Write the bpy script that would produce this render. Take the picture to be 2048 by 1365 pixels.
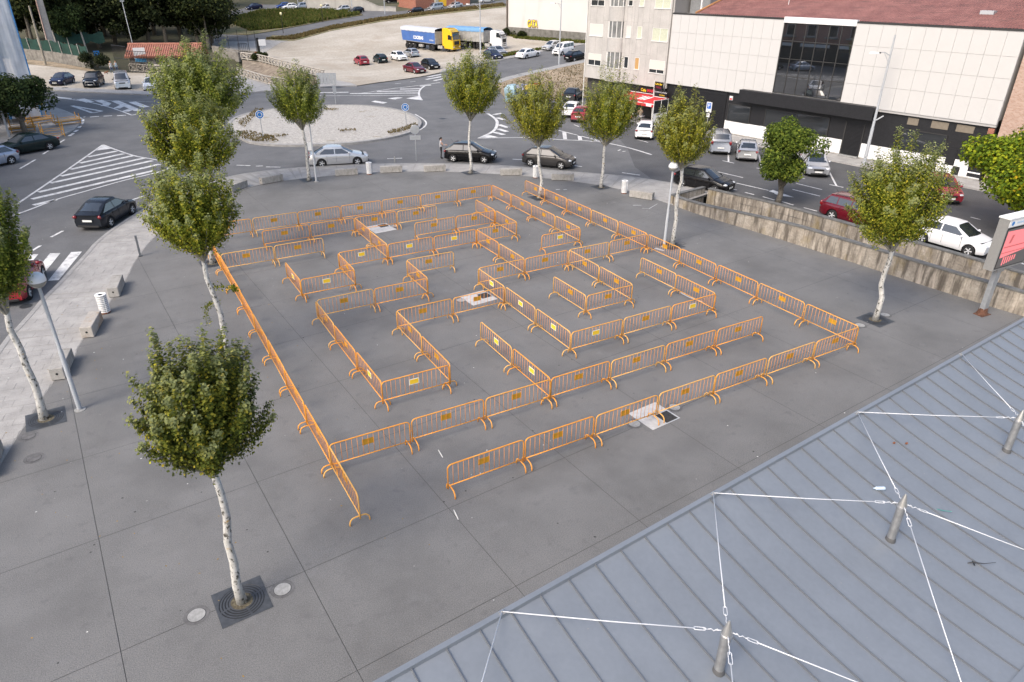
import bpy, bmesh, math, random
import numpy as np
from math import sin, cos, pi, radians, sqrt, atan2
from mathutils import Matrix, Vector
for o in list(bpy.data.objects): bpy.data.objects.remove(o)
sc = bpy.context.scene
COL = sc.collection
random.seed(7); RNG = np.random.default_rng(11)
# ------------------------------------------------------------------ camera
FPX, PITCH, ROLL, YAW, CAMH = 1380.654, 0.48076, 0.009551, 0.528684, 12.685
_fw = np.array([sin(YAW)*cos(PITCH), cos(YAW)*cos(PITCH), -sin(PITCH)])
_r0 = np.array([cos(YAW), -sin(YAW), 0.0]); _u0 = np.cross(_r0, _fw)
_rt = cos(ROLL)*_r0 + sin(ROLL)*_u0; _up = -sin(ROLL)*_r0 + cos(ROLL)*_u0
cd = bpy.data.cameras.new('camera'); cam = bpy.data.objects.new('camera', cd); COL.objects.link(cam)
cam.matrix_world = Matrix(((_rt[0], _up[0], -_fw[0], 0), (_rt[1], _up[1], -_fw[1], 0), (_rt[2], _up[2], -_fw[2], CAMH), (0, 0, 0, 1)))
cd.sensor_width = 36; cd.lens = FPX/2048*36; cd.clip_end = 2000; cd.clip_start = 0.1
sc.camera = cam
# ------------------------------------------------------------------ sky, sun, exposure
SUN_EL, SUN_AZ = radians(46), radians(250)      # veiled sun from the left, a little behind us
wd = bpy.data.worlds.new('World'); sc.world = wd; wd.use_nodes = True
_n = wd.node_tree.nodes; _l = wd.node_tree.links
sky = _n.new('ShaderNodeTexSky'); sky.sky_type = 'NISHITA'; sky.sun_disc = False
sky.sun_elevation = SUN_EL; sky.sun_rotation = SUN_AZ
sky.air_density = 1.0; sky.dust_density = 4.0; sky.ozone_density = 0.6
_l.new(sky.outputs[0], _n['Background'].inputs[0]); _n['Background'].inputs[1].default_value = 0.15
sl = bpy.data.lights.new('sun', 'SUN'); sl.energy = 0.9; sl.angle = radians(24); sl.color = (1.0, 0.95, 0.88)
so = bpy.data.objects.new('sun', sl); COL.objects.link(so)
so.rotation_euler = Vector((-sin(SUN_AZ)*cos(SUN_EL), -cos(SUN_AZ)*cos(SUN_EL), -sin(SUN_EL))).to_track_quat('-Z', 'Y').to_euler()
sc.view_settings.view_transform = 'Standard'; sc.view_settings.look = 'None'
sc.view_settings.exposure = 0.93; sc.view_settings.gamma = 1.0; sc.view_settings.use_curve_mapping = False

# ------------------------------------------------------------------ ground heights and places
def sstep(a, b, v):
    t = min(1, max(0, (v-a)/(b-a))); return t*t*(3-2*t)
def smax(v): return 0.5*(v+sqrt(v*v+16))
def T(x, y):                                     # street level; the hill rises beyond the roundabout
    z = -0.12
    a = sstep(74, 96, y)
    if a > 0: z += 0.07*smax(x-38)*a
    b = sstep(92, 112, y)
    if b > 0: z += 0.07*smax(min(y, 330)-132)*b
    return z
def _ray(px, py):
    d = _fw*FPX + _rt*(px-1024) - _up*(py-682.5); return d/np.linalg.norm(d)
def at(px, py, z=None):                          # where a sight line meets the ground (or a level z)
    d = _ray(px, py)
    if z is not None:
        t = (z-CAMH)/d[2]; return Vector((d[0]*t, d[1]*t, z))
    t0, t = 5.0, 5.0
    while t < 900:
        if CAMH+d[2]*t <= T(d[0]*t, d[1]*t): break
        t0 = t; t *= 1.02
    for _ in range(30):
        m = (t0+t)/2
        if CAMH+d[2]*m <= T(d[0]*m, d[1]*m): t = m
        else: t0 = m
    return Vector((d[0]*t, d[1]*t, T(d[0]*t, d[1]*t)))
def g0(px, py): return at(px, py, 0.0)           # on the plaza
def height(base, py):                            # height of a vertical thing standing at base whose top shows at row py
    lo, hi = 0.0, 60.0
    for _ in range(50):
        m = (lo+hi)/2; d = np.array([base[0], base[1], base[2]+m-CAMH])
        if d@_fw > 0.3 and 682.5-FPX*(d@_up)/(d@_fw) > py: lo = m
        else: hi = m
    return lo
def depth(b): return float(np.array([b[0], b[1], b[2]-CAMH])@_fw)

# ------------------------------------------------------------------ materials
MATS = {}
def _bsdf(m): return m.node_tree.nodes['Principled BSDF']
def mat(name, col, rough=0.7, metal=0.0, var=0.0, scale=4.0, col2=None, bump=0.0, coat=0.0, world=False, spec=0.5, emit=0.0, fine=0.0, fscale=60, det=6, alpha=1.0, bscale=None):
    """plain or two-tone noisy surface"""
    if name in MATS: return MATS[name]
    m = bpy.data.materials.new(name); m.use_nodes = True; nt = m.node_tree; b = _bsdf(m); MATS[name] = m
    b.inputs['Roughness'].default_value = rough; b.inputs['Metallic'].default_value = metal
    b.inputs['Specular IOR Level'].default_value = spec
    b.inputs['Coat Weight'].default_value = coat; b.inputs['Coat Roughness'].default_value = 0.05
    b.inputs['Base Color'].default_value = (*col, 1)
    if alpha < 1: b.inputs['Alpha'].default_value = alpha
    if emit: b.inputs['Emission Color'].default_value = (*col, 1); b.inputs['Emission Strength'].default_value = emit
    if var or col2 or bump or fine:
        co = nt.nodes.new('ShaderNodeNewGeometry' if world else 'ShaderNodeTexCoord'); src = co.outputs['Position' if world else 'Object']
        if var or col2:
            nz = nt.nodes.new('ShaderNodeTexNoise'); nz.inputs['Scale'].default_value = scale; nz.inputs['Detail'].default_value = det; nz.inputs['Roughness'].default_value = 0.62
            nt.links.new(src, nz.inputs['Vector'])
            rp = nt.nodes.new('ShaderNodeValToRGB'); rp.color_ramp.elements[0].position = 0.34; rp.color_ramp.elements[1].position = 0.68
            c2 = col2 if col2 else tuple(min(1, c*(1+var)) for c in col); c1 = col if col2 else tuple(c*(1-var) for c in col)
            rp.color_ramp.elements[0].color = (*c1, 1); rp.color_ramp.elements[1].color = (*c2, 1)
            nt.links.new(nz.outputs['Fac'], rp.inputs[0]); out = rp.outputs[0]
            if fine:
                n2 = nt.nodes.new('ShaderNodeTexNoise'); n2.inputs['Scale'].default_value = fscale; n2.inputs['Detail'].default_value = 3
                nt.links.new(src, n2.inputs['Vector'])
                mr = nt.nodes.new('ShaderNodeMapRange'); mr.inputs[1].default_value = 0.3; mr.inputs[2].default_value = 0.7; mr.inputs[3].default_value = 1-fine; mr.inputs[4].default_value = 1+fine
                nt.links.new(n2.outputs['Fac'], mr.inputs[0])
                mx = nt.nodes.new('ShaderNodeVectorMath'); mx.operation = 'SCALE'
                nt.links.new(out, mx.inputs[0]); nt.links.new(mr.outputs[0], mx.inputs['Scale']); out = mx.outputs[0]
            nt.links.new(out, b.inputs['Base Color'])
        if bump:
            nb = nt.nodes.new('ShaderNodeTexNoise'); nb.inputs['Scale'].default_value = bscale or scale*6; nb.inputs['Detail'].default_value = 5
            nt.links.new(src, nb.inputs['Vector'])
            bp = nt.nodes.new('ShaderNodeBump'); bp.inputs['Strength'].default_value = bump; bp.inputs['Distance'].default_value = 0.03
            nt.links.new(nb.outputs['Fac'], bp.inputs['Height']); nt.links.new(bp.outputs[0], b.inputs['Normal'])
    return m
def layer(m, col, scale, lo, hi, stretch=None, world=True, det=4, amount=1.0, seed=0.0):
    """lay noisy stains of another colour over what m already has"""
    nt = m.node_tree; b = _bsdf(m); s = b.inputs['Base Color']
    co = nt.nodes.new('ShaderNodeNewGeometry' if world else 'ShaderNodeTexCoord'); src = co.outputs['Position' if world else 'Object']
    mp = nt.nodes.new('ShaderNodeMapping'); mp.inputs['Scale'].default_value = stretch or (1, 1, 1); mp.inputs['Location'].default_value = (seed, seed*1.7, 0)
    nt.links.new(src, mp.inputs[0])
    nz = nt.nodes.new('ShaderNodeTexNoise'); nz.inputs['Scale'].default_value = scale; nz.inputs['Detail'].default_value = det; nz.inputs['Roughness'].default_value = 0.6
    nt.links.new(mp.outputs[0], nz.inputs['Vector'])
    mr = nt.nodes.new('ShaderNodeMapRange'); mr.inputs[1].default_value = lo; mr.inputs[2].default_value = hi; mr.inputs[4].default_value = amount
    nt.links.new(nz.outputs['Fac'], mr.inputs[0])
    mx = nt.nodes.new('ShaderNodeMix'); mx.data_type = 'RGBA'
    if s.is_linked: nt.links.new(s.links[0].from_socket, mx.inputs[6])
    else: mx.inputs[6].default_value = s.default_value
    mx.inputs[7].default_value = (*col, 1); nt.links.new(mr.outputs[0], mx.inputs[0]); nt.links.new(mx.outputs[2], s)
    return m
def glassmat(name, col, rough=0.04):
    m = mat(name, col, rough=rough, spec=0.8); return m

# ------------------------------------------------------------------ mesh helpers
class MB:
    def __init__(s): s.v = []; s.f = []
    def add(s, v, f):
        n = len(s.v); s.v += [tuple(p) for p in v]; s.f += [tuple(i+n for i in q) for q in f]; return s
    def box(s, x0, x1, y0, y1, z0, z1):
        return s.add([(x0,y0,z0),(x1,y0,z0),(x1,y1,z0),(x0,y1,z0),(x0,y0,z1),(x1,y0,z1),(x1,y1,z1),(x0,y1,z1)],
                     [(0,3,2,1),(4,5,6,7),(0,1,5,4),(1,2,6,5),(2,3,7,6),(3,0,4,7)])
    def bbox(s, x0, x1, y0, y1, z0, z1, b=0.02):     # box with chamfered top and vertical edges
        def ring(i, z): return [(x0+i,y0+i*0,z),(x1-i,y0,z),(x1,y0+i,z),(x1,y1-i,z),(x1-i,y1,z),(x0+i,y1,z),(x0,y1-i,z),(x0,y0+i,z)]
        a = [(x0+b,y0,z0),(x1-b,y0,z0),(x1,y0+b,z0),(x1,y1-b,z0),(x1-b,y1,z0),(x0+b,y1,z0),(x0,y1-b,z0),(x0,y0+b,z0)]
        m = [(p[0],p[1],z1-b) for p in a]; cx, cy = (x0+x1)/2, (y0+y1)/2
        t = [(p[0]-b*(1 if p[0]>cx else -1), p[1]-b*(1 if p[1]>cy else -1), z1) for p in a]
        f = []
        for k in (0, 8):
            for i in range(8): j = (i+1) % 8; f.append((k+i, k+j, k+8+j, k+8+i))
        f.append(tuple(range(16, 24))); f.append(tuple(range(7, -1, -1)))
        return s.add(a+m+t, f)
    def tube(s, pts, r, n=8, caps=True):
        pts = [Vector(p) for p in pts]; rs = r if isinstance(r, (list, tuple)) else [r]*len(pts); V = []; F = []
        up = None
        for i, p in enumerate(pts):
            d = (pts[min(i+1, len(pts)-1)]-pts[max(i-1, 0)]).normalized()
            if up is None: up = Vector((0,0,1)) if abs(d.z) < 0.95 else Vector((1,0,0))
            a = d.cross(up)
            if a.length < 1e-4: a = d.cross(Vector((0.3,1,0.1)))
            a.normalize(); b = a.cross(d).normalized(); up = b
            V += [p+(a*cos(2*pi*k/n)+b*sin(2*pi*k/n))*rs[i] for k in range(n)]
        for i in range(len(pts)-1):
            for k in range(n): F.append((i*n+k, i*n+(k+1) % n, (i+1)*n+(k+1) % n, (i+1)*n+k))
        if caps: F.append(tuple(range(n-1, -1, -1))); F.append(tuple((len(pts)-1)*n+k for k in range(n)))
        return s.add(V, F)
    def lathe(s, prof, n=16, c=(0,0,0), axis='z', caps=True):
        V = []; F = []
        for (r, z) in prof:
            for k in range(n):
                a = 2*pi*k/n; p = (r*cos(a), r*sin(a), z)
                if axis == 'y': p = (p[0], p[2], p[1])
                if axis == 'x': p = (p[2], p[0], p[1])
                V.append((p[0]+c[0], p[1]+c[1], p[2]+c[2]))
        m = len(prof)
        for i in range(m-1):
            for k in range(n): F.append((i*n+k, i*n+(k+1) % n, (i+1)*n+(k+1) % n, (i+1)*n+k))
        if caps: F.append(tuple(range(n-1, -1, -1))); F.append(tuple((m-1)*n+k for k in range(n)))
        return s.add(V, F)
    def ball(s, c, r, nu=12, nv=8):
        rx, ry, rz = r if isinstance(r, (list, tuple)) else (r, r, r)
        return s.add(*_ball(c, rx, ry, rz, nu, nv))
    def prism(s, poly, z0, z1):
        n = len(poly); A = sum(poly[i][0]*poly[(i+1) % n][1]-poly[(i+1) % n][0]*poly[i][1] for i in range(n))
        if A < 0: poly = poly[::-1]
        V = [(p[0], p[1], z0) for p in poly]+[(p[0], p[1], z1) for p in poly]
        F = [tuple(range(n-1, -1, -1)), tuple(range(n, 2*n))]+[(i, (i+1) % n, n+(i+1) % n, n+i) for i in range(n)]
        return s.add(V, F)
    def quad(s, a, b, c, d): return s.add([a, b, c, d], [(0,1,2,3)])
    def xf(s, M): s.v = [tuple(M@Vector(p)) for p in s.v]; return s
    def mesh(s, name, m=None, smooth=False):
        me = bpy.data.meshes.new(name); me.from_pydata(s.v, [], s.f); me.update()
        if m: me.materials.append(m)
        if smooth: me.polygons.foreach_set('use_smooth', [True]*len(me.polygons))
        return me
    def build(s, name, m, parent=None, loc=None, rz=0, smooth=False, sharp=None):
        me = s.mesh(name, m, smooth)
        if smooth and sharp: me.set_sharp_from_angle(angle=radians(sharp))
        return ob(name, me, parent, loc, rz)
def _ball(c, rx, ry, rz, nu, nv):
    V = [(c[0], c[1], c[2]+rz)]; F = []
    for i in range(1, nv):
        p = pi*i/nv
        for k in range(nu): q = 2*pi*k/nu; V.append((c[0]+rx*sin(p)*cos(q), c[1]+ry*sin(p)*sin(q), c[2]+rz*cos(p)))
    V.append((c[0], c[1], c[2]-rz)); L = len(V)-1
    for k in range(nu): F.append((0, 1+k, 1+(k+1) % nu)); F.append((L, 1+(nv-2)*nu+(k+1) % nu, 1+(nv-2)*nu+k))
    for i in range(nv-2):
        for k in range(nu): a = 1+i*nu; F.append((a+k, a+nu+k, a+nu+(k+1) % nu, a+(k+1) % nu))
    return V, F
def ob(name, me, parent=None, loc=None, rz=0):
    o = bpy.data.objects.new(name, me); COL.objects.link(o)
    if parent: o.parent = parent
    if loc is not None: o.location = loc
    if rz: o.rotation_euler = (0, 0, rz)
    return o
def tag(o, label=None, cat=None, group=None, kind=None):
    if label: o['label'] = label
    if cat: o['category'] = cat
    if group: o['group'] = group
    if kind: o['kind'] = kind
    return o
def thing(name, label, cat, loc=(0,0,0), rz=0, group=None):
    return tag(ob(name, None, None, loc, rz), label, cat, group)
def text(s, size, parent, loc, rot, m, name='lettering', bold=0.0, sx=1.0, extr=0.004):
    c = bpy.data.curves.new(name, 'FONT'); c.body = s; c.size = size; c.align_x = 'CENTER'; c.align_y = 'CENTER'; c.extrude = extr; c.offset = bold; c.resolution_u = 3
    t = bpy.data.objects.new(name, c); COL.objects.link(t)
    dg = bpy.context.evaluated_depsgraph_get(); me = bpy.data.meshes.new_from_object(t.evaluated_get(dg)); bpy.data.objects.remove(t)
    me.materials.clear(); me.materials.append(m)
    o = ob(name, me, parent, loc); o.rotation_euler = rot; o.scale = (sx, 1, 1); return o
def w2(p): return (p[0], p[1])
def sheet(name, poly, m, dz=0.0, kind='structure', skirt=0.0, grid=4.0, flat=False, parent=None, zf=None):
    """a ground sheet over a 2-D outline that follows the land; skirt gives it kerb sides"""
    bm = bmesh.new(); vs = [bm.verts.new((p[0], p[1], 0)) for p in poly]; f = bm.faces.new(vs); f.normal_update()
    if f.normal.z < 0: f.normal_flip()
    if not flat:
        xs = [p[0] for p in poly]; ys = [p[1] for p in poly]
        if max(ys) > 70:
            for ax, lo, hi in ((0, min(xs), max(xs)), (1, max(min(ys), 70), max(ys))):
                k = math.floor(lo/grid)*grid+grid
                while k < hi:
                    co = [0, 0, 0]; no = [0, 0, 0]; co[ax] = k; no[ax] = 1
                    bmesh.ops.bisect_plane(bm, geom=bm.verts[:]+bm.edges[:]+bm.faces[:], plane_co=co, plane_no=no, dist=1e-5); k += grid
    for v in bm.verts: v.co.z = (zf or T)(v.co.x, v.co.y)+dz if not flat else dz
    if skirt:
        es = [e for e in bm.edges if len(e.link_faces) == 1]
        r = bmesh.ops.extrude_edge_only(bm, edges=es)
        for v in r['geom']:
            if isinstance(v, bmesh.types.BMVert): v.co.z -= skirt
    bmesh.ops.recalc_face_normals(bm, faces=bm.faces[:])
    me = bpy.data.meshes.new(name); bm.to_mesh(me); bm.free(); me.materials.append(m)
    up = sum(p.normal.z*p.area for p in me.polygons)
    if up < 0: me.flip_normals()
    o = ob(name, me, parent)
    if kind and not parent: o['kind'] = kind
    return o
def clip_poly(poly, a, b):                             # keep what lies left of a->b
    out = []
    for i in range(len(poly)):
        p, q = poly[i], poly[(i+1) % len(poly)]
        sp = (b[0]-a[0])*(p[1]-a[1])-(b[1]-a[1])*(p[0]-a[0]); sq = (b[0]-a[0])*(q[1]-a[1])-(b[1]-a[1])*(q[0]-a[0])
        if sp >= 0: out.append(p)
        if sp*sq < 0: t = sp/(sp-sq); out.append((p[0]+(q[0]-p[0])*t, p[1]+(q[1]-p[1])*t))
    return out
def smooth_line(pts, n=6):                             # Catmull-Rom
    out = []; P = [Vector(p[:2]) for p in pts]
    for i in range(len(P)-1):
        a, b, c, d = P[max(i-1, 0)], P[i], P[i+1], P[min(i+2, len(P)-1)]
        for k in range(n):
            t = k/n; out.append(tuple(0.5*((2*b)+(c-a)*t+(2*a-5*b+4*c-d)*t*t+(3*b-a-3*c+d)*t**3)))
    out.append(tuple(P[-1])); return out
ORD = ['zeroth','first','second','third','fourth','fifth','sixth','seventh','eighth','ninth','tenth','eleventh','twelfth']
# ================================================================== SETTING: ground, road, plaza
M_asph = mat('asphalt', (0.122,0.124,0.127), 0.9, var=0.16, scale=0.35, world=True, fine=0.22, fscale=38, bump=0.25, bscale=45)
layer(M_asph, (0.085,0.085,0.089), 0.22, 0.56, 0.74, stretch=(1,0.25,1), amount=0.5)
layer(M_asph, (0.18,0.18,0.183), 0.5, 0.60, 0.75, amount=0.35, seed=9)
M_asphnew = mat('asphalt_dark', (0.045,0.045,0.048), 0.9, var=0.14, scale=0.6, world=True, fine=0.2, fscale=38)
M_slab = mat('plaza_concrete', (0.153,0.152,0.149), 0.86, var=0.11, scale=0.45, world=True, fine=0.30, fscale=42, bump=0.25, bscale=60)
layer(M_slab, (0.099,0.098,0.096), 0.24, 0.50, 0.72, amount=0.7, seed=3)
layer(M_slab, (0.20,0.20,0.203), 1.1, 0.62, 0.80, amount=0.5, seed=21)
layer(M_slab, (0.105,0.104,0.105), 2.6, 0.58, 0.72, amount=0.5, seed=41)
layer(M_slab, (0.27,0.27,0.268), 55, 0.60, 0.76, amount=0.40, det=2)
layer(M_slab, (0.045,0.045,0.046), 47, 0.58, 0.74, amount=0.45, det=2, seed=13)
layer(M_asph, (0.22,0.22,0.22), 50, 0.60, 0.76, amount=0.35, det=2)
layer(M_asph, (0.04,0.04,0.04), 44, 0.58, 0.74, amount=0.40, det=2, seed=13)
M_joint = mat('joint_filler', (0.062,0.062,0.062), 0.95)
M_paver = mat('pavement_granite', (0.33,0.32,0.305), 0.85, var=0.16, scale=1.2, world=True, fine=0.16, fscale=30, bump=0.15)
layer(M_paver, (0.22,0.213,0.205), 0.5, 0.55, 0.75, amount=0.6)
M_pavjoint = mat('paver_joint', (0.28,0.272,0.258), 0.95)
M_kerb = mat('kerb_stone', (0.30,0.295,0.285), 0.85, var=0.18, scale=2.5, world=True)
M_white = mat('road_paint', (0.66,0.66,0.65), 0.7, var=0.1, scale=3, world=True)
layer(M_white, (0.19,0.19,0.192), 4.0, 0.50, 0.68, amount=0.75, det=10)
layer(M_white, (0.36,0.36,0.36), 0.8, 0.45, 0.65, amount=0.6, seed=3)
M_dirt = mat('dirt_lot', (0.325,0.288,0.232), 0.95, col2=(0.435,0.398,0.34), scale=0.10, world=True, fine=0.16, fscale=3.0)
layer(M_dirt, (0.29,0.235,0.17), 0.16, 0.54, 0.72, stretch=(1,0.35,1), amount=0.55)
layer(M_dirt, (0.54,0.50,0.44), 0.3, 0.58, 0.72, stretch=(0.3,1,1), amount=0.6, seed=5)
M_grassg = mat('grass_soil', (0.10,0.115,0.035), 0.95, col2=(0.26,0.205,0.12), scale=0.35, world=True, fine=0.4, fscale=4)
M_plot = mat('dry_plot', (0.16,0.125,0.075), 0.95, col2=(0.36,0.285,0.20), scale=0.45, world=True, fine=0.35, fscale=4)
M_field = mat('ground_soil', (0.055,0.06,0.03), 0.95, col2=(0.10,0.09,0.055), scale=0.3, world=True)
M_gravel = mat('white_gravel', (0.30,0.283,0.255), 0.95, col2=(0.46,0.44,0.405), scale=3.5, world=True, fine=0.30, fscale=14, bump=0.6, bscale=18)
layer(M_gravel, (0.20,0.175,0.10), 0.35, 0.60, 0.68, amount=0.9, det=8)
M_conc = mat('old_concrete', (0.36,0.345,0.32), 0.9, var=0.2, scale=1.5, fine=0.15, fscale=20)
layer(M_conc, (0.16,0.15,0.135), 1.2, 0.55, 0.75, stretch=(1,1,0.4), world=False, amount=0.7)
M_steel = mat('galvanised_steel', (0.42,0.44,0.46), 0.5, 0.6, var=0.1, scale=6)
M_greyp = mat('grey_paint', (0.40,0.42,0.44), 0.5, var=0.05, scale=5)
M_black = mat('black_paint', (0.012,0.012,0.013), 0.5)
M_dark = mat('dark_iron', (0.045,0.05,0.056), 0.55, 0.3, var=0.2, scale=8)
M_whitep = mat('white_paint', (0.78,0.78,0.77), 0.55, var=0.04, scale=4)

kerb_px = [(9,680),(32,656),(67,617),(86,595),(122,560),(175,502),(190,485),(225,457),(297,412),(385,374),(450,355),(512,344),(600,335),(740,328),(870,327),(1020,332),(1100,340),(1250,352),(1345,366),(1420,378)]
KW = [(-7.2,20.0),(-6.0,26.5)]+[w2(g0(*p)) for p in kerb_px]; KERB = smooth_line(KW, 4)
IW = [(-6.3,14.0),(-5.2,19.5)]+[w2(g0(*p)) for p in [(26,889),(55,845),(75,812),(100,775),(150,712),(165,682),(252,560),(272,522),(315,470),(400,410),(512,372),(569,362),(632,355),(720,347),(812,344),(887,344),(1000,349),(1043,352),(1149,364),(1214,374),(1274,387)]]+[(30.75,32.3)]
INNER = smooth_line(IW, 4)
NW = [(30.75,32.3),(30.75,30.6),(30.95,28.7),(31.3,26.2),(31.6,23.7),(31.8,21.5),(32.05,18.8),(32.25,16.3),(32.6,13.2),(33.0,11.0),(33.8,4.0),(34.6,-6.0)]
FW = [(34.6,33.2),(34.85,32.0),(35.7,28.8),(36.1,25.4),(36.35,22.7),(36.7,19.2),(36.95,15.8),(37.1,12.0),(37.6,4.0),(38.2,-6.0)]
FAe = Vector((0.1485,-0.9889)); FA0 = Vector((51.49,48.38)); FAr = atan2(FAe.y, FAe.x)
def fac(s, d=0.0): p = FA0+FAe*s+Vector((FAe.y, -FAe.x))*d; return (p.x, p.y)     # d metres in front of the facade line
# natural ground to the horizon
def canal_dip(x, y):
    q = [(18.5,136),(25,136),(27.5,131),(29,117),(29.8,108),(24.2,95.5),(22.4,95.8),(20.2,105),(19.2,115)]; c = False
    for (x0, y0), (x1, y1) in zip(q, q[1:]+q[:1]):
        if (y0 > y) != (y1 > y) and x < (x1-x0)*(y-y0)/(y1-y0)+x0: c = not c
    return 4.0 if c else 0
xs = sorted(set([-900,-500,-300,-200]+list(range(-120,204,4))+[260,400,700,1000])); ys = sorted(set([-300,-120,-60]+list(range(-32,404,4))+[500,700,1000]))
gb = MB(); idx = {}
for j, y in enumerate(ys):
    for i, x in enumerate(xs): idx[i, j] = len(gb.v); gb.v.append((x, y, T(x, y)-0.09-canal_dip(x, y)))
for j in range(len(ys)-1):
    for i in range(len(xs)-1):
        if 28 <= xs[i] < 40 and -12 <= ys[j] < 36: continue
        gb.f.append((idx[i,j], idx[i+1,j], idx[i+1,j+1], idx[i,j+1]))
tag(gb.build('ground', M_field), kind='structure')
# road
FARK = [(107,182),(200,187),(295,191),(390,192),(485,188),(534,184),(636,176),(714,173),(760,166),(840,155),(880,147),(940,135),(1001,122),(1084,105),(1170,90)]
FARKW = [w2(at(*p)) for p in FARK]
road_poly = [(-120,-20),(36,-20)]+[p for p in NW[::-1]]+FW+[(38.6,-20),(100,-20),(100,80),w2(at(1260,80))]+FARKW[::-1]+[w2(at(0,176)),(-120,120)]
road = sheet('road', road_poly, M_asph, 0.0)
sheet('side_street', [(p[0]+0.3,p[1]) for p in FW[::-1]]+[(34.7,34.6),(33.9,37.6),(35.5,42),(39.5,48),(43.5,56),(45.6,62)]+[fac(s_,2.42) for s_ in (-12,0,20,45,60)]+[(39,-12)], mat('asphalt_side', (0.082,0.083,0.086), 0.9, var=0.14, scale=0.5, world=True, fine=0.22, fscale=38, bump=0.25, bscale=45), 0.005)
def P2(pts, z=None): return [w2(at(*p)) if z is None else w2(at(p[0], p[1], z)) for p in pts]
def mark_line(pts, w=0.15, px=True, dz=0.012):
    P = [Vector(p) for p in (P2(pts) if px else pts)]; L = []; R = []
    for i, p in enumerate(P):
        d = (P[min(i+1, len(P)-1)]-P[max(i-1, 0)]).normalized(); n = Vector((-d.y, d.x))*w/2; L.append(tuple(p+n)); R.append(tuple(p-n))
    for i in range(len(P)-1): mark_poly([L[i], L[i+1], R[i+1], R[i]], dz, False) if len(P) < 3 else None
    if len(P) > 2: mark_poly(L+R[::-1], dz, False)
def mark_poly(pts, dz=0.012, px=True):
    sheet('road_marking', P2(pts) if px else pts, M_white, dz, parent=road)
# hatched nose island on the left
for L_ in [[(206,290),(135,340),(62,390),(-10,438)],[(206,290),(226,298),(268,312),(300,318),(345,327)],[(345,330),(327,342),(250,361),(175,382),(112,400),(62,419),(20,434)]]: mark_line(smooth_line(P2(L_), 4), 0.17, False)
for a, b in [((233,303),(176,314.5)),((247.6,308),(160,327)),((266,312),(141,339.5)),((288,317),(122,353)),((305,322),(101,367)),((320,329),(77,385)),((307,342),(64,399)),((112,400),(67,411))]: mark_line([a, b], 0.42)
mark_poly([(206,291.5),(192,302),(222,298)])
for a, b in [((129,280),(113,290)),((97,302),(86,309)),((71,320),(40,338)),((287,393),(267,399.5)),((126,462.5),(102,475)),((81,492),(60,505)),((774.5,318),(804.5,317)),((532,334.5),(561,335)),((512,333),(526,332.5)),((473,331),(501,332)),((1244,346),(1280,351)),((1025,319),(1045,320)),((1149,332),(1164,334))]: mark_line([a, b], 0.16)
for q in [[(142.5,505),(164,504),(117.5,561),(96,562.5)],[(100,507.5),(121,507),(74.5,564.5),(53.5,565)],[(57,510),(77,509),(30,567),(10,568)],[(14,512),(34,511.5),(-13,570),(-33,571)]]: mark_poly(q)
# entry from the upper left
mark_line(smooth_line(P2([(113,196),(146,200),(183,206),(225,217),(264,231)]), 3), 0.2, False); mark_line([(264,231),(284,226.5),(330,222)], 0.18); mark_line([(146,198.5),(277,204),(330,205)], 0.13)
for a, b, w_ in [((161,198.5),(181,205),0.9),((196,201),(215,208),0.8),((215,208),(209,212.5),0.8),((230,202.5),(277,222),0.8),((248,210.5),(233,217.5),0.8),((263.5,218.5),(250,223.7),0.8),((264,204.6),(292,215),0.8)]: mark_line([a, b], w_)
mark_poly([(110,193.5),(145,197.3),(140,199.8),(112,195.5)])
for a, b in [((143.5,212),(204,223)),((204,223),(185,226.5)),((185,226.5),(143.5,212))]: mark_line([a, b], 0.33)
for a, b in [((166.5,234.7),(171,234.5)),((180,234.7),(198,233.5)),((207,233),(224,232)),((234,232),(252,231))]: mark_line([a, b], 0.35)
for a, b in [((165.5,239),(165.5,243.5)),((165.5,245.7),(162.5,249.4)),((160.4,253),(157.5,256.7)),((155.3,260.4),(148.7,264.7)),((147.2,267),(138.4,272.8))]: mark_line([a, b], 0.28)
mark_line(smooth_line(P2([(94,211),(120,219),(145,229),(164,238)]), 4), 0.2, False)
# splitter beyond the roundabout
for L_ in [[(720,187.5),(790,177),(880,165.6)],[(637,192),(720,192),(836,191)]]: mark_line(L_, 0.2)
for a, b in [((754,183.5),(837,182.3)),((700,187.8),(838,186.5)),((800,178.8),(842,178)),((637,186),(697,185)),((840,173),(862,170.5)),((600,190.5),(634,190.5))]: mark_line([a, b], 0.55)
mark_line(smooth_line(P2([(850,172),(841,179),(838,186),(839,194),(844,201)]), 3), 0.25, False); mark_poly([(812,197.5),(844,201.2),(837.5,192.5)])
for a, b in [((790,168),(802,167)),((821,164.3),(831,163.2))]: mark_line([a, b], 0.2)
for a, b in [((856,154.5),(884,149)),((852,159.5),(884,153.5)),((868,162),(892,157))]: mark_line([a, b], 0.6)
for q in [[(742,204),(750,202),(775,205.5),(766,208)],[(775,197.5),(795,195),(806,196),(790,199.5)]]: mark_poly(q)
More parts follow.
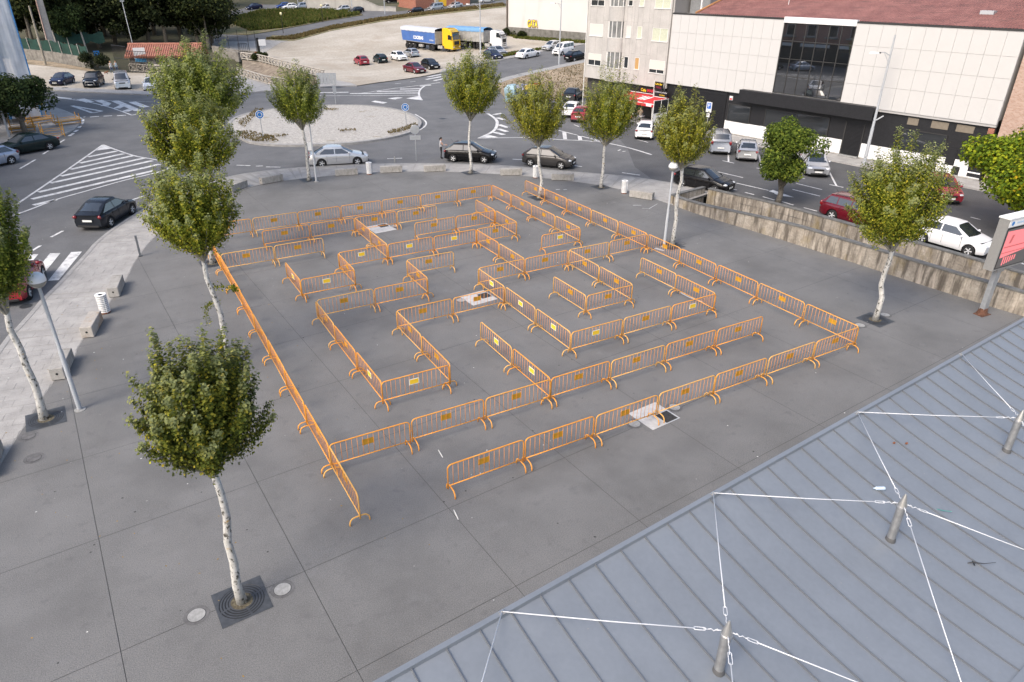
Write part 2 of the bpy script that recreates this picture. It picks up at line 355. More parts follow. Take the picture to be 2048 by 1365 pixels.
# right hand splitters
mark_line(smooth_line(P2([(975,227.5),(988,236),(994.5,246),(987,262.5),(957,277.5)]), 4), 0.3, False); mark_line([(957,277.3),(1040,275.5),(1080,276)], 0.18)
mark_poly([(976,270.2),(997,275.2),(960,276.8)])
for a, b in [((987,230),(1004,227)),((994,236),(1008,240)),((998,250),(1016,256)),((995,258),(1014,264)),((988,265),(1008,270))]: mark_line([a, b], 0.5)
mark_line([(1090,255),(1126,263.6),(1190,280),(1215,286)], 0.17); mark_line(smooth_line(P2([(1080,276.5),(1120,280),(1170,282),(1215,287),(1260,297),(1303,310)]), 3), 0.2, False)
for q in [[(1124.4,264.3),(1132.5,266),(1134,279),(1126.6,279)],[(1155,271),(1162.5,272),(1165,282),(1156.6,281)],[(1179,284),(1196,280.5),(1202,285)]]: mark_poly(q)
for a, b in [((1275,280),(1296,285.5)),((1148,250),(1158,254)),((1234,270),(1245,262)),((1236,302),(1241,300)),((1245,304),(1251,303))]: mark_line([a, b], 0.14)
for a, b in [((1432.5,343.6),(1486,356)),((1472,366.7),(1537,381.5)),((1593,367.7),(1644,380)),((1585,379.5),(1640,393)),((1525.5,394),(1549,401)),((1564,404),(1587,411)),((1490,385.5),(1508,390)),((1459,378),(1474,381)),((1607.5,416),(1634,423)),((2038,490),(2060,495)),((2032,525),(2060,532)),((1941,435),(1961,440)),((1445,322),(1468,327)),((1457,324),(1456,288.6)),((1512.6,336.6),(1536,341.6)),((1524.5,339),(1517.6,310)),((1593,354),(1609.6,358)),((1659,369.7),(1686.7,375.6)),((1673,372.6),(1658,344)),((1369,305),(1390,310)),((1379,308),(1380,282))]: mark_line([a, b], 0.13)
mark_poly([(1529.5,352),(1540,353),(1560,358),(1559,361.5),(1548,359)]); mark_poly([(1537,383),(1546,380.5),(1566,388),(1588,395.5),(1562,392.5),(1550,389),(1548,386.5)])
def arc_pts(c, r, a0, a1, n=24, sx=1, sy=1): return [(c[0]+r*sx*cos(a0+(a1-a0)*i/n), c[1]+r*sy*sin(a0+(a1-a0)*i/n)) for i in range(n+1)]
# roundabout island
RC = (19.9,71.2); ISL = [(10.6,68.5),(11.0,64.8),(12.8,62.4),(15.5,61.0),(18.7,60.2),(22.2,60.7),(25.0,62.2),(27.2,64.8),(28.6,68.2),(29.1,72.2),(28.5,76.2),(26.7,79.2),(24.0,81.0),(20.5,81.9),(17.0,81.6),(13.8,79.8),(11.6,76.4),(10.6,72.2)]
ISLs = smooth_line(ISL+[ISL[0]], 4)[:-1]
def offs(poly, d):
    n = len(poly); c = Vector((sum(p[0] for p in poly)/n, sum(p[1] for p in poly)/n)); return [tuple(c+(Vector(p)-c)*(1+d/(Vector(p)-c).length)) for p in poly]
isl = sheet('roundabout_island', ISLs, M_gravel, 0.16, skirt=0.3, flat=False)
kb = MB()
o_, i_ = ISLs, offs(ISLs, -0.3); n_ = len(o_)
oo = offs(ISLs, 0.04)
for k in range(n_):
    j = (k+1) % n_
    kb.add([(*oo[k],-0.16),(*oo[j],-0.16),(*oo[j],0.06),(*oo[k],0.06),(*i_[j],0.075),(*i_[k],0.075)], [(0,1,2,3),(3,2,4,5)])
kb.build('kerb', M_kerb, isl)
mark_line(smooth_line(P2([(830,229),(845,238),(852,245),(850,253),(836,262),(814,270)]), 4), 0.16, False)
# pavements beyond the road
pav_far = sheet('far_pavement', P2(FARK[:8])+P2([(700,167.5),(668,161.5),(634,171),(600,180),(534,170.5),(478,152.5),(440,165),(395,180),(295,184.5),(200,180.5),(107,176.5)]), M_paver, 0.12, skirt=0.2)
sheet('uphill_pavement', P2([(880,147),(940,135),(1001,122),(1084,105),(1170,90),(1215,80),(1215,75),(1170,85.5),(1084,100),(1001,116),(940,129),(885,141)]), M_kerb, 0.12, skirt=0.2)
sheet('plot_pavement', P2([(985,166),(1013,156),(1046,148),(1117,132),(1168,121),(1200,114),(1200,122),(1168,127),(1117,138),(1046,154),(1013,163),(990,172)]), M_kerb, 0.12, skirt=0.2)
sheet('dry_plot', P2([(990,172),(1013,163),(1046,154),(1117,138),(1168,127),(1210,118)])+[fac(-19.3,0.0),fac(-17,2.2)]+P2([(1190,195),(1140,196),(1075,207),(1040,205),(1010,196)]), M_plot, 0.10, skirt=0.2)
sheet('dirt_lot', P2([(715,172.3),(760,165.3),(840,154.3),(879,146.5),(885,141),(940,129),(1001,116),(1084,100),(1170,85.5),(1190,80),(1020,62),(1030,8),(1012,13),(850,31),(762,42),(662,60),(587,80),(560,87),(520,112),(529,119.5),(586,141),(636,154.5),(668,160.5),(700,167)]), M_dirt, 0.05)
sheet('left_dirt', P2([(107,176.5),(200,180.5),(295,184.5),(395,180),(440,165),(420,152),(300,147),(210,146),(180,141),(120,132),(40,118),(-60,120),(-60,172)]), M_dirt, 0.05)
sheet('concrete_apron', P2([(440,112),(478,117),(520,112),(560,87),(587,80),(535,78),(500,72),(440,70),(420,85)]), M_conc, 0.07)
upper_road = sheet('upper_road', P2([(430,72),(496,72),(572,59),(645,45),(727,32),(722,27),(690,22),(600,20),(520,21),(440,40),(425,30),(520,10),(640,12),(720,18),(792,24.5),(900,14),(1004,2),(1040,-4),(1040,5),(1005,9),(850,27),(762,38),(662,55),(587,74),(530,80),(500,84),(430,84)]), M_asph, 0.09)
verge = sheet('verge', P2([(1012,15),(850,33),(762,44.5),(662,63),(587,83),(530,81),(545,72),(587,73),(662,54),(762,37.5),(850,26.5),(1005,8.5)]), M_grassg, 0.13, skirt=0.1)
meadow = sheet('meadow', P2([(440,70),(496,71),(572,58),(645,44),(725,31.5),(720,28),(690,23.5),(600,22),(520,23.5),(440,40)]), M_grassg, 0.14, skirt=0.1)
# corner pavement by the scaffolded building
corner = sheet('corner_pavement', P2([(94,212),(120,220),(145,230),(163,239.5),(160,250),(148,262),(122,275),(100,286),(40,283),(0,290),(-80,302),(-80,222),(20,209)]), M_paver, 0.12, skirt=0.2)
# pavement along the shop front
shop_pav = sheet('shop_pavement', [fac(-19,0.02),fac(-19,2.3),fac(-7.5,2.4),fac(0,2.4),fac(23,2.5),fac(45,2.5),fac(45,-1),fac(23,-1)], M_paver, 0.10, skirt=0.2)
# ---- plaza: joint bed, concrete slabs, curved granite pavement
plz = INNER+[tuple(p) for p in NW[1:]]+[(34.6,-20),(-12,-20),(-8,6)]
plaza = sheet('plaza', plz, M_joint, -0.012, flat=True)
gx = Vector((0.9968,0.080)); gy = Vector((-0.0665,0.9978)); G0 = Vector((1.87,13.03))
rows = [-28,-24,-20,-16,-12,-8,-3.25]+[4.0*k for k in range(0, 11)]; cols = [4.0*k for k in range(-6, 10)]
rows = sorted(set(rows+[0.0]))
slabs = 0
def poly_area(q): return 0.5*abs(sum(q[i][0]*q[(i+1) % len(q)][1]-q[(i+1) % len(q)][0]*q[i][1] for i in range(len(q)))) if len(q) > 2 else 0
A_ = sum(plz[i][0]*plz[(i+1) % len(plz)][1]-plz[(i+1) % len(plz)][0]*plz[i][1] for i in range(len(plz)))
gap = 0.0065
for ri in range(len(rows)-1):
    for ci in range(len(cols)-1):
        c = [(cols[ci]+gap, rows[ri]+gap), (cols[ci+1]-gap, rows[ri]+gap), (cols[ci+1]-gap, rows[ri+1]-gap), (cols[ci]+gap, rows[ri+1]-gap)]
        q = [tuple(G0+gx*a+gy*b) for a, b in c]; s = plz
        for k in range(4):
            s = clip_poly(s, q[k], q[(k+1) % 4])
            if len(s) < 3: break
        if len(s) >= 3 and poly_area(s) > 0.02: sheet('slab', s, M_slab, 0.0, flat=True, parent=plaza); slabs += 1
# curved pavement
walk_poly = KERB+[(34.6,33.2),(30.75,32.3)]+INNER[::-1][1:]
walk = sheet('pavement', walk_poly, M_pavjoint, -0.006, flat=True)
kp = MB()
for k in range(len(KERB)-1):
    a, b = Vector(KERB[k]), Vector(KERB[k+1]); d = (b-a)
    if d.length < 1e-3: continue
    d.normalize(); n = Vector((d.y, -d.x)); L_ = (b-a).length; m = max(1, int(L_/1.0))
    for i in range(m):
        p = a+(b-a)*(i/m)+d*0.006; q = a+(b-a)*((i+1)/m)-d*0.006
        v = [p-n*0.02, q-n*0.02, q+n*0.20, p+n*0.20]
        kp.add([(*v[0],-0.16),(*v[1],-0.16),(*v[1],-0.012),(*v[0],-0.012),(*(v[1]+n*0.03),0.008),(*(v[0]+n*0.03),0.008),(*v[2],0.008),(*v[3],0.008)], [(0,1,2,3),(3,2,4,5),(5,4,6,7)])
kp.build('kerb_stones', M_kerb, walk)
# pavers laid in courses across the strip
def near_on(line, p):
    best = None
    for k in range(len(line)-1):
        a, b = Vector(line[k]), Vector(line[k+1]); d = b-a; t = max(0, min(1, (p-a).dot(d)/max(d.length_squared, 1e-9))); q = a+d*t
        if best is None or (q-p).length < best[0]: best = ((q-p).length, q)
    return best[1]
pv = []
acc = 0; row = 0; TW, TL = 0.80, 0.42
for k in range(len(INNER)-1):
    a, b = Vector(INNER[k]), Vector(INNER[k+1]); L_ = (b-a).length
    if L_ < 1e-4: continue
    d = (b-a)/L_; n = Vector((-d.y, d.x))
    while acc < L_:
        p = a+d*acc; acc += TL; row += 1
        q = near_on(KERB, p); wd_ = (q-p).length-0.22; n2 = (q-p).normalized()
        x = 0.03-(TW/2 if row % 2 else 0)
        while x < wd_-0.06:
            x0, x1 = max(x, 0.03)+0.006, min(x+TW, wd_)-0.006
            if x1-x0 > 0.08: pv.append((p+n2*x0, n2, x1-x0))
            x += TW
    acc -= L_
pv.sort(key=lambda t: t[0].length)
pcache = {}
rest = MB()
def paver_v(L_): return [(0,-TL/2+0.006,0),(L_,-TL/2+0.006,0),(L_,TL/2-0.006,0),(0,TL/2-0.006,0)]
vis = [t for t in pv if 0 < 1024+FPX*float(np.array([t[0].x,t[0].y,-CAMH])@_rt)/depth((t[0].x,t[0].y,0)) < 2048 and depth((t[0].x,t[0].y,0)) > 5]
visset = set(id(t) for t in vis[:300])
rnd = random.Random(4)
for t in pv:
    p, n2, L_ = t; dz = rnd.uniform(0.001, 0.006)
    if id(t) in visset:
        key = round(L_, 2)
        if key not in pcache: b_ = MB(); b_.box(0,key,-TL/2+0.006,TL/2-0.006,-0.02,0.0); pcache[key] = b_.mesh('paver', M_paver)
        ob('paver', pcache[key], walk, (p.x, p.y, dz), atan2(n2.y, n2.x))
    else:
        d2 = Vector((-n2.y, n2.x)); c = [p+n2*0-d2*(TL/2-0.006), p+n2*L_-d2*(TL/2-0.006), p+n2*L_+d2*(TL/2-0.006), p+d2*(TL/2-0.006)]
        rest.add([(v.x, v.y, dz) for v in c], [(0,1,2,3)])
tag(rest.build('paver_field', M_paver, walk), kind='stuff')
# ---- ramp pit with its two stained concrete walls
M_wall = mat('stained_wall', (0.28,0.245,0.20), 0.92, col2=(0.40,0.36,0.305), scale=1.3, world=True, fine=0.18, fscale=10, bump=0.25, bscale=9)
layer(M_wall, (0.085,0.072,0.058), 3.6, 0.47, 0.62, stretch=(1,1,0.12), amount=0.85)
layer(M_wall, (0.12,0.10,0.08), 1.1, 0.52, 0.68, stretch=(1,1,0.5), amount=0.6, seed=17)
layer(M_wall, (0.56,0.49,0.41), 3.0, 0.58, 0.70, stretch=(1,1,0.12), amount=0.6, seed=4)
layer(M_wall, (0.20,0.145,0.045), 0.8, 0.56, 0.72, stretch=(1,1,0.6), amount=0.7, seed=12)
M_cap = mat('wall_cap', (0.13,0.13,0.125), 0.9, var=0.25, scale=3, world=True)
def wall_run(name, label, line, z0f, z1f, thick, side, capover=0.03):
    """wall of board-marked panels with a coping; thickness grows to `side`"""
    th = thing(name, label, 'wall', (line[0][0], line[0][1], 0))
    o0 = Vector((line[0][0], line[0][1])); s = smooth_line(line, 4); acc = 0.0; cur = [Vector(s[0])]
    P = []; tot = 0
    for k in range(len(s)-1): tot += (Vector(s[k+1])-Vector(s[k])).length
    n = max(1, round(tot/1.05)); step = tot/n; pts = [Vector(s[0])]; rem = step
    for k in range(len(s)-1):
        a, b = Vector(s[k]), Vector(s[k+1]); L_ = (b-a).length; pos = 0
        while L_-pos >= rem-1e-6:
            pos += rem; pts.append(a+(b-a)*(pos/L_)); rem = step
        rem -= L_-pos
    cp = MB()
    for k in range(len(pts)-1):
        a, b = pts[k]-o0, pts[k+1]-o0; d = (b-a).normalized(); nn = Vector((-d.y, d.x))*side; t0 = (k+0.5)/len(pts)
        za, zb = z1f(k/len(pts)), z1f((k+1)/len(pts)); z0 = z0f(t0); a2, b2 = a+d*0.005, b-d*0.005; j = rnd.uniform(-0.004, 0.004)
        f = [a2-nn*j, b2-nn*j, b2+nn*thick, a2+nn*thick]
        b_ = MB(); b_.add([(*f[0],z0),(*f[1],z0),(*f[2],z0),(*f[3],z0),(*f[0],za-0.07),(*f[1],zb-0.07),(*f[2],zb-0.07),(*f[3],za-0.07)], [(0,3,2,1),(4,5,6,7),(0,1,5,4),(1,2,6,5),(2,3,7,6),(3,0,4,7)])
        b_.build('panel', M_wall, th)
        c = [a-nn*capover, b-nn*capover, b+nn*(thick+capover), a+nn*(thick+capover)]
        cp.add([(*c[0],za-0.069),(*c[1],zb-0.069),(*c[2],zb-0.069),(*c[3],za-0.069),(*c[0],za),(*c[1],zb),(*c[2],zb),(*c[3],za)], [(0,3,2,1),(4,5,6,7),(0,1,5,4),(1,2,6,5),(2,3,7,6),(3,0,4,7)])
    cp.build('coping', M_cap, th); return th
wall_run('plaza_wall', 'long low stained concrete wall along the right edge of the plaza', NW, lambda t: -3.5, lambda t: 0.62+0.42*sstep(0.0, 0.25, t), 0.28, 1)
wall_run('ramp_wall', 'stained concrete retaining wall below the parked red and white cars', FW, lambda t: -3.5, lambda t: 0.40, 0.28, -1 if False else 1)
wall_run('ramp_end_wall', 'short dark stained wall closing the ramp behind the black hatchback', [(30.9,32.55),(32.7,33.0),(34.6,33.45)], lambda t: -3.5, lambda t: 0.58-0.18*t, 0.22, 1)
sheet('ramp_floor', [(30,33),(35,34),(38.5,12),(39,-20),(33,-20),(32,12)], M_conc, -3.4, flat=True)
# ================================================================== BARRIERS
M_or = mat('orange_paint', (0.80,0.34,0.055), 0.42, var=0.08, scale=3, coat=0.15)
layer(M_or, (0.80,0.42,0.14), 2.0, 0.55, 0.75, world=True, amount=0.7)
M_bar = mat('orange_bar', (0.80,0.30,0.06), 0.5)
M_yel = mat('yellow_plate', (0.85,0.56,0.03), 0.5, var=0.05, scale=8)
M_gold = mat('plate_back', (0.48,0.26,0.02), 0.5, var=0.12, scale=8)
M_rust = mat('rust', (0.22,0.075,0.03), 0.9, var=0.4, scale=12)
BL = 2.43
def _frame():
    h = BL/2; r = 0.13; pts = [(-h,0,0.20),(-h,0,1.0-r)]
    pts += [(-h+r-r*cos(a),0,1.0-r+r*sin(a)) for a in (pi/8,pi/4,3*pi/8,pi/2)]
    pts += [(h-r+r*sin(a),0,1.0-r+r*cos(a)) for a in (0,pi/8,pi/4,3*pi/8,pi/2)]
    pts += [(h,0,0.20)]
    b = MB(); b.tube(pts, 0.019, 8); b.tube([(-h,0,0.30),(h,0,0.30)], 0.0165, 8)
    b.tube([(h,0,0.66),(h+0.035,0,0.665),(h+0.04,0,0.60)], 0.007, 5); b.tube([(-h,0,0.62),(-h-0.03,0,0.62)], 0.009, 5)
    return b.mesh('frame', M_or, True)
def _foot():
    w, r, t = 0.27, 0.16, 0.235; pts = [(0,-w,0.0),(0,-w,t-r)]
    pts += [(0,-w+r-r*cos(a),t-r+r*sin(a)) for a in (pi/6,pi/3,pi/2)]+[(0,w-r+r*sin(a),t-r+r*cos(a)) for a in (0,pi/6,pi/3,pi/2)]+[(0,w,0.0)]
    return MB().tube(pts, 0.0185, 8).mesh('foot', M_or, True)
ME_frame, ME_foot = _frame(), _foot()
ME_bar = MB().tube([(0,0,0.31),(0,0,0.985)], 0.0065, 6).mesh('bar', M_bar, True)
ME_plate = MB().box(-0.18,0.18,-0.004,0.004,-0.105,0.105).mesh('plate', M_yel)
ME_plateb = MB().box(-0.155,0.155,-0.003,0.003,-0.085,0.085).mesh('plate_face', M_yel)
ME_platew = MB().box(-0.18,0.18,-0.003,0.003,-0.105,0.105).mesh('plate', M_whitep)
ME_plateg = MB().box(-0.18,0.18,-0.003,0.003,-0.10,0.10).mesh('plate', M_gold)
NB = 14
OR_T = []
for nm_, c_, f_ in (('fresh',(0.80,0.315,0.03),(0.80,0.38,0.08)),('worn',(0.76,0.34,0.05),(0.74,0.40,0.12)),('faded',(0.76,0.40,0.09),(0.75,0.46,0.18))):
    m_ = mat('orange_'+nm_, c_, 0.45, var=0.08, scale=3); layer(m_, f_, 2.0, 0.5, 0.7, world=True, amount=0.8); layer(m_, (0.20,0.10,0.05), 22, 0.66, 0.72, world=True, amount=0.7); OR_T.append(m_)
LX, LY = 3.5719, 38.871
def node(u, v): return Vector((LX+2.5*v, LY-2.5*u))
EDG = []
def H(u, vs): EDG.extend(('h', u, v) for v in vs)
def V_(v, us): EDG.extend(('v', u, v) for u in us)
H(0,range(0,7)); H(1,(1,2,3,4)); H(2,(0,1,4,5)); H(3,(2,3,4,5)); H(4,(1,3,6)); H(5,(1,2,4,5,6,7)); H(6,(2,3)); H(7,(5,)); H(8,(1,4,5,6)); H(9,range(0,7)); H(10,range(1,8))
V_(0,range(0,10)); V_(8,range(0,10)); V_(7,(0,1,2,3,6,7)); V_(6,(1,2,5,6)); V_(5,(3,4,6)); V_(4,(5,6,7)); V_(3,(1,2,4,7,8)); V_(2,(3,6,7)); V_(1,(3,5,6,7))
FRONT = {('h',3,2),('h',3,3),('h',3,4),('h',4,1),('h',4,6),('h',8,1),('h',8,4),('h',8,6),('v',5,4),('v',6,4),('v',7,4),('v',7,3),('v',8,3),('v',7,1),('v',3,1)}
BARE = {('h',1,1)}
rb = random.Random(21)
for key in EDG:
    k, u, v = key
    a = node(u, v); b = node(u, v+1) if k == 'h' else node(u+1, v); c = (a+b)/2; ang = 0 if k == 'h' else pi/2
    c += Vector((rb.uniform(-0.025,0.025), rb.uniform(-0.025,0.025))); ang += rb.uniform(-0.012, 0.012)
    if k == 'h':
        row = sorted(vv for kk, uu, vv in EDG if kk == 'h' and uu == u); pos = row.index(v)+1
        where = 'in the front row of the maze' if u == 10 else ('in the back row of the maze' if u == 0 else 'in the %s crosswise row counted from the front' % ORD[11-u])
        lab = 'orange crowd barrier, %s from the left %s' % (ORD[pos], where)
    else:
        col = sorted(uu for kk, uu, vv in EDG if kk == 'v' and vv == v); pos = len(col)-col.index(u)
        where = 'in the left side line of the maze' if v == 0 else ('in the right side line of the maze' if v == 8 else 'in the %s lengthwise line counted from the left' % ORD[v+1])
        lab = 'orange crowd barrier, %s from the front %s' % (ORD[pos], where)
    t = thing('crowd_barrier', lab, 'barrier', (c.x, c.y, 0), ang, 'orange barriers of the maze')
    tint = OR_T[2] if (3 < u < 8 and 1 < v < 7 and rb.random() < 0.6) else OR_T[rb.choice((0,0,1,1,2))]
    for o_ in (ob('frame', ME_frame, t), ob('foot', ME_foot, t, (-1.14,0,0)), ob('foot', ME_foot, t, (1.14,0,0))): o_.material_slots[0].link = 'OBJECT'; o_.material_slots[0].material = tint
    for i in range(NB): ob('bar', ME_bar, t, (-BL/2+BL*(i+1)/(NB+1), 0, 0))
    px = -BL/2+BL*(7.0)/(NB+1)
    side = 0.017 if True else 0
    # the plate is bolted on one side of the bars; on most barriers that side faces away from us
    if key in FRONT:
        s = -side if k == 'h' else side
        pl = ob('plate', ME_platew, t, (px, s, 0.73)); ob('plate_face', ME_plateb, pl, (0, s*0.22, 0))
    else:
        s = side if k == 'h' else -side
        ob('plate', ME_plateg, t, (px, s, 0.73))
# ================================================================== TREES
def leafmat(name, stops, under=(0.30,0.33,0.27), trans=0.36, uamt=0.75, young=0.0):
    m = bpy.data.materials.new(name); m.use_nodes = True; nt = m.node_tree; N = nt.nodes; L = nt.links; b = _bsdf(m)
    g = N.new('ShaderNodeNewGeometry'); rp = N.new('ShaderNodeValToRGB'); cr = rp.color_ramp
    while len(cr.elements) < len(stops): cr.elements.new(0.5)
    for e, (p, c) in zip(cr.elements, stops): e.position = p; e.color = (*c, 1)
    L.new(g.outputs['Random Per Island'], rp.inputs[0])
    top = rp.outputs[0]
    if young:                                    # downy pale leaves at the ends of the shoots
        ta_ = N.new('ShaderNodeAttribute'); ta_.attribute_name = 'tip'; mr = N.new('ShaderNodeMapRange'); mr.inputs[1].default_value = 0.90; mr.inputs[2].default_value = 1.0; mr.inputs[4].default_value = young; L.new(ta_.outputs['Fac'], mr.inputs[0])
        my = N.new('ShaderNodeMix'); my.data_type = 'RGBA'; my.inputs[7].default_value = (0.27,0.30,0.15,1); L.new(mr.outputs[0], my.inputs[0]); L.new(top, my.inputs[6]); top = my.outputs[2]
    mx = N.new('ShaderNodeMix'); mx.data_type = 'RGBA'; mx.inputs[7].default_value = (*under, 1)
    ml = N.new('ShaderNodeMath'); ml.operation = 'MULTIPLY'; ml.inputs[1].default_value = uamt
    L.new(g.outputs['Backfacing'], ml.inputs[0]); L.new(ml.outputs[0], mx.inputs[0]); L.new(top, mx.inputs[6])
    L.new(mx.outputs[2], b.inputs['Base Color']); b.inputs['Roughness'].default_value = 0.75; b.inputs['Specular IOR Level'].default_value = 0.12
    tr = N.new('ShaderNodeBsdfTranslucent'); L.new(mx.outputs[2], tr.inputs[0]); ms = N.new('ShaderNodeMixShader'); ms.inputs[0].default_value = trans
    L.new(b.outputs[0], ms.inputs[1]); L.new(tr.outputs[0], ms.inputs[2]); L.new(ms.outputs[0], N['Material Output'].inputs[0])
    return m
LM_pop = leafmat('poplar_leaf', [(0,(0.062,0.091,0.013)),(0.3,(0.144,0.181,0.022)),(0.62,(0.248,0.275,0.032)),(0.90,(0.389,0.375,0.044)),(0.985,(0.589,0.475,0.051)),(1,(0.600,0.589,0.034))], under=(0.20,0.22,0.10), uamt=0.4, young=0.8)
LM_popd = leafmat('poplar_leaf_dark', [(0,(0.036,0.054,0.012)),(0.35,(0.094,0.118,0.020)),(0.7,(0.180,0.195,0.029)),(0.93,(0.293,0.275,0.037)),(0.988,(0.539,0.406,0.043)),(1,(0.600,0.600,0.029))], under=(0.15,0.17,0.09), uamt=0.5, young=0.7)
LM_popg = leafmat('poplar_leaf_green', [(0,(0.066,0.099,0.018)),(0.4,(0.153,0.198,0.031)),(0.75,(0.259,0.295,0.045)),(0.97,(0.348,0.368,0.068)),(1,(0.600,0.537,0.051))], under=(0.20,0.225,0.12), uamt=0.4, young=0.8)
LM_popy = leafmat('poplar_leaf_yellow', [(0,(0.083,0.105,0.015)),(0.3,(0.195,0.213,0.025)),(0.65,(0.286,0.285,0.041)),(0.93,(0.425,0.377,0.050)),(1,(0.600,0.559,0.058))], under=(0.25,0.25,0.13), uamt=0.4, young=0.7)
LM_green = leafmat('street_tree_leaf', [(0,(0.043,0.073,0.013)),(0.5,(0.105,0.152,0.024)),(0.9,(0.198,0.250,0.037)),(1,(0.273,0.305,0.044))], under=(0.10,0.15,0.05), uamt=0.5)
LM_lime = leafmat('lime_leaf', [(0,(0.055,0.102,0.012)),(0.4,(0.143,0.210,0.018)),(0.8,(0.275,0.342,0.022)),(0.97,(0.418,0.420,0.020)),(1,(0.550,0.360,0.020))], under=(0.20,0.22,0.05), uamt=0.5)
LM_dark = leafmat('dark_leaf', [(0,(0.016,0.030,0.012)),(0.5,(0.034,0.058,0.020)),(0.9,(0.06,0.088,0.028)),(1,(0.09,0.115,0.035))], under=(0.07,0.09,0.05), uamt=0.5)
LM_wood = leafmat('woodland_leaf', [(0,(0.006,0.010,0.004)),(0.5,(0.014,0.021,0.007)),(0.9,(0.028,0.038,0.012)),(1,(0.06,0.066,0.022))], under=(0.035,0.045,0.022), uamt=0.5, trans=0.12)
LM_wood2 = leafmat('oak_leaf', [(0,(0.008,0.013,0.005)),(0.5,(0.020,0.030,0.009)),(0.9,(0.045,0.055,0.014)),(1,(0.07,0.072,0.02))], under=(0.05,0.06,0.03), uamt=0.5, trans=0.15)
M_bark = mat('poplar_bark', (0.40,0.39,0.36), 0.9, col2=(0.58,0.57,0.54), scale=6, bump=0.4)
layer(M_bark, (0.06,0.055,0.045), 11.0, 0.54, 0.62, stretch=(1,1,0.7), world=False, det=6)
layer(M_bark, (0.42,0.24,0.03), 5.0, 0.66, 0.74, stretch=(1,1,0.8), world=False, amount=0.8, seed=8)
M_barkd = mat('brown_bark', (0.10,0.085,0.065), 0.95, col2=(0.22,0.20,0.17), scale=7, bump=0.5)
M_limb = mat('poplar_limb', (0.20,0.19,0.16), 0.9, col2=(0.34,0.32,0.27), scale=6)
def leaves(name, C, D, size, m, parent, seed, aspect=0.8, flat=0.35, tip=None):
    """C centres (n,3), D preferred upward/outward directions; one bent leaf blade for each"""
    r = np.random.default_rng(seed); n = len(C)
    nv = r.normal(size=(n,3)); nv /= np.linalg.norm(nv, axis=1)[:,None]
    nrm = D*(1-flat)+nv*flat*1.6+np.array([0,0,0.35]); nrm /= np.linalg.norm(nrm, axis=1)[:,None]
    a = r.normal(size=(n,3)); a -= (a*nrm).sum(1)[:,None]*nrm; a /= np.linalg.norm(a, axis=1)[:,None]; b = np.cross(nrm, a)
    s = size*r.uniform(0.6, 1.25, size=n)[:,None]
    V = np.empty((n,4,3)); V[:,0] = C-a*s*0.5; V[:,1] = C+b*s*0.5*aspect-a*s*0.05+nrm*s*0.12; V[:,2] = C+a*s*0.55-nrm*s*0.05; V[:,3] = C-b*s*0.5*aspect-a*s*0.05+nrm*s*0.12
    me = bpy.data.meshes.new(name); me.vertices.add(n*4); me.vertices.foreach_set('co', V.reshape(-1))
    base = np.arange(n)[:,None]*4; q = np.concatenate([base+np.array([[0,2,1]]), base+np.array([[0,3,2]])], axis=1).reshape(-1)
    nt = n*2; me.loops.add(nt*3); me.loops.foreach_set('vertex_index', q[:]); me.polygons.add(nt)
    me.polygons.foreach_set('loop_start', np.arange(nt)*3); me.polygons.foreach_set('loop_total', np.full(nt,3))
    me.update(); me.validate(); me.materials.append(m)
    if tip is not None:
        at_ = me.attributes.new('tip', 'FLOAT', 'POINT'); at_.data.foreach_set('value', np.repeat(tip, 4).astype(np.float32))
    return ob(name, me, parent) if parent is not False else me
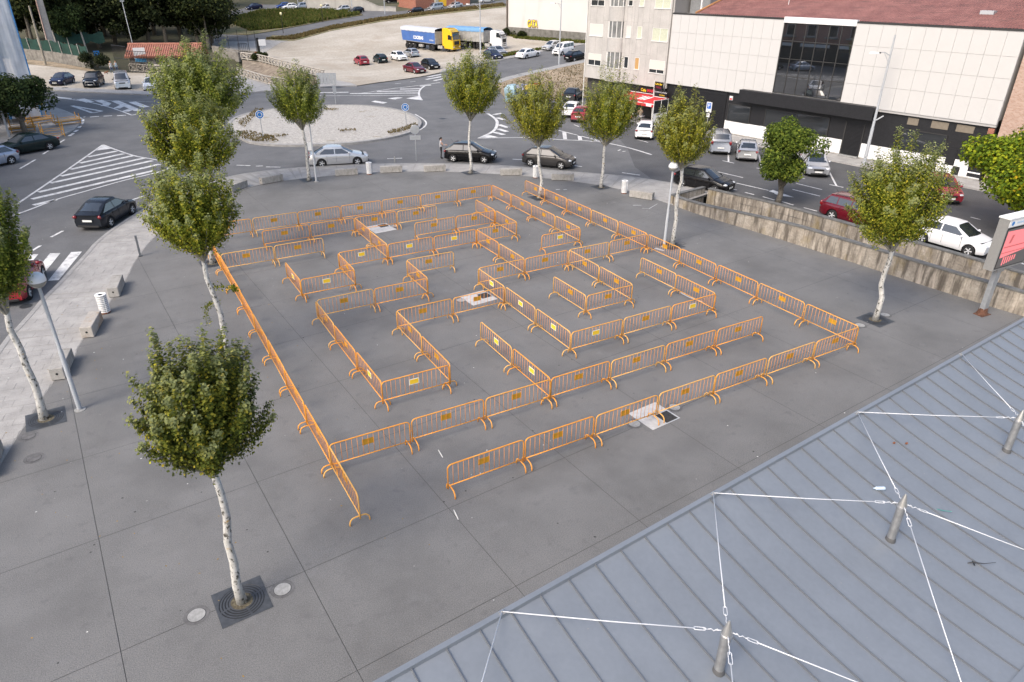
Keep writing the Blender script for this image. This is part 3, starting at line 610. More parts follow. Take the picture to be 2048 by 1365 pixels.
def poplar(label, base, hf, ht, w, n, leaf, seed, sprigs=(), m=LM_pop, off=(0,0), trunk_r=0.12, group='poplars on the plaza', kinks=0.05, bm=None, flat_top=0.0, tiers=None):
    r = np.random.default_rng(seed); t = thing('poplar_tree', label, 'tree', base, 0, group); b = MB()
    k = [(0,0,-0.05)]; zz = np.linspace(0, hf, 7)[1:]; drift = np.zeros(2)
    for i, z in enumerate(zz): drift = drift*0.5+r.normal(size=2)*kinks*(1 if i < 5 else 0.3); k.append((drift[0]+off[0]*z/ht*0.6, drift[1]+off[1]*z/ht*0.6, z))
    rr = [trunk_r*1.25]+[trunk_r*(1-0.30*i/6) for i in range(1,7)]
    b.tube(k, rr, 10); b.build('trunk', bm or M_bark, t, smooth=True)
    top = np.array(k[-1]); h = ht-hf; NS = 120; lob = r.uniform(0.86, 1.08, 7); ends = []; P = []; D = []; S = []
    for i in range(NS):
        az = r.uniform(0, 2*pi); q = r.uniform(0.0, 1)**0.42; ut = (1-0.34*q**3)*r.uniform(0.72, 1.0)+0.02
        if q > 0.75 and r.random() < 0.38: ut *= r.uniform(0.55, 0.9)
        spike = r.random() < 0.16
        if spike: ut = min(1.12, ut*1.18)
        R = w/2*r.uniform(0.92, 1.10)*lob[int(az/(2*pi)*7) % 7]
        e = top+np.array([q*R*cos(az)+off[0], q*R*sin(az)+off[1], ut*h]); c = top+np.array([q*R*cos(az)*0.50+off[0]*0.5, q*R*sin(az)*0.50+off[1]*0.5, ut*h*0.36])
        ends.append((q, c, e))
    lim = MB()
    for (q, c, e) in ends[:26]:
        pts = [top*(1-s)**2+2*s*(1-s)*c+e*s*s for s in np.linspace(0, 0.9, 6)]; pts[0] = top-np.array([0,0,0.12])
        lim.tube(pts, [trunk_r*0.42*(1-0.14*i) for i in range(6)], 5, False)
    lim.build('limbs', M_limb if bm is None else bm, t, smooth=True)
    per = n//NS; cc = top+np.array([off[0], off[1], 0.45*h])
    for (q, c, e) in ends:
        s = r.uniform(0.24, 1.0, size=per)**0.75; p = top*((1-s)**2)[:,None]+c*(2*s*(1-s))[:,None]+e*(s*s)[:,None]
        sg = (0.035+0.15*np.minimum(s, 1.06-s))*w/2*0.72
        p = p+r.normal(size=(per,3))*sg[:,None]*np.array([1,1,0.9]); P.append(p); S.append(s); d = p-cc; D.append(d/np.maximum(np.linalg.norm(d, axis=1), 1e-3)[:,None])
    for (z, ax_, ln, dr) in sprigs:              # stray shoots on the stem
        s = r.uniform(0, 1, size=220); o3 = np.array([_rt[0]*ax_, _rt[1]*ax_, 0]); p = np.array([0,0,z])+o3*np.minimum(s*2,1)[:,None]*ln+np.array([0,0,-dr])*(s**2)[:,None]+r.normal(size=(220,3))*0.06
        P.append(p); S.append(s*0.8); D.append(np.tile(o3, (220,1)))
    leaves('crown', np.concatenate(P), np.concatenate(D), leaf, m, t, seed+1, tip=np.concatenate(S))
    return t
def tree_px(label, bpx, fork_y, top_y, xl, xr, n, leaf, seed, street=False, **kw):
    b = at(*bpx) if street else g0(*bpx); hf = height(b, fork_y); ht = height(b, top_y)
    mid = Vector((b.x, b.y, b.z+(hf+ht)/2)); w = (xr-xl)/FPX*depth(mid)
    d = np.array([mid.x, mid.y, mid.z-CAMH]); xc = 1024+FPX*float(d@_rt)/depth(mid); sh = ((xl+xr)/2-xc)/FPX*depth(mid)
    return poplar(label, b, hf, ht*1.0, w, n, leaf, seed, off=(_rt[0]*sh, _rt[1]*sh), **kw)
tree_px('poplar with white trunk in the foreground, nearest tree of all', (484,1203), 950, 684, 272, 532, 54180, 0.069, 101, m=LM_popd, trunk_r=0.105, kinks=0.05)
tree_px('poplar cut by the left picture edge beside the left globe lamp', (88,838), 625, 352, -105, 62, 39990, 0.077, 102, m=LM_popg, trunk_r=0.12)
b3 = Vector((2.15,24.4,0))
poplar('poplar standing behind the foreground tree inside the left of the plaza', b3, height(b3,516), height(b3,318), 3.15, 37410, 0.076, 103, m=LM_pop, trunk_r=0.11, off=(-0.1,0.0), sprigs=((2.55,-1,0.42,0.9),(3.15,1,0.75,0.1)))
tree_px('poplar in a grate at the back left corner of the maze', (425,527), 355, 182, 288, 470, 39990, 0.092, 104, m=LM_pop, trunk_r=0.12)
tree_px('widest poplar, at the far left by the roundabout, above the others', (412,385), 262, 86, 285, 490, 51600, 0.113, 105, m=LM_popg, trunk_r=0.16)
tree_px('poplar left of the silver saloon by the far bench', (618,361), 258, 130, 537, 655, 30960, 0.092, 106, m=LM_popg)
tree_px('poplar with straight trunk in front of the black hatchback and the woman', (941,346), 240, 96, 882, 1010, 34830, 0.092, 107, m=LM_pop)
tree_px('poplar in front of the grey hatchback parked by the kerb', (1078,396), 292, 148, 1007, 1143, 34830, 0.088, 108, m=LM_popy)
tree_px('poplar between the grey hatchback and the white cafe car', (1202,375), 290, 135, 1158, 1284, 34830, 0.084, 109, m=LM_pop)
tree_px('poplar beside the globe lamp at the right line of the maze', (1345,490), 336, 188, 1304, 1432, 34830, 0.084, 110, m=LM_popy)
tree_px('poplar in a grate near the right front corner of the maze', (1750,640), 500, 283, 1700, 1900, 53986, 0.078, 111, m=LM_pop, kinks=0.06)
def bushy(name, label, base, h0, h1, w, n, leaf, seed, m, trunk_r=0.15, clumps=26, group=None, bark=None, cat='tree', dense=0.30, twigs=True):
    r = np.random.default_rng(seed); t = thing(name, label, cat, base, 0, group)
    h = h1-h0; cz = h0+h*0.5; P = []; D = []; lim = MB()
    lim.tube([(0,0,-0.1),(r.normal()*0.05,r.normal()*0.05,h0*0.6),(0,0,h0+h*0.35)], [trunk_r*1.2,trunk_r,trunk_r*0.6], 9)
    per = n//clumps
    for i in range(clumps):
        v = r.normal(size=3); v /= np.linalg.norm(v); v[2] = v[2]*0.9+0.08; q = r.uniform(0.42, 0.80)
        c = np.array([v[0]*q*w/2, v[1]*q*w/2, cz+v[2]*q*h/2]); rad = r.uniform(0.20, 0.34)*w*0.62
        if i < 10 and twigs: lim.tube([(0,0,h0*0.85),(c[0]*0.5,c[1]*0.5,(h0+c[2])/2),tuple(c)], [trunk_r*0.45,trunk_r*0.3,trunk_r*0.12], 5, False)
        g = r.normal(size=(per,3)); g /= np.linalg.norm(g, axis=1)[:,None]; rr = rad*r.uniform(0.35, 1.05, size=per)**0.6
        p = c+g*rr[:,None]*np.array([1,1,0.8]); P.append(p); D.append(g)
    lim.build('trunk', bark or M_barkd, t, smooth=True)
    leaves('crown', np.concatenate(P), np.concatenate(D), leaf, m, t, seed+1); return t
b = at(1555,407); bushy('street_tree', 'small bright green street tree in the road behind the ramp wall', b, height(b,378), height(b,224), 4.9, 16000, 0.15, 201, LM_green, 0.17)
b = at(2022,470); bushy('street_tree', 'yellow green leafy tree at the right edge behind the display sign', b, height(b,425), height(b,252), 7.6, 27000, 0.19, 202, LM_lime, 0.2, clumps=34)
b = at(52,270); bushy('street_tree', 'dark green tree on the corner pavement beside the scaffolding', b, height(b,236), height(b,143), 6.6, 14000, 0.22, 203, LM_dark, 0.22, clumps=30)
# ================================================================== PLAZA FURNITURE
M_grate = mat('grate_iron', (0.062,0.068,0.076), 0.6, 0.2, var=0.2, scale=8)
def grate(label, c, rz, size=1.12, name='tree_grate'):
    t = thing(name, label, 'tree grate', (c[0], c[1], 0), rz, 'iron tree grates')
    h = size/2; b = MB(); n = 48; V = []; F = []
    for k in range(n):                                          # square plate with round hole
        a = 2*pi*k/n; m = max(abs(cos(a)), abs(sin(a))); V.append((h*cos(a)/m, h*sin(a)/m, 0.008)); V.append((0.50*cos(a), 0.50*sin(a), 0.008))
    for k in range(n): j = (k+1) % n; F.append((2*k, 2*j, 2*j+1, 2*k+1))
    b.add(V, F); b.build('plate', M_grate, t)
    for r0, r1 in ((0.438,0.476),(0.372,0.410),(0.306,0.344),(0.246,0.280)):
        b = MB(); V = []; F = []
        for k in range(n): a = 2*pi*k/n; V += [(r1*cos(a), r1*sin(a), 0.010), (r0*cos(a), r0*sin(a), 0.010)]
        for k in range(n): j = (k+1) % n; F.append((2*k, 2*j, 2*j+1, 2*k+1))
        b.add(V, F); b.build('ring', M_grate, t)
    for a in (0.2, 0.2+pi/2, 0.2+pi, 0.2+1.5*pi):
        b = MB(); b.add([(0.23*cos(a)-0.02*sin(a), 0.23*sin(a)+0.02*cos(a), 0.009), (0.23*cos(a)+0.02*sin(a), 0.23*sin(a)-0.02*cos(a), 0.009), (0.51*cos(a)+0.02*sin(a), 0.51*sin(a)-0.02*cos(a), 0.009), (0.51*cos(a)-0.02*sin(a), 0.51*sin(a)+0.02*cos(a), 0.009)], [(3,2,1,0)]); b.build('spoke', M_grate, t)
    MB().lathe([(0.0,0.004),(0.25,0.0035)], 24).build('soil', mat('grate_soil', (0.05,0.04,0.028), 0.95, col2=(0.16,0.14,0.09), scale=14), t)
    MB().lathe([(0.0,0.002),(0.498,0.0022)], 40).build('gap', M_black, t)
for i, (px, lb) in enumerate([((484,1203),'iron tree grate with rings under the foreground poplar'),((92,838),'iron tree grate beside the left lamp post foot'),((425,527),'iron tree grate at the back left corner of the maze'),((618,360),'small far iron grate under the poplar by the silver saloon'),((941,346),'far iron grate under the poplar by the black hatchback'),((1078,396),'iron grate under the poplar inside the back of the maze'),((1202,375),'far iron grate under the poplar beside a white slatted bin'),((1342,492),'iron grate under the poplar by the right lamp post'),((1750,640),'iron tree grate near the right front corner of the maze')]):
    c = g0(*px); grate(lb, c, 0.06)
b3g = (2.15,24.4); grate('iron tree grate hidden behind the foreground crown', b3g, 0.06)
M_lid = mat('pale_lid', (0.29,0.29,0.28), 0.85, var=0.2, scale=9)
M_ring = mat('mortar_ring', (0.12,0.118,0.118), 0.9, var=0.25, scale=6)
def roundlid(label, px, r=0.19):
    c = g0(*px); t = thing('round_cover', label, 'drain cover', (c.x, c.y, 0), 0, 'round covers in the paving')
    MB().lathe([(0.0,0.0052),(r*1.45,0.005)], 26).build('mortar', M_ring, t); MB().lathe([(0.0,0.011),(r,0.011),(r,0.0052)], 26, caps=False).build('lid', M_ring if any(w_ in label for w_ in ('dull','worn','dark')) else M_lid, t); MB().lathe([(r,0.0075),(r+0.012,0.0075)], 26, caps=False).build('gap', M_black, t)
for px, lb in [((565,1179),'round pale cover right of the foreground tree grate'),((393,1231),'round pale cover left of the foreground tree grate'),((1349,815),'round pale cover behind the paved square in the front row'),((1269,848),'round pale cover left of the paved square in the front row'),((922,601),'white round cover left of the square inside the maze'),((788,453),'round cover right of the square at the back of the maze'),((1720,651),'round cover left of the right front tree grate'),((1770,630),'round cover right of the right front tree grate'),((1363,487),'dull round cover right of the right lamp post'),((68,917),'dark round stainlike cover at the far left'),((57,873),'worn round cover below the left tree grate')]: roundlid(lb, px)
M_sqc = mat('white_square', (0.44,0.44,0.435), 0.85, var=0.14, scale=5)
def sqcover(label, px, rz, w=1.3, d=1.3, hx=0.35, hy=-0.1):
    c = g0(*px); t = thing('utility_square', label, 'utility cover', (c.x, c.y, 0), rz, 'pale utility squares')
    MB().prism([(-w/2,-d/2),(w/2,-d/2),(w/2,d/2),(-w/2,d/2)], 0.001, 0.006).build('slab', M_sqc, t); MB().box(hx-0.26,hx+0.26,hy-0.26,hy+0.26,0.0065,0.012).build('hatch', mat('hatch_dark', (0.05,0.048,0.046), 0.7, 0.3, var=0.3, scale=10), t)
    MB().box(hx-0.30,hx+0.30,hy-0.30,hy+0.30,0.006,0.009).build('hatch_frame', M_greyp, t)
sqcover('pale square with dark hatch under the front row barriers', (1308,832), 0.08, 1.25, 1.15, 0.30, -0.28); sqcover('pale square with dark hatch in the middle of the maze', (957,596), 0.08, 1.3, 1.2, 0.35, 0.05); sqcover('pale square with dark hatch at the back of the maze', (762,457), 0.08, 1.3, 1.4, 0.3, 0.35)
# benches
M_bench = mat('bench_concrete', (0.34,0.325,0.30), 0.88, var=0.15, scale=3, fine=0.12, fscale=25, bump=0.12)
layer(M_bench, (0.15,0.14,0.12), 2.2, 0.56, 0.74, stretch=(1,1,0.35), world=False, amount=0.7)
M_bench2 = mat('bench_rusty', (0.40,0.37,0.33), 0.88, var=0.15, scale=3, fine=0.12, fscale=25)
layer(M_bench2, (0.25,0.14,0.06), 1.6, 0.50, 0.66, world=False, amount=0.8)
def bench(label, c, ang, m=None, L_=1.6):
    t = thing('concrete_bench', label, 'bench', (c[0], c[1], 0), ang, 'concrete block benches')
    MB().bbox(-L_/2,L_/2,-0.225,0.225,0.03,0.47,0.018).build('block', m or M_bench, t); MB().box(-L_/2+0.12,L_/2-0.12,-0.17,0.17,0.0,0.031).build('plinth', M_black, t)
    for s in (-1, 1): MB().lathe([(0.045,0),(0.045,0.004)], 14, (s*L_/2-(0.002 if s > 0 else 0.002),0,0.25), axis='x').build('lifting_hole', M_black, t)
def bench_px(label, a, b, m=None, off=0.2):
    A, B = g0(*a), g0(*b); c = (A+B)/2; d = (B-A).normalized(); n = Vector((d.y, -d.x, 0))
    bench(label, c-n*off if (c-n*off).length > c.length else c+n*off, atan2(d.y, d.x), m)
def bench_w(label, c, d, m=None): bench(label, c, atan2(d[1], d[0]), m)
bench_px('concrete block bench behind the left lamp post', (127,768), (152,710)); bench_px('rust stained concrete bench in front of the white slatted bin', (187,677), (207,640), M_bench2); bench_px('concrete bench behind the white slatted bin on the left', (236,602), (252,561))
bench_w('concrete bench cut by the left picture edge', (-5.0,21.6), (0.12,1.0)); bench_w('concrete bench half hidden by the left poplar crowns', tuple(g0(326,459)[:2]), (0.5,0.85))
for a, b, lb in [((525,370),(567,362),'far concrete bench left of the poplar near the silver saloon'),((672,353),(716,350),'far concrete bench directly below the silver saloon'),((762,347),(804,345),'far concrete bench right of the small far bin'),((850,345),(891,343),'far concrete bench below the woman by the black hatchback'),((1003,352),(1043,351),'far concrete bench left of the grey hatchback'),((1104,361),(1147,362),'far concrete bench below the front of the grey hatchback'),((1262,395),(1300,401),'concrete bench by the bin near the start of the ramp wall')]: bench_px(lb, a, b)
b_ = g0(476,379); bench_w('far concrete bench peeping out right of the left poplars', (b_.x,b_.y), (0.6,0.5))
def bin_(label, px):
    c = g0(*px); t = thing('litter_bin', label, 'litter bin', (c.x, c.y, 0), 0, 'white slatted litter bins')
    for k in range(9): MB().lathe([(0.195,0),(0.205,0.005),(0.205,0.05),(0.195,0.055)], 24, (0,0,0.07+k*0.082), caps=False).build('band', M_whitep, t)
    MB().lathe([(0.185,0.03),(0.185,0.82)], 20, caps=False).build('liner', mat('bin_liner', (0.25,0.26,0.27), 0.6), t)
    MB().lathe([(0.10,0.835),(0.10,0.85),(0.21,0.865),(0.225,0.845),(0.215,0.815)], 24, caps=False).build('rim', M_whitep, t)
    MB().lathe([(0.0,0.79),(0.18,0.79)], 20, caps=False).build('inside', M_black, t); MB().lathe([(0.17,0.0),(0.20,0.03),(0.20,0.07)], 20).build('base', M_rust, t)
    b = MB()
    for k in range(4): a = k*pi/2+0.4; b.tube([(0.207*cos(a),0.207*sin(a),0.05),(0.207*cos(a),0.207*sin(a),0.83)], 0.012, 5)
    b.build('uprights', M_whitep, t)
for px, lb in [((211,626),'white slatted litter bin between two benches on the left'),((739,349),'small far white litter bin left of a bench'),((1071,356),'far white litter bin behind the poplar in the maze'),((1248,387),'white slatted litter bin next to the bench near the ramp')]: bin_(lb, px)
c = g0(281,513); t = thing('steel_bollard', 'leaning grey steel post at the pavement edge on the left', 'bollard', (c.x,c.y,0)); MB().box(-0.05,0.05,-0.05,0.05,0,1.1).build('post', mat('bollard_grey', (0.13,0.14,0.15), 0.5), t); MB().box(-0.09,0.09,-0.09,0.09,0.0,0.02).build('base_plate', M_dark, t)
# globe lamps
M_globe_w = mat('globe_white', (0.78,0.79,0.80), 0.35, coat=0.3); M_globe_c = mat('globe_clear', (0.30,0.29,0.26), 0.12, spec=0.7)
def globe(label, c, h, r=0.24):
    t = thing('globe_lamp', label, 'street lamp', (c[0],c[1],0), 0, 'globe lamp posts')
    MB().tube([(0,0,0),(0,0,h*0.45),(0,0,h*0.46),(0,0,h-r*1.7)], [0.075,0.07,0.055,0.05], 12).build('post', M_greyp, t, smooth=True, sharp=30)
    MB().lathe([(0.17,0.0),(0.17,0.02),(0.09,0.035),(0.085,0.06)], 20).build('foot', M_lid, t)
    MB().lathe([(0.06,h-r*1.95),(0.085,h-r*1.9),(0.085,h-r*1.72),(0.06,h-r*1.68)], 14).build('collar', M_steel, t)
    up = [(r*sin(a), h-r+r*cos(a)) for a in np.linspace(0.001, pi*0.55, 12)]; dn = [(r*0.99*sin(a), h-r+r*0.99*cos(a)) for a in np.linspace(pi*0.55, pi*0.97, 10)]
    MB().lathe(up[::-1], 28, caps=False).build('reflector_dome', M_globe_w, t, smooth=True); MB().lathe(dn[::-1], 28, caps=False).build('clear_globe', M_globe_c, t, smooth=True)
    MB().box(0.074,0.082,-0.04,0.04,1.45,1.7).build('inspection_plate', M_steel, t)
c = g0(160,820); globe('globe lamp post at the left beside the tree grate', c, height(c,545), 0.25); c = g0(1328,494); globe('globe lamp post at the right line of the maze', c, height(c,324), 0.24); c = g0(633,364); globe('far globe lamp post in front of the silver saloon', c, height(c,223), 0.25)
# litter, chalk and leaves on the paving
M_litter = mat('litter', (0.62,0.62,0.60), 0.7)
M_chalk = mat('chalk', (0.42,0.42,0.42), 0.9); M_stain = mat('dark_spot', (0.05,0.05,0.05), 0.9)
rl = random.Random(5)
for (x, y) in [(912,1030),(881,908)]:
    c = g0(x,y); t = MB().tube([(-0.02,-0.20,0.005),(0,0,0.008),(0.02,0.2,0.005)], [0.012,0.018,0.01], 6).build('paper_strip', M_litter, None, (c.x,c.y,0), rl.uniform(-0.3,0.1)); tag(t, 'twisted white paper strip on the paving %s' % ('near the front row of the maze' if y > 1000 else 'behind the front row of the maze'), 'litter')
lb_ = MB()
for i in range(170):
    x, y = rl.uniform(-6,30), rl.uniform(9,46); s = rl.uniform(0.008,0.03); a = rl.uniform(0,6.3)
    lb_.add([(x+s*cos(a+k*pi/2.5), y+s*sin(a+k*pi/2.5)*rl.uniform(0.5,1), 0.004) for k in range(5)], [(0,1,2,3,4)])
tag(lb_.build('paper_scraps', M_litter), 'tiny pale scraps scattered over the plaza paving', 'litter', kind='stuff')
lb_ = MB()
for i in range(260):
    x, y = rl.uniform(-6,30), rl.uniform(9,46); s = rl.uniform(0.008,0.035); a = rl.uniform(0,6.3)
    lb_.add([(x+s*cos(a+k*pi/3), y+s*sin(a+k*pi/3), 0.0035) for k in range(6)], [(0,1,2,3,4,5)])
tag(lb_.build('gum_spots', M_stain), 'small dark gum spots on the plaza paving', 'stain', kind='stuff')
lb_ = MB()
for i in range(90):
    x, y = rl.uniform(-5,5), rl.uniform(9,40); s = rl.uniform(0.02,0.04); a = rl.uniform(0,6.3)
    lb_.add([(x+s*cos(a),y+s*sin(a),0.006),(x+s*0.5*cos(a+1.6),y+s*0.5*sin(a+1.6),0.012),(x-s*cos(a),y-s*sin(a),0.006),(x-s*0.5*cos(a+1.6),y-s*0.5*sin(a+1.6),0.004)], [(0,1,2,3)])
tag(lb_.build('fallen_leaves', mat('fallen_leaf', (0.28,0.17,0.03), 0.8, var=0.3, scale=2, world=True)), 'dry yellow leaves lying around the left trees', 'leaves', kind='stuff')
# chalk marks by the right lamp and inside the maze
for k, (pts, w_) in enumerate([([(1266,411),(1283,411)],0.12),([(1284,417),(1298,418),(1315,408)],0.06),([(1359,585),(1380,596),(1405,604)],0.10),([(1112,380),(1120,379)],0.2),([(1127,380),(1134,379.5)],0.15),([(1310,497),(1328,502)],0.25)]):
    P = [Vector(w2(g0(*p))) for p in pts]; cb = MB()
    for i in range(len(P)-1):
        d = (P[i+1]-P[i]).normalized(); n = Vector((-d.y,d.x))*w_/2; cb.add([(*(P[i]+n),0.004),(*(P[i]-n),0.004),(*(P[i+1]-n*0.6),0.004),(*(P[i+1]+n*0.6),0.004)], [(0,1,2,3)])
    cb.build('chalk_mark', M_chalk, plaza)
# ================================================================== CANOPY ROOF with masts
def dirt(m): return m
M_zinc = mat('zinc_sheet', (0.205,0.224,0.246), 0.42, 0.2, var=0.055, scale=0.9, world=True, fine=0.03, fscale=12)
layer(M_zinc, (0.235,0.255,0.278), 0.7, 0.55, 0.75, stretch=(0.4,1,1), amount=0.6)
layer(M_zinc, (0.175,0.193,0.22), 1.6, 0.60, 0.74, amount=0.5, seed=7)
M_seam = mat('zinc_seam', (0.11,0.12,0.135), 0.6)
M_mast = mat('mast_steel', (0.36,0.36,0.355), 0.45, 0.7, var=0.15, scale=9); M_cone = mat('cone_steel', (0.52,0.51,0.49), 0.35, 0.8, var=0.1, scale=6)
M_cable = mat('cable_white', (0.62,0.63,0.645), 0.4, 0.1)
HR = 4.5; ra, rbp = at(750,1365,HR), at(2048,637,HR); re = (rbp-ra).normalized(); rn = Vector((re.y,-re.x,0)); rang = atan2(re.y, re.x)
ROOF_W = 4.75; SP = 0.545; ROOF_L = 26.5
canopy = thing('canopy_roof', 'grey blue standing seam metal canopy roof in the lower right corner', 'roof', (ra.x-re.x*4.4, ra.y-re.y*4.4, 0), rang)
def rz_(s): return HR-0.325*s+0.031*s*s
# seam offsets: line one seam up with the photograph's seam start
s0 = (at(1080,1189,HR)-Vector((ra.x-re.x*4.4, ra.y-re.y*4.4, HR))).dot(re) % SP
NSEG = 12; sv = [ROOF_W*i/NSEG for i in range(NSEG+1)]
k = 0; x = s0-SP
while x < ROOF_L:
    x0, x1 = x+0.003, x+SP-0.003; b = MB(); nx = 3; tilt = rnd.uniform(-0.004,0.004)
    for i, s in enumerate(sv):
        for j in range(nx+1): xx = x0+(x1-x0)*j/nx; b.v.append((xx, -s, rz_(s)+0.006*sin(pi*j/nx)*(1 if i not in (0,) else 0)+tilt*(j/nx-0.5)+rnd.uniform(-0.0012,0.0012)))
    for i in range(NSEG):
        for j in range(nx): a = i*(nx+1)+j; b.f.append((a, a+nx+1, a+nx+2, a+1))
    b.build('roof_sheet', M_zinc, canopy, smooth=True)
    b = MB()
    for i, s in enumerate(sv): b.v += [(x-0.009,-s-0.02,rz_(s)-0.005),(x-0.006,-s-0.02,rz_(s)+0.026),(x+0.006,-s-0.02,rz_(s)+0.026),(x+0.009,-s-0.02,rz_(s)-0.005)]
    for i in range(NSEG):
        for j in range(3): a = i*4+j; b.f.append((a, a+4, a+5, a+1))
    b.build('seam', M_seam, canopy); x += SP
# edge gutter along the plaza side, inner edge flashing, underside and fascia
b = MB(); b.add([(-1,0.005,HR-0.14),(ROOF_L,0.005,HR-0.14),(ROOF_L,0.005,HR+0.03),(-1,0.005,HR+0.03),(-1,-0.085,HR+0.035),(ROOF_L,-0.085,HR+0.035),(-1,-0.095,HR-0.04),(ROOF_L,-0.095,HR-0.04)], [(0,1,2,3),(3,2,5,4),(4,5,7,6)]); b.build('edge_flashing', M_zinc, canopy)
b = MB(); z_ = rz_(ROOF_W); b.add([(-1,-ROOF_W+0.05,z_+0.03),(ROOF_L,-ROOF_W+0.05,z_+0.03),(ROOF_L,-ROOF_W-0.07,z_+0.035),(-1,-ROOF_W-0.07,z_+0.035),(ROOF_L,-ROOF_W-0.09,z_-0.14),(-1,-ROOF_W-0.09,z_-0.14)], [(0,3,2,1),(3,5,4,2)]); b.build('inner_edge', M_zinc, canopy)
b = MB()
for i in range(NSEG):
    b.add([(-1,-sv[i],rz_(sv[i])-0.12),(ROOF_L,-sv[i],rz_(sv[i])-0.12),(ROOF_L,-sv[i+1],rz_(sv[i+1])-0.12),(-1,-sv[i+1],rz_(sv[i+1])-0.12)], [(0,1,2,3)])
b.build('soffit', M_dark, canopy)
# masts: foot on the roof surface along the sight line of each mast's foot
O_ = Vector((ra.x-re.x*4.4, ra.y-re.y*4.4, 0))
def on_roof(px, py):
    d = _ray(px, py); d = Vector(d); C_ = Vector((0,0,CAMH)); lo, hi = 3.0, 60.0
    for _ in range(60):
        m = (lo+hi)/2; p = C_+d*m; s = (p-O_).dot(rn)
        if p.z > rz_(max(0, min(ROOF_W+1, s))): lo = m
        else: hi = m
    p = C_+d*lo; return ((p-O_).dot(re), (p-O_).dot(rn), p)
MAST = []
for (bx, by), ty, lb in [((1439,1346),1240,'nearest steel mast with cone tip rising through the canopy roof'),((1781,1079),989,'middle steel mast with cone tip rising through the canopy roof'),((2011,902),821,'farthest steel mast with cone tip at the right picture edge')]:
    x, s, p = on_roof(bx, by); h = height(p, ty); MAST.append((x, s, p, h, lb))
pitchm = (MAST[2][0]-MAST[0][0])/2; hm = sum(m[3] for m in MAST)/3; sm = sum(m[1] for m in MAST)/3
ancx = [(at(px,py,HR)-O_).dot(re) for px, py in ((1003,1228),(1425,991),(1713,829),(1919,711))]; ancx = [2*ancx[0]-ancx[1]]+ancx
for q in range(-1, 4):
    x = MAST[0][0]+q*pitchm
    if q > 2: continue
    lb = MAST[q][4] if q >= 0 else 'steel mast below the picture, its cable crossing the bottom edge'; zt = rz_(sm)+hm
    t = thing('cable_mast', lb, 'mast', (O_.x+re.x*x+rn.x*sm, O_.y+re.y*x+rn.y*sm, 0), rang, 'cable masts on the canopy')
    MB().lathe([(0.072,0.0),(0.072,rz_(sm)+hm-0.26)], 18).build('tube', M_mast, t, smooth=True, sharp=30)
    MB().lathe([(0.085,zt-0.285),(0.085,zt-0.255),(0.078,zt-0.25),(0.022,zt-0.03),(0.012,zt),(0.002,zt+0.004)], 18).build('cone', M_cone, t, smooth=True, sharp=30)
    MB().lathe([(0.092,rz_(sm)-0.06),(0.088,rz_(sm)+0.02),(0.078,rz_(sm)+0.075),(0.073,rz_(sm)+0.08)], 18).build('collar', mat('collar_grey', (0.12,0.12,0.12), 0.6, 0.3), t, smooth=True, sharp=30)
    for sd in (0, 1):
        for kx in (0, 1):
            ax = ancx[q+1+kx]-x; ay = sm-0.05 if sd == 0 else -(ROOF_W-sm); az = rz_(0)+0.06 if sd == 0 else rz_(ROOF_W)+0.06
            A = Vector((0,0,zt-0.20)); B = Vector((ax, ay, az)); d = (B-A).normalized(); L_ = (B-A).length
            cb = MB(); cb.tube([A+d*0.08, A+d*0.16], 0.009, 6)
            cb.tube([A+d*0.13+Vector((0,0,0.02)), A+d*0.18+Vector((0,0,-0.02)), A+d*0.22+Vector((0,0,0.015)), A+d*0.26], 0.008, 5)
            s_ = d.cross(Vector((0,0,1))).normalized()*0.024; a0, a1 = A+d*0.28, A+d*0.46
            cb.tube([a0, a0+d*0.02+s_, a1-d*0.02+s_, a1, a1-d*0.02-s_, a0+d*0.02-s_, a0], 0.006, 5); cb.tube([A+d*0.26, A+d*0.32], 0.008, 5)
            tb = cb.build('turnbuckle', M_cable, t, smooth=True)
            MB().tube([A+d*0.43, A+(B-A)*0.5-Vector((0,0,0.012)), B], 0.009, 7).build('cable', M_cable, t, smooth=True)
b = MB()
for ax in ancx: b.box(ax-0.04,ax+0.04,-0.09,-0.01,HR+0.036,HR+0.05); b.tube([(ax,-0.05,HR+0.02),(ax,-0.05,HR+0.085)], 0.016, 8)
b.build('anchor_plates', M_cone, canopy)
# things lying on the roof
def roof_item(name, px, lb, cat, fn, m, rz=0):
    x, s, p = on_roof(*px); b = MB(); fn(b); o = b.build(name, m, None, (p.x,p.y,p.z+0.012), rang+rz); o.rotation_euler = (-0.25, 0, rang+rz); tag(o, lb, cat); return o
M_pet = mat('pet_plastic', (0.50,0.60,0.70), 0.15, spec=0.6)
roof_item('plastic_bottle', (1746,981), 'clear crushed plastic bottle lying on the canopy roof', 'bottle', lambda b: b.lathe([(0.012,0),(0.014,0.03),(0.035,0.06),(0.036,0.20),(0.03,0.22)], 12, axis='x', c=(0,0,0.03)), M_pet, -0.6)
roof_item('stone', (1788,888), 'left of two small brown stones on the canopy roof', 'stone', lambda b: b.ball((0,0,0.012),(0.035,0.025,0.02),8,6), M_rust); roof_item('stone', (1813,889), 'right of two small brown stones on the canopy roof', 'stone', lambda b: b.ball((0,0,0.012),(0.04,0.026,0.02),8,6), M_rust)
roof_item('hose_piece', (1880,1022), 'short curved green hose piece on the canopy roof', 'hose', lambda b: b.tube([(-0.02,0.20,0.01),(-0.02,0.08,0.01),(0.01,-0.06,0.01),(0.07,-0.17,0.01)], 0.008, 6), mat('green_hose', (0.03,0.20,0.18), 0.5))
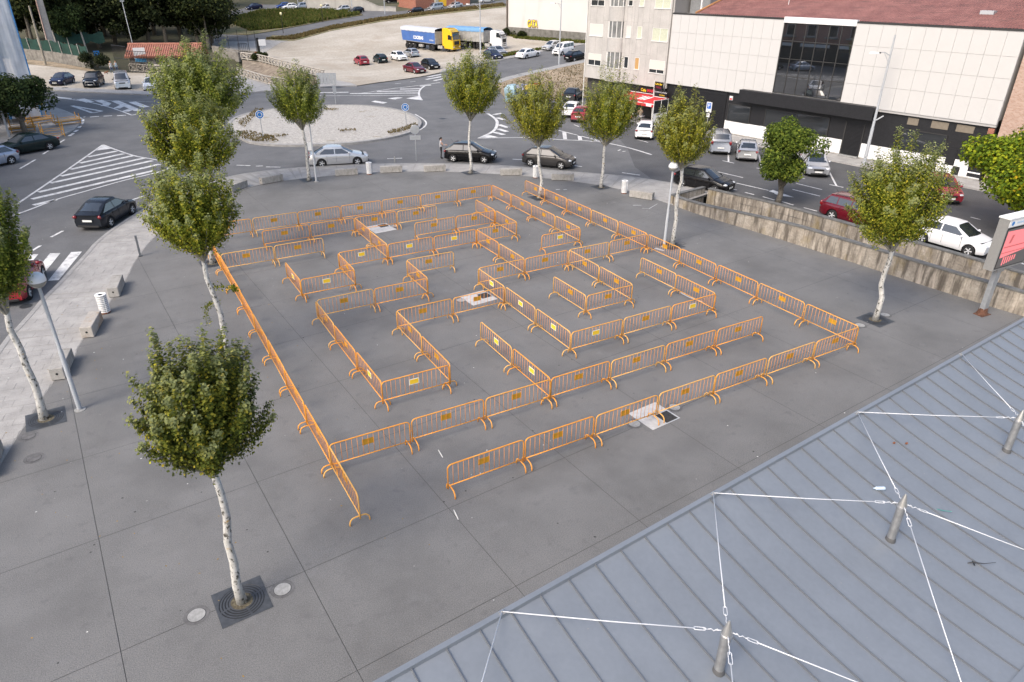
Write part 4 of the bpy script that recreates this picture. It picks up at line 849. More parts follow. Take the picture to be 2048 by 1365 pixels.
roof_item('broken_twig', (1945,1130), 'dark broken twig with wire lying on the canopy roof', 'twig', lambda b: (b.tube([(-0.05,0.06,0.02),(0.02,0.0,0.03),(0.12,-0.12,0.01),(0.28,-0.24,0.01)], [0.008,0.012,0.006,0.004], 5), b.tube([(-0.02,-0.04,0.01),(0.04,0.02,0.03)], 0.012, 5)), M_black)
rg = MB()
for i in range(120):
    x, s = rnd.uniform(0,ROOF_L-2), rnd.uniform(0.2,ROOF_W-0.2); r_ = rnd.uniform(0.006,0.016); z_ = rz_(s)+0.012
    rg.add([(x+0.7*r_*cos(k*pi/3),-s+r_*sin(k*pi/3)*0.8,z_) for k in range(6)], [(0,1,2,3,4,5)])
tag(rg.build('droppings', M_lid, None, O_, rang), 'small white bird droppings dotted over the canopy roof', 'droppings', kind='stuff')
# ================================================================== DISPLAY SIGN
M_alu = mat('sign_aluminium', (0.40,0.40,0.39), 0.45, 0.5, var=0.06, scale=20); M_scr = mat('screen_grey', (0.14,0.135,0.13), 0.35)
def ledmat():
    m = bpy.data.materials.new('led_red'); m.use_nodes = True; b = _bsdf(m); b.inputs['Base Color'].default_value = (0.25,0.03,0.03,1); b.inputs['Emission Color'].default_value = (1,0.28,0.30,1); b.inputs['Emission Strength'].default_value = 0.52; return m
M_led = ledmat(); M_led2 = mat('led_dim', (0.30,0.07,0.07), 0.4, emit=0.6)
M_rustd = mat('dark_rust', (0.11,0.05,0.03), 0.9, var=0.4, scale=12)
c = g0(1963,629); t = thing('display_sign', 'grey roadside display sign with red lit screen on a rusty footed post', 'sign', (c.x,c.y,0), 0)
# screen faces the plaza, turned so that its left flank shows
sd = Vector((0.985,0.17,0)); t.rotation_euler = (0,0,radians(64)-pi/2+radians(24))
MB().prism([(-0.14,-0.10),(0.14,-0.10),(0.14,0.10),(-0.14,0.10)], 0.10, 2.3).build('post', M_steel, t); MB().box(0.141,0.149,-0.07,0.07,0.3,1.7).build('post_rib', M_alu, t)
MB().prism([(-0.30,-0.20),(0.32,-0.22),(0.30,0.2),(-0.28,0.21)], 0.0, 0.03).build('base_plate', M_rustd, t); MB().lathe([(0.24,0.03),(0.20,0.14),(0.17,0.30)], 8).build('rusty_shoe', M_rustd, t)
MB().prism([(-0.20,-0.11),(0.32,-0.11),(0.32,0.11),(-0.20,0.11)], 2.0, 2.32).build('bracket', M_alu, t)
X0, X1, Z0, Z1 = -0.78, 1.45, 2.2, 4.4
hs = MB(); hs.box(X0,X1,-0.2,0.2,Z0,Z1); hs.build('housing', M_alu, t); MB().box(X0-0.03,X1+0.03,-0.24,0.24,Z1,Z1+0.06).build('top_cap', M_whitep, t)
MB().box(X0+0.06,X1-0.06,-0.214,-0.201,Z0+0.08,Z1-0.36).build('bezel', M_black, t); MB().box(X0+0.10,X1-0.10,-0.219,-0.2145,Z0+0.12,Z1-0.42).build('screen', M_scr, t)
MB().box(X0+0.05,X1-0.05,-0.215,-0.201,Z1-0.33,Z1-0.03).build('title_strip', M_whitep, t); MB().lathe([(0.09,0),(0.09,0.006)], 18, (X0+0.28,-0.221,Z1-0.18), axis='y').build('emblem', mat('emblem_blue', (0.05,0.22,0.55), 0.5), t)
MB().box(X0+0.55,X1-0.15,-0.218,-0.2155,Z1-0.22,Z1-0.14).build('title_line', mat('title_blue', (0.45,0.58,0.72), 0.5), t)
lr = MB(); W_ = X1-X0
lr.add([(X0+0.14,-0.2215,Z0+0.55),(X1-0.16,-0.2215,Z0+0.75),(X1-0.13,-0.2215,Z1-0.55),(X0+0.14,-0.2215,Z1-0.50)], [(0,1,2,3)]); lr.build('lit_picture', M_led, t)
lr = MB()
for k in range(6): a = X0+0.42+k*0.16; lr.add([(a,-0.2215,Z0+0.20+0.03*k),(a+0.09,-0.2215,Z0+0.20+0.03*k),(a+0.09,-0.2215,Z0+0.56),(a,-0.2215,Z0+0.56)], [(0,1,2,3)])
lr.build('lit_bars', M_led, t)
lr = MB(); lr.box(X0+0.2,X1-0.2,-0.2235,-0.2225,Z0+0.98,Z0+1.03); lr.box(X0+0.15,X1-0.3,-0.2235,-0.2225,Z0+0.74,Z0+0.78); lr.add([(X0+0.45,-0.2235,Z0+1.15),(X0+0.6,-0.2235,Z0+1.15),(X0+0.72,-0.2235,Z0+1.5),(X0+0.55,-0.2235,Z0+1.5)], [(0,1,2,3)]); lr.build('dim_lines', M_led2, t)
# ================================================================== BUILDINGS
def facade(label, name='shop_building', cat='building'): return thing(name, label, cat, (FA0.x,FA0.y,0), FAr)
def bx(t, name, x0, x1, y0, y1, z0, z1, m): return MB().box(x0,x1,y0,y1,z0,z1).build(name, m, t)
M_panel = mat('white_cladding', (0.545,0.535,0.52), 0.35, var=0.015, scale=2)
M_backing = mat('panel_gap', (0.42,0.41,0.40), 0.8)
M_blackw = mat('black_tile', (0.016,0.016,0.018), 0.45, var=0.15, scale=3, fine=0.3, fscale=14)
M_shut = mat('shutter_black', (0.012,0.012,0.014), 0.5)
M_glass = mat('dark_glass', (0.012,0.013,0.014), 0.02, spec=1.0); _bsdf(M_glass).inputs['IOR'].default_value = 2.3; M_glass2 = mat('shop_glass', (0.03,0.033,0.036), 0.03, spec=0.8)
M_mull = mat('mullion', (0.035,0.034,0.033), 0.5); M_beige = mat('vent_board', (0.20,0.17,0.13), 0.8, var=0.1, scale=5)
M_roofr = mat('red_roof', (0.17,0.072,0.064), 0.85, col2=(0.25,0.115,0.10), scale=0.9, fine=0.25, fscale=9)
layer(M_roofr, (0.10,0.055,0.05), 1.0, 0.52, 0.70, stretch=(0.6,4,1), world=False, amount=0.7)
def brickmat(name, c1, c2, mort, sx=1.0):
    m = bpy.data.materials.new(name); m.use_nodes = True; nt = m.node_tree; b = _bsdf(m); tc = nt.nodes.new('ShaderNodeTexCoord'); mp = nt.nodes.new('ShaderNodeMapping'); mp.inputs['Rotation'].default_value = (pi/2,0,0)
    nt.links.new(tc.outputs['Object'], mp.inputs[0]); br = nt.nodes.new('ShaderNodeTexBrick'); br.inputs['Color1'].default_value = (*c1,1); br.inputs['Color2'].default_value = (*c2,1); br.inputs['Mortar'].default_value = (*mort,1); br.inputs['Scale'].default_value = 3.0*sx; br.inputs['Mortar Size'].default_value = 0.018
    nt.links.new(mp.outputs[0], br.inputs['Vector']); nt.links.new(br.outputs[0], b.inputs['Base Color']); b.inputs['Roughness'].default_value = 0.9; return m
M_brick = brickmat('pale_brick', (0.36,0.22,0.16), (0.46,0.32,0.25), (0.40,0.37,0.34)); M_brickr = brickmat('red_brick', (0.27,0.085,0.05), (0.36,0.13,0.08), (0.34,0.25,0.2))
sh = facade('long black shop with white panelled upper storey and red corrugated roof')
bx(sh, 'ground_wall', -7.4, 22.35, 0.02, 18, 0, 4.25, M_blackw); bx(sh, 'upper_backing', -7.45, 22.35, -0.18, 18, 3.8, 10.05, M_backing)
# panels one by one
def panels(c0, c1, n, rowsz):
    w_ = (c1-c0)/n
    for i in range(n):
        for z0, z1 in zip(rowsz, rowsz[1:]): MB().box(c0+i*w_+0.008, c0+(i+1)*w_-0.008, -0.24, -0.178, z0+0.008, z1-0.008).build('panel', M_panel, sh)
panels(-7.45, 1.55, 9, (3.72,5.62,7.02,8.42,10.0)); panels(1.55, 4.5, 3, (4.15,5.62,7.02,8.42,10.0)); panels(10.8, 13.9, 3, (4.15,5.62,7.02,8.42,10.0)); panels(13.9, 22.35, 8, (3.98,5.62,7.02,8.42,10.0))
bx(sh, 'eaves_trim', -7.5, 4.5, -0.28, 0.1, 10.0, 10.12, M_mull); bx(sh, 'eaves_trim', 10.8, 22.4, -0.28, 0.1, 10.0, 10.12, M_mull); bx(sh, 'white_lintel', 4.5, 10.8, -0.34, 0.0, 9.78, 10.22, M_whitep)
gl = ob('curtain_wall', None, sh)
gc = [4.55,5.58,6.61,7.63,8.65,9.68,10.75]; gr_ = [4.22,5.62,7.0,8.4,9.76]
for i in range(6):
    for j in range(4):
        o = MB().box(gc[i]+0.03, gc[i+1]-0.03, -0.215, -0.195, gr_[j]+0.03, gr_[j+1]-0.03).build('pane', M_glass, gl); o.rotation_euler = (rnd.uniform(-0.004,0.004)*0, 0, 0)
for x in gc: MB().box(x-0.03, x+0.03, -0.25, -0.19, 4.2, 9.78).build('mullion', M_mull, gl)
for z in gr_: MB().box(4.58, 10.72, -0.235, -0.192, z-0.025, z+0.025).build('transom', M_mull, gl)
bx(sh, 'entrance_canopy', 1.5, 13.9, -0.75, 0.0, 3.12, 4.14, M_blackw)
ro = ob('roller_shutter', None, sh)
bx(ro, 'shutter_box', -5.75, -0.2, -0.06, 0.03, 3.35, 3.6, M_shut)
for k in range(33): MB().box(-5.7, -0.25, -0.035, 0.03, 0.08+k*0.1, 0.165+k*0.1).build('slat', M_shut, ro)
def window(t, x0, x1, z0, z1, m=None, frame=None, y=0.0):
    f = MB(); f.box(x0-0.06,x1+0.06,y-0.05,y+0.03,z0-0.06,z0); f.box(x0-0.06,x1+0.06,y-0.05,y+0.03,z1,z1+0.06); f.box(x0-0.06,x0,y-0.05,y+0.03,z0,z1); f.box(x1,x1+0.06,y-0.05,y+0.03,z0,z1)
    o = f.build('window', frame or M_mull, t); MB().box(x0,x1,y-0.03,y-0.005,z0,z1).build('pane', m or M_glass2, o); return o
for a in ((0.12,2.45,1.22,2.66),(4.1,7.0,1.25,2.7),(7.12,10.1,1.25,2.72),(16.25,19.33,1.28,2.74)): window(sh, *a)
for a, b, z0, z1 in ((-0.1,3.7,0.1,1.17),(3.7,7.6,0.1,1.19),(7.6,11.62,0.1,1.2),(13.2,16.4,0.1,1.2),(16.4,19.7,0.1,1.22),(20.36,21.36,0.72,1.22),(19.7,20.34,0.1,0.72),(20.84,21.4,0.1,0.72),(21.4,22.3,0.1,0.16),(21.4,22.3,0.44,0.54)):
    n = max(1, round((b-a)/1.3))
    for i in range(n): MB().box(a+(b-a)*i/n+0.006, a+(b-a)*(i+1)/n-0.006, -0.025, 0.021, z0, z1).build('dado_panel', M_whitep, sh)
bx(sh, 'plinth', -0.1, 22.3, -0.015, 0.022, 0.0, 0.1, M_conc)
for a, b, z0, z1 in ((19.72,20.34,0.74,1.92),(21.38,22.1,0.56,1.56)): bx(sh, 'meter_door', a, b, -0.04, 0.02, z0, z1, M_shut)
dr = ob('shop_door', None, sh)
for k in range(25): MB().box(11.66, 13.12, -0.03, 0.025, 0.10+k*0.1, 0.17+k*0.1).build('slat', M_shut, dr)
MB().box(11.55,11.66,-0.05,0.03,0.02,2.7).build('frame', M_mull, dr); MB().box(13.12,13.2,-0.05,0.03,0.02,2.7).build('frame', M_mull, dr); MB().box(11.55,13.2,-0.3,0.03,0.0,0.09).build('step', M_lid, dr)
for a, b in ((16.3,17.1),(18.05,19.25),(19.8,21.0)): bx(sh, 'vent_board', a, b, -0.02, 0.021, 3.15, 3.66, M_beige)
bx(sh, 'lamp_sign', 21.9, 22.3, -0.10, 0.021, 3.3, 3.7, M_brickr)
# roof: corrugated sheets
rf = ob('roof', None, sh); x = -4.9; sl_ = 0.30
while x < 22.6:
    b = MB(); w_ = 1.1; n = 10
    for (yy, zz) in ((-0.05,10.12),(8.0,10.12+8.0*sl_),(16.0,10.12+16*sl_)):
        for j in range(n+1): b.v.append((x+w_*j/n, yy, zz+0.045*(1 if j % 2 else 0)))
    for i in range(2):
        for j in range(n): a = i*(n+1)+j; b.f.append((a, a+1, a+n+2, a+n+1))
    b.build('roof_sheet', M_roofr, rf); x += w_-0.005
o = MB().tube([(-4.9,-0.1,10.2),(-4.9,16,10.2+16*sl_)], 0.09, 6).build('verge_tiles', mat('verge_orange', (0.42,0.20,0.08), 0.8), rf)
for a, y in ((5.6,5.2),(8.0,5.6)): MB().box(a,a+0.9,y,y+0.7,10.2+y*sl_,10.75+y*sl_).build('skylight', mat('vent_orange', (0.55,0.13,0.04), 0.6), rf)
o = MB().box(18.3,19.2,2.3,2.9,10.85,11.1).build('roof_hatch', M_greyp, rf)
MB().tube([(2.6,3.0,11.0),(2.6,3.0,14.0)], 0.025, 6).build('aerial', M_whitep, rf)
bx(sh, 'grey_metal_wall', -7.3, -5.0, 2.0, 16, 10.0, 15.2, mat('grey_corrugated', (0.20,0.205,0.21), 0.6, var=0.15, scale=5)); bx(sh, 'drain_pipe', -5.95, -5.85, 1.85, 2.0, 10.0, 15.2, M_whitep); bx(sh, 'gable_wall', -4.95, 22.3, 15.9, 16.0, 10.0, 15.0, M_backing)
# shop signs
t = thing('parking_sign', 'blue and white parking sign with small plate before the black shutter', 'sign', (*fac(-0.9,1.6),-0.02), FAr)
MB().tube([(0,0,0),(0,0,2.9)], 0.03, 8).build('post', M_steel, t); o = MB().box(-0.3,0.3,-0.05,-0.032,1.95,2.85).build('board', M_whitep, t); MB().box(-0.22,0.22,-0.056,-0.051,2.25,2.78).build('blue_field', mat('sign_blue', (0.02,0.13,0.50), 0.5), o)
text('P', 0.5, o, (0,-0.062,2.52), (pi/2,0,0), M_whitep); MB().box(-0.17,0.17,-0.05,-0.032,1.50,1.85).build('small_plate', M_whitep, t)
t = thing('alarm_box', 'small red and white alarm box on the black shop wall', 'alarm box', (*fac(0.28,0.05),0), FAr); MB().box(-0.16,0.16,-0.06,0.03,3.02,3.38).build('case', M_whitep, t); MB().box(-0.12,0.12,-0.066,-0.061,3.05,3.2).build('red_field', mat('sign_red', (0.60,0.03,0.03), 0.5), t)
# ---- apartment house
M_apt = mat('apartment_panel', (0.45,0.43,0.405), 0.85, var=0.10, scale=0.8, fine=0.06, fscale=9); layer(M_apt, (0.33,0.31,0.29), 0.9, 0.58, 0.75, stretch=(2,2,0.35), world=False, amount=0.6)
M_aptb = mat('apartment_joint', (0.24,0.23,0.22), 0.9); M_blind = mat('roller_blind', (0.62,0.59,0.53), 0.6, var=0.03, scale=6); M_curt = mat('curtain', (0.50,0.52,0.40), 0.8, var=0.12, scale=9); M_frame = mat('window_white', (0.70,0.69,0.66), 0.5); M_wood = mat('window_board', (0.45,0.27,0.10), 0.7)
ap = thing('apartment_house', 'pale grey concrete apartment house with the cafe on its ground floor', 'building', (FA0.x,FA0.y,0), FAr)
bx(ap, 'core', -19.5, -7.56, 0.06, 14, 3.2, 22, M_aptb); bx(ap, 'ground_wall', -19.4, -7.6, 0.5, 14, 0, 3.2, mat('cafe_wall', (0.06,0.055,0.05), 0.8))
zr = [3.15]+[z for k in range(5) for z in (4.35+2.96*k, 5.95+2.96*k)]
xc_ = [-19.5,-18.0,-16.1,-14.0,-12.6,-10.6,-9.2,-7.56]
holes = []
for k in range(5):
    z = 4.53+2.96*k; holes += [(-18.98,-16.97,z,z+1.2),(-13.6,-12.96,z+0.12,z+1.22),(-12.1,-11.45,z+0.12,z+1.25),(-10.08,-8.05,z,z+1.2)]
# wall panels between the joints, kept clear of the window openings
xs_ = sorted(set(xc_+[-18.98,-16.97,-13.6,-12.96,-12.1,-11.45,-10.08,-8.05]))
zs_ = sorted(set([3.15]+[round(v,3) for h in holes for v in h[2:]]+[22.0]))
for i in range(len(xs_)-1):
    x0, x1 = xs_[i], xs_[i+1]; z = 3.15; segs = []
    hz = sorted([(h[2],h[3]) for h in holes if h[0]-1e-3 <= x0 and x1 <= h[1]+1e-3])
    for a, b in hz: segs.append((z, a)); z = b
    segs.append((z, 22.0))
    if -16.1 <= x0 and x1 <= -14.0: continue
    for a, b in segs:
        while b-a > 2.97: c_ = a+2.96; MB().box(x0+0.006,x1-0.006,0,0.059,a+0.006,c_-0.006).build('panel', M_apt, ap); a = c_
        MB().box(x0+0.006,x1-0.006,0,0.059,a+0.006,b-0.006).build('panel', M_apt, ap)
def apt_window(x0, x1, z0, z1, kind):
    o = ob('window', None, ap)
    MB().box(x0-0.03,x1+0.03,-0.06,0.06,z0-0.07,z0).build('sill', M_frame, o); MB().box(x0,x0+0.05,0.01,0.058,z0,z1).build('frame', M_frame, o); MB().box(x1-0.05,x1,0.01,0.058,z0,z1).build('frame', M_frame, o); MB().box(x0,x1,0.01,0.058,z1-0.05,z1).build('frame', M_frame, o)
    cut = {'blind':z0,'half':z0+(z1-z0)*0.42,'third':z0+(z1-z0)*0.25,'open':z1-0.05,'curtain':z1-0.05,'board':z1-0.05}[kind]
    if cut < z1-0.06: MB().box(x0+0.05,x1-0.05,0.02,0.056,cut,z1-0.05).build('roller_blind', M_blind, o)
    if cut > z0+0.05:
        n = 2 if x1-x0 > 1 else 1
        for i in range(n): a = x0+0.05+(x1-x0-0.1)*i/n; b = x0+0.05+(x1-x0-0.1)*(i+1)/n; MB().box(a,b,0.035,0.055,z0,cut).build('pane', {'curtain':M_curt,'board':M_wood}.get(kind, M_glass2), o); MB().box(b-0.03,b+0.03,0.012,0.05,z0,cut).build('mullion', M_frame, o)
kinds = [['half','open','board','third'],['blind','blind','curtain','curtain'],['half','half','curtain','curtain'],['open','open','open','half'],['half','open','open','half']]
for i, h in enumerate(holes): apt_window(*h, kinds[i//4][i % 4])
# rounded bay with its windows
for k in range(5):
    z = 4.53+2.96*k; cx = -15.05; R_ = 1.05
    def bay(z0, z1, m, nm, r, par, a0=0.0, a1=pi):
        b = MB(); n = 12
        for i in range(n): a, c_ = a0+(a1-a0)*i/n, a0+(a1-a0)*(i+1)/n; b.add([(cx-r*cos(a),0.05-r*0.62*sin(a),z0),(cx-r*cos(c_),0.05-r*0.62*sin(c_),z0),(cx-r*cos(c_),0.05-r*0.62*sin(c_),z1),(cx-r*cos(a),0.05-r*0.62*sin(a),z1)], [(0,1,2,3)])
        return b.build(nm, m, par, smooth=True)
    o = bay(z-1.40+0.006, z, M_apt, 'bay_parapet', R_, ap); bay(z, z+1.56, mat('bay_glass', (0.20,0.205,0.20), 0.08, spec=0.7, var=0.25, scale=1.5), 'bay_window', R_-0.06, ap)
    p_ = MB().prism([(cx-R_*cos(pi*i/12)*1.03, 0.05-R_*0.62*sin(pi*i/12)*1.03) for i in range(13)], z-0.03, z+0.02).build('bay_sill', M_frame, ap)
    for a in (0.35,1.0,pi/2,pi-1.0,pi-0.35): MB().tube([(cx-(R_-0.04)*cos(a),0.05-(R_-0.04)*0.62*sin(a),z),(cx-(R_-0.04)*cos(a),0.05-(R_-0.04)*0.62*sin(a),z+1.56)], 0.05, 6).build('bay_mullion', M_frame, ap)
MB().tube([(-7.75,-0.06,0.2),(-7.75,-0.06,22)], 0.05, 6).build('drain_pipe', M_aptb, ap); MB().tube([(-19.42,-0.06,0.2),(-19.42,-0.06,22)], 0.05, 6).build('drain_pipe', M_frame, ap)
# ---- cafe front
M_red = mat('awning_red', (0.50,0.025,0.03), 0.75, var=0.08, scale=2); M_sblack = mat('sign_black', (0.010,0.010,0.011), 0.4)
M_ly = mat('letter_yellow', (0.80,0.55,0.02), 0.5); M_lr = mat('letter_red', (0.60,0.03,0.05), 0.5); M_lw = mat('letter_grey', (0.55,0.56,0.57), 0.5)
t = thing('cafe_sign', 'long black cafe sign with yellow and red letters above the awning', 'sign', (*fac(-9.8,0.15),0), FAr); MB().box(-2.6,1.25,-0.08,0.1,2.5,3.0).build('board', M_sblack, t)
text('Cafe', 0.40, t, (-0.52,-0.09,2.76), (pi/2,0.08,0), M_ly, bold=0.008); text('MARA', 0.42, t, (0.55,-0.09,2.76), (pi/2,0,0), M_lr, bold=0.006); MB().box(-2.62,1.27,-0.085,0.1,2.44,2.5).build('lower_rail', M_frame, t)
t = thing('hanging_sign', 'square black sign jutting out above the cafe awning corner', 'sign', (*fac(-8.0,0.6),0), FAr); MB().box(-0.55,0.5,-0.06,0.06,3.06,3.80).build('board', M_sblack, t); MB().box(-0.61,-0.55,-0.08,0.08,2.3,3.83).build('edge', M_frame, t)
text('Cafe Bar', 0.27, t, (-0.02,-0.065,3.60), (pi/2,0,0), M_ly, bold=0.004); text('MARA', 0.26, t, (-0.02,-0.065,3.28), (pi/2,0,0), mat('letter_dim_red', (0.30,0.02,0.06), 0.5))
t = thing('menu_sign', 'black menu sign with grey and yellow lettering under the square sign', 'sign', (*fac(-7.8,0.5),0), FAr); MB().box(-0.72,0.85,-0.05,0.05,2.40,3.02).build('board', M_sblack, t)
text('HAMBURGUESERIA', 0.19, t, (0.08,-0.055,2.83), (pi/2,0,0), M_lw); text('PIZZERIA', 0.17, t, (0.25,-0.055,2.56), (pi/2,0,0), M_ly); MB().box(-0.74,0.87,-0.06,0.06,2.34,2.40).build('lower_rail', M_frame, t)
t = thing('awning', 'red slanting cafe awning with white stripes under the cafe sign', 'awning', (*fac(-9.6,0.1),0), FAr)
MB().add([(-2.9,0,2.38),(2.55,0,2.38),(2.55,-2.2,1.95),(-2.9,-2.2,1.95),(-2.9,0,2.35),(2.55,0,2.35),(2.55,-2.2,1.92),(-2.9,-2.2,1.92)], [(0,3,2,1),(4,5,6,7),(0,1,5,4),(1,2,6,5),(3,0,4,7)]).build('canvas', M_red, t); MB().box(-2.9,2.55,-2.22,-2.2,1.62,1.94).build('valance', M_red, t); MB().box(-2.9,2.55,-2.226,-2.221,1.88,1.95).build('valance_stripe', M_whitep, t); MB().box(1.6,2.3,-2.226,-2.221,1.66,1.86).build('valance_badge', M_whitep, t)
for k in range(4): a = -0.75+k*0.42; MB().add([(a,-1.6+0.25*(k==0),2.072-0.0*(k==0)),(a+0.24,-1.6,2.072),(a+0.55,-0.55,2.278),(a+0.31,-0.55,2.278)], [(0,1,2,3)]).build('stripe', M_whitep, t)
for x in (-2.7,2.4): MB().tube([(x,-2.12,0.0),(x,-2.12,1.95)], 0.04, 8).build('post', M_frame, t)
t = thing('terrace_screen', 'white framed glass screen on the right side of the cafe terrace', 'screen', (*fac(-7.0,0.1),0), FAr)
f = MB()
for y in (-2.2,-1.1,-0.05): f.box(-0.03,0.03,y-0.03,y+0.03,0.0,2.3)
for z in (0.05,1.0,2.25): f.box(-0.025,0.025,-2.17,-0.08,z-0.025,z+0.025)
f.build('frame', M_frame, t); MB().box(-0.008,0.008,-2.17,-0.08,0.08,0.97).build('lower_board', M_whitep, t); MB().box(-0.004,0.004,-2.17,-0.08,1.03,2.22).build('pane', M_glass2, t)
M_rplas = mat('red_plastic', (0.42,0.03,0.04), 0.4); M_alum = mat('aluminium', (0.55,0.55,0.55), 0.35, 0.8)
def cafe_chair(label, p, rz, m):
    t = thing('cafe_chair', label, 'chair', (p[0],p[1],-0.02), rz, 'cafe terrace chairs'); MB().bbox(-0.22,0.22,-0.22,0.22,0.42,0.46,0.015).build('seat', m, t); MB().bbox(-0.22,0.22,0.19,0.23,0.46,0.82,0.015).build('backrest', m, t)
    for a in (-0.19,0.19):
        for c_ in (-0.19,0.19): MB().tube([(a,c_,0.42),(a*1.1,c_*1.1,0)], 0.014, 6).build('leg', M_alum, t)
        MB().tube([(a*1.15,-0.2,0.44),(a*1.15,-0.18,0.64),(a*1.15,0.2,0.66)], 0.014, 6).build('armrest', m, t)
def cafe_table(label, p):
    t = thing('cafe_table', label, 'table', (p[0],p[1],-0.02), 0.2, 'cafe terrace tables'); MB().lathe([(0.35,0.70),(0.36,0.72),(0.35,0.735)], 20).build('table_top', M_alum, t); MB().tube([(0,0,0),(0,0,0.7)], 0.03, 8).build('column', M_alum, t); MB().lathe([(0.25,0.0),(0.24,0.025),(0.04,0.05)], 16).build('base', M_alum, t)
for i, (s, d, rz, lb) in enumerate([(-9.9,3.0,0.5,'red cafe chair nearest the street under the awning'),(-9.2,3.3,-0.8,'red cafe chair beside the white cafe car'),(-10.8,3.2,1.2,'metal cafe chair at the left end of the terrace'),(-9.0,1.9,0.3,'metal cafe chair under the seated man')]): cafe_chair(lb, fac(s,d), FAr+rz, M_rplas if i in (0,1) else M_alum)
cafe_table('round metal cafe table under the awning', fac(-9.6,2.2)); cafe_table('round metal cafe table right of the awning post', fac(-8.2,2.6))
# ---- brick house at the right edge
t = thing('brick_house', 'pale brick house at the right edge of the picture', 'building', (*fac(22.6),0), FAr)
bx(t, 'wall', 0, 14, -0.1, 12, 0, 14, M_brick); window(t, 1.9, 3.2, 4.6, 6.2, M_glass2, M_frame, -0.1); bx(t, 'door', 0.4, 1.5, -0.13, -0.09, 0.05, 2.4, M_frame); bx(t, 'roof_edge', -0.1, 14.1, -0.3, 12, 14, 14.2, M_mull)
# ---- white gable building with graffiti, up the hill
A_, B_ = at(1016,71), at(1171,84); d = (B_-A_).normalized(); ang = atan2(d.y,d.x); t = thing('warehouse', 'tall white blank building with yellow graffiti beyond the uphill road', 'building', (A_.x,A_.y,A_.z-0.6), ang)
Lw = (B_-A_).length; M_ww = mat('white_render', (0.57,0.555,0.53), 0.8, var=0.03, scale=0.3); layer(M_ww, (0.45,0.42,0.38), 0.35, 0.60, 0.78, stretch=(1,1,0.25), world=False, amount=0.5)
bx(t, 'wall', -0.6, Lw+14, 0, 18, 0, 14, M_ww); M_base = mat('mossy_base', (0.11,0.105,0.09), 0.95, col2=(0.22,0.21,0.19), scale=1.2)
bx(t, 'base_course', 0, Lw+14, -0.10, 0.02, 0, 2.2, M_base); MB().tube([(-0.1,-0.2,0),(-0.1,-0.2,13)], 0.16, 8).build('downpipe', mat('brown_pipe', (0.10,0.075,0.055), 0.7), t)
mm_ = Lw/(1171-1016)
text('GATA', 1.75, t, (Lw*0.342,-0.12,3.0), (pi/2,0,0), mat('graffiti_violet', (0.10,0.03,0.14), 0.7), bold=0.13, sx=0.62, extr=0.01, name='graffiti'); text('GATA', 1.75, t, (Lw*0.342,-0.15,3.0), (pi/2,0,0), mat('graffiti_yellow', (0.80,0.60,0.02), 0.7), bold=0.05, sx=0.62, extr=0.01, name='graffiti')
# ---- scaffolded building, left edge
M_net = mat('net_white', (0.62,0.67,0.73), 0.8, var=0.12, scale=0.8, alpha=0.75); layer(M_net, (0.34,0.41,0.50), 0.8, 0.52, 0.68, stretch=(2,2,0.12), world=False, amount=0.8)
M_netb = mat('net_blue', (0.06,0.20,0.42), 0.8, var=0.2, scale=2)
A_ = at(86,246); t = thing('scaffolded_building', 'building wrapped in pale blue scaffold netting at the left edge', 'building', (A_.x,A_.y,0.0), radians(8))
bx(t, 'wall', -24, -1.6, 1.6, 16, 0, 26, mat('scaf_wall', (0.26,0.235,0.21), 0.9, var=0.2, scale=0.5))
for z0 in (1.0,4.0,7.0,10.0,13.0,16.0):
    for x0 in (-4.0,-7.5): window(t, x0, x0+1.4, z0, z0+1.6, M_glass2, M_mull, 1.6)
tubes = ob('scaffold', None, t)
for x in (0,-2.5,-5.0,-7.5,-10): MB().tube([(x,0.1,0),(x,0.1,26)], 0.03, 6).build('standard', M_steel, tubes); MB().tube([(x,1.2,0),(x,1.2,26)], 0.03, 6).build('standard', M_steel, tubes)
for y in (4,8,12): MB().tube([(0,y,0),(0,y,26)], 0.03, 6).build('standard', M_steel, tubes)
for k in range(1,13): MB().tube([(-12,0.1,k*2.0),(0,0.1,k*2.0)], 0.025, 6).build('ledger', M_steel, tubes); MB().tube([(0,0.1,k*2.0),(0,16,k*2.0)], 0.025, 6).build('ledger', M_steel, tubes)
for k in range(1,13): MB().box(-12,-0.05,0.15,1.1,k*2.0-0.06,k*2.0-0.02).build('deck', mat('deck_board', (0.30,0.25,0.18), 0.9), tubes)
def net(p0, p1, z0, z1, nm, m, seed):
    r = np.random.default_rng(seed); b = MB(); n, q = 14, 26; ph = r.uniform(0,6,4)
    for j in range(q+1):
        for i in range(n+1):
            f_, zz = i/n, z0+(z1-z0)*j/q; w_ = 0.07*sin(9*f_+ph[0]+0.5*zz)+0.05*sin(21*f_+ph[1]); b.v.append((p0[0]+(p1[0]-p0[0])*f_+w_*(p1[1]-p0[1])/8, p0[1]+(p1[1]-p0[1])*f_-abs(w_)*1.2*(1 if p1[0] != p0[0] else 0), zz))
    for j in range(q):
        for i in range(n): a = j*(n+1)+i; b.f.append((a, a+1, a+n+2, a+n+1))
    return b.build(nm, m, t, smooth=True)
net((-12,0),(-5.1,0),0.3,26,'netting',M_net,1); net((-4.9,0),(-2.6,0),2.2,26,'netting',M_net,2); net((-2.4,0),(0.05,0),0.5,26,'netting',M_net,3); net((0.05,0),(0.05,14),0.2,26,'netting',M_net,4)
for x in (-2.5,-5.0): MB().tube([(x,-0.12,0.5),(x+0.1,-0.16,9),(x,-0.13,25)], 0.13, 6).build('net_hem', M_netb, t)
MB().tube([(0.1,-0.08,0.0),(0.12,-0.1,12),(0.1,-0.08,25)], 0.07, 6).build('net_hem', M_netb, t)

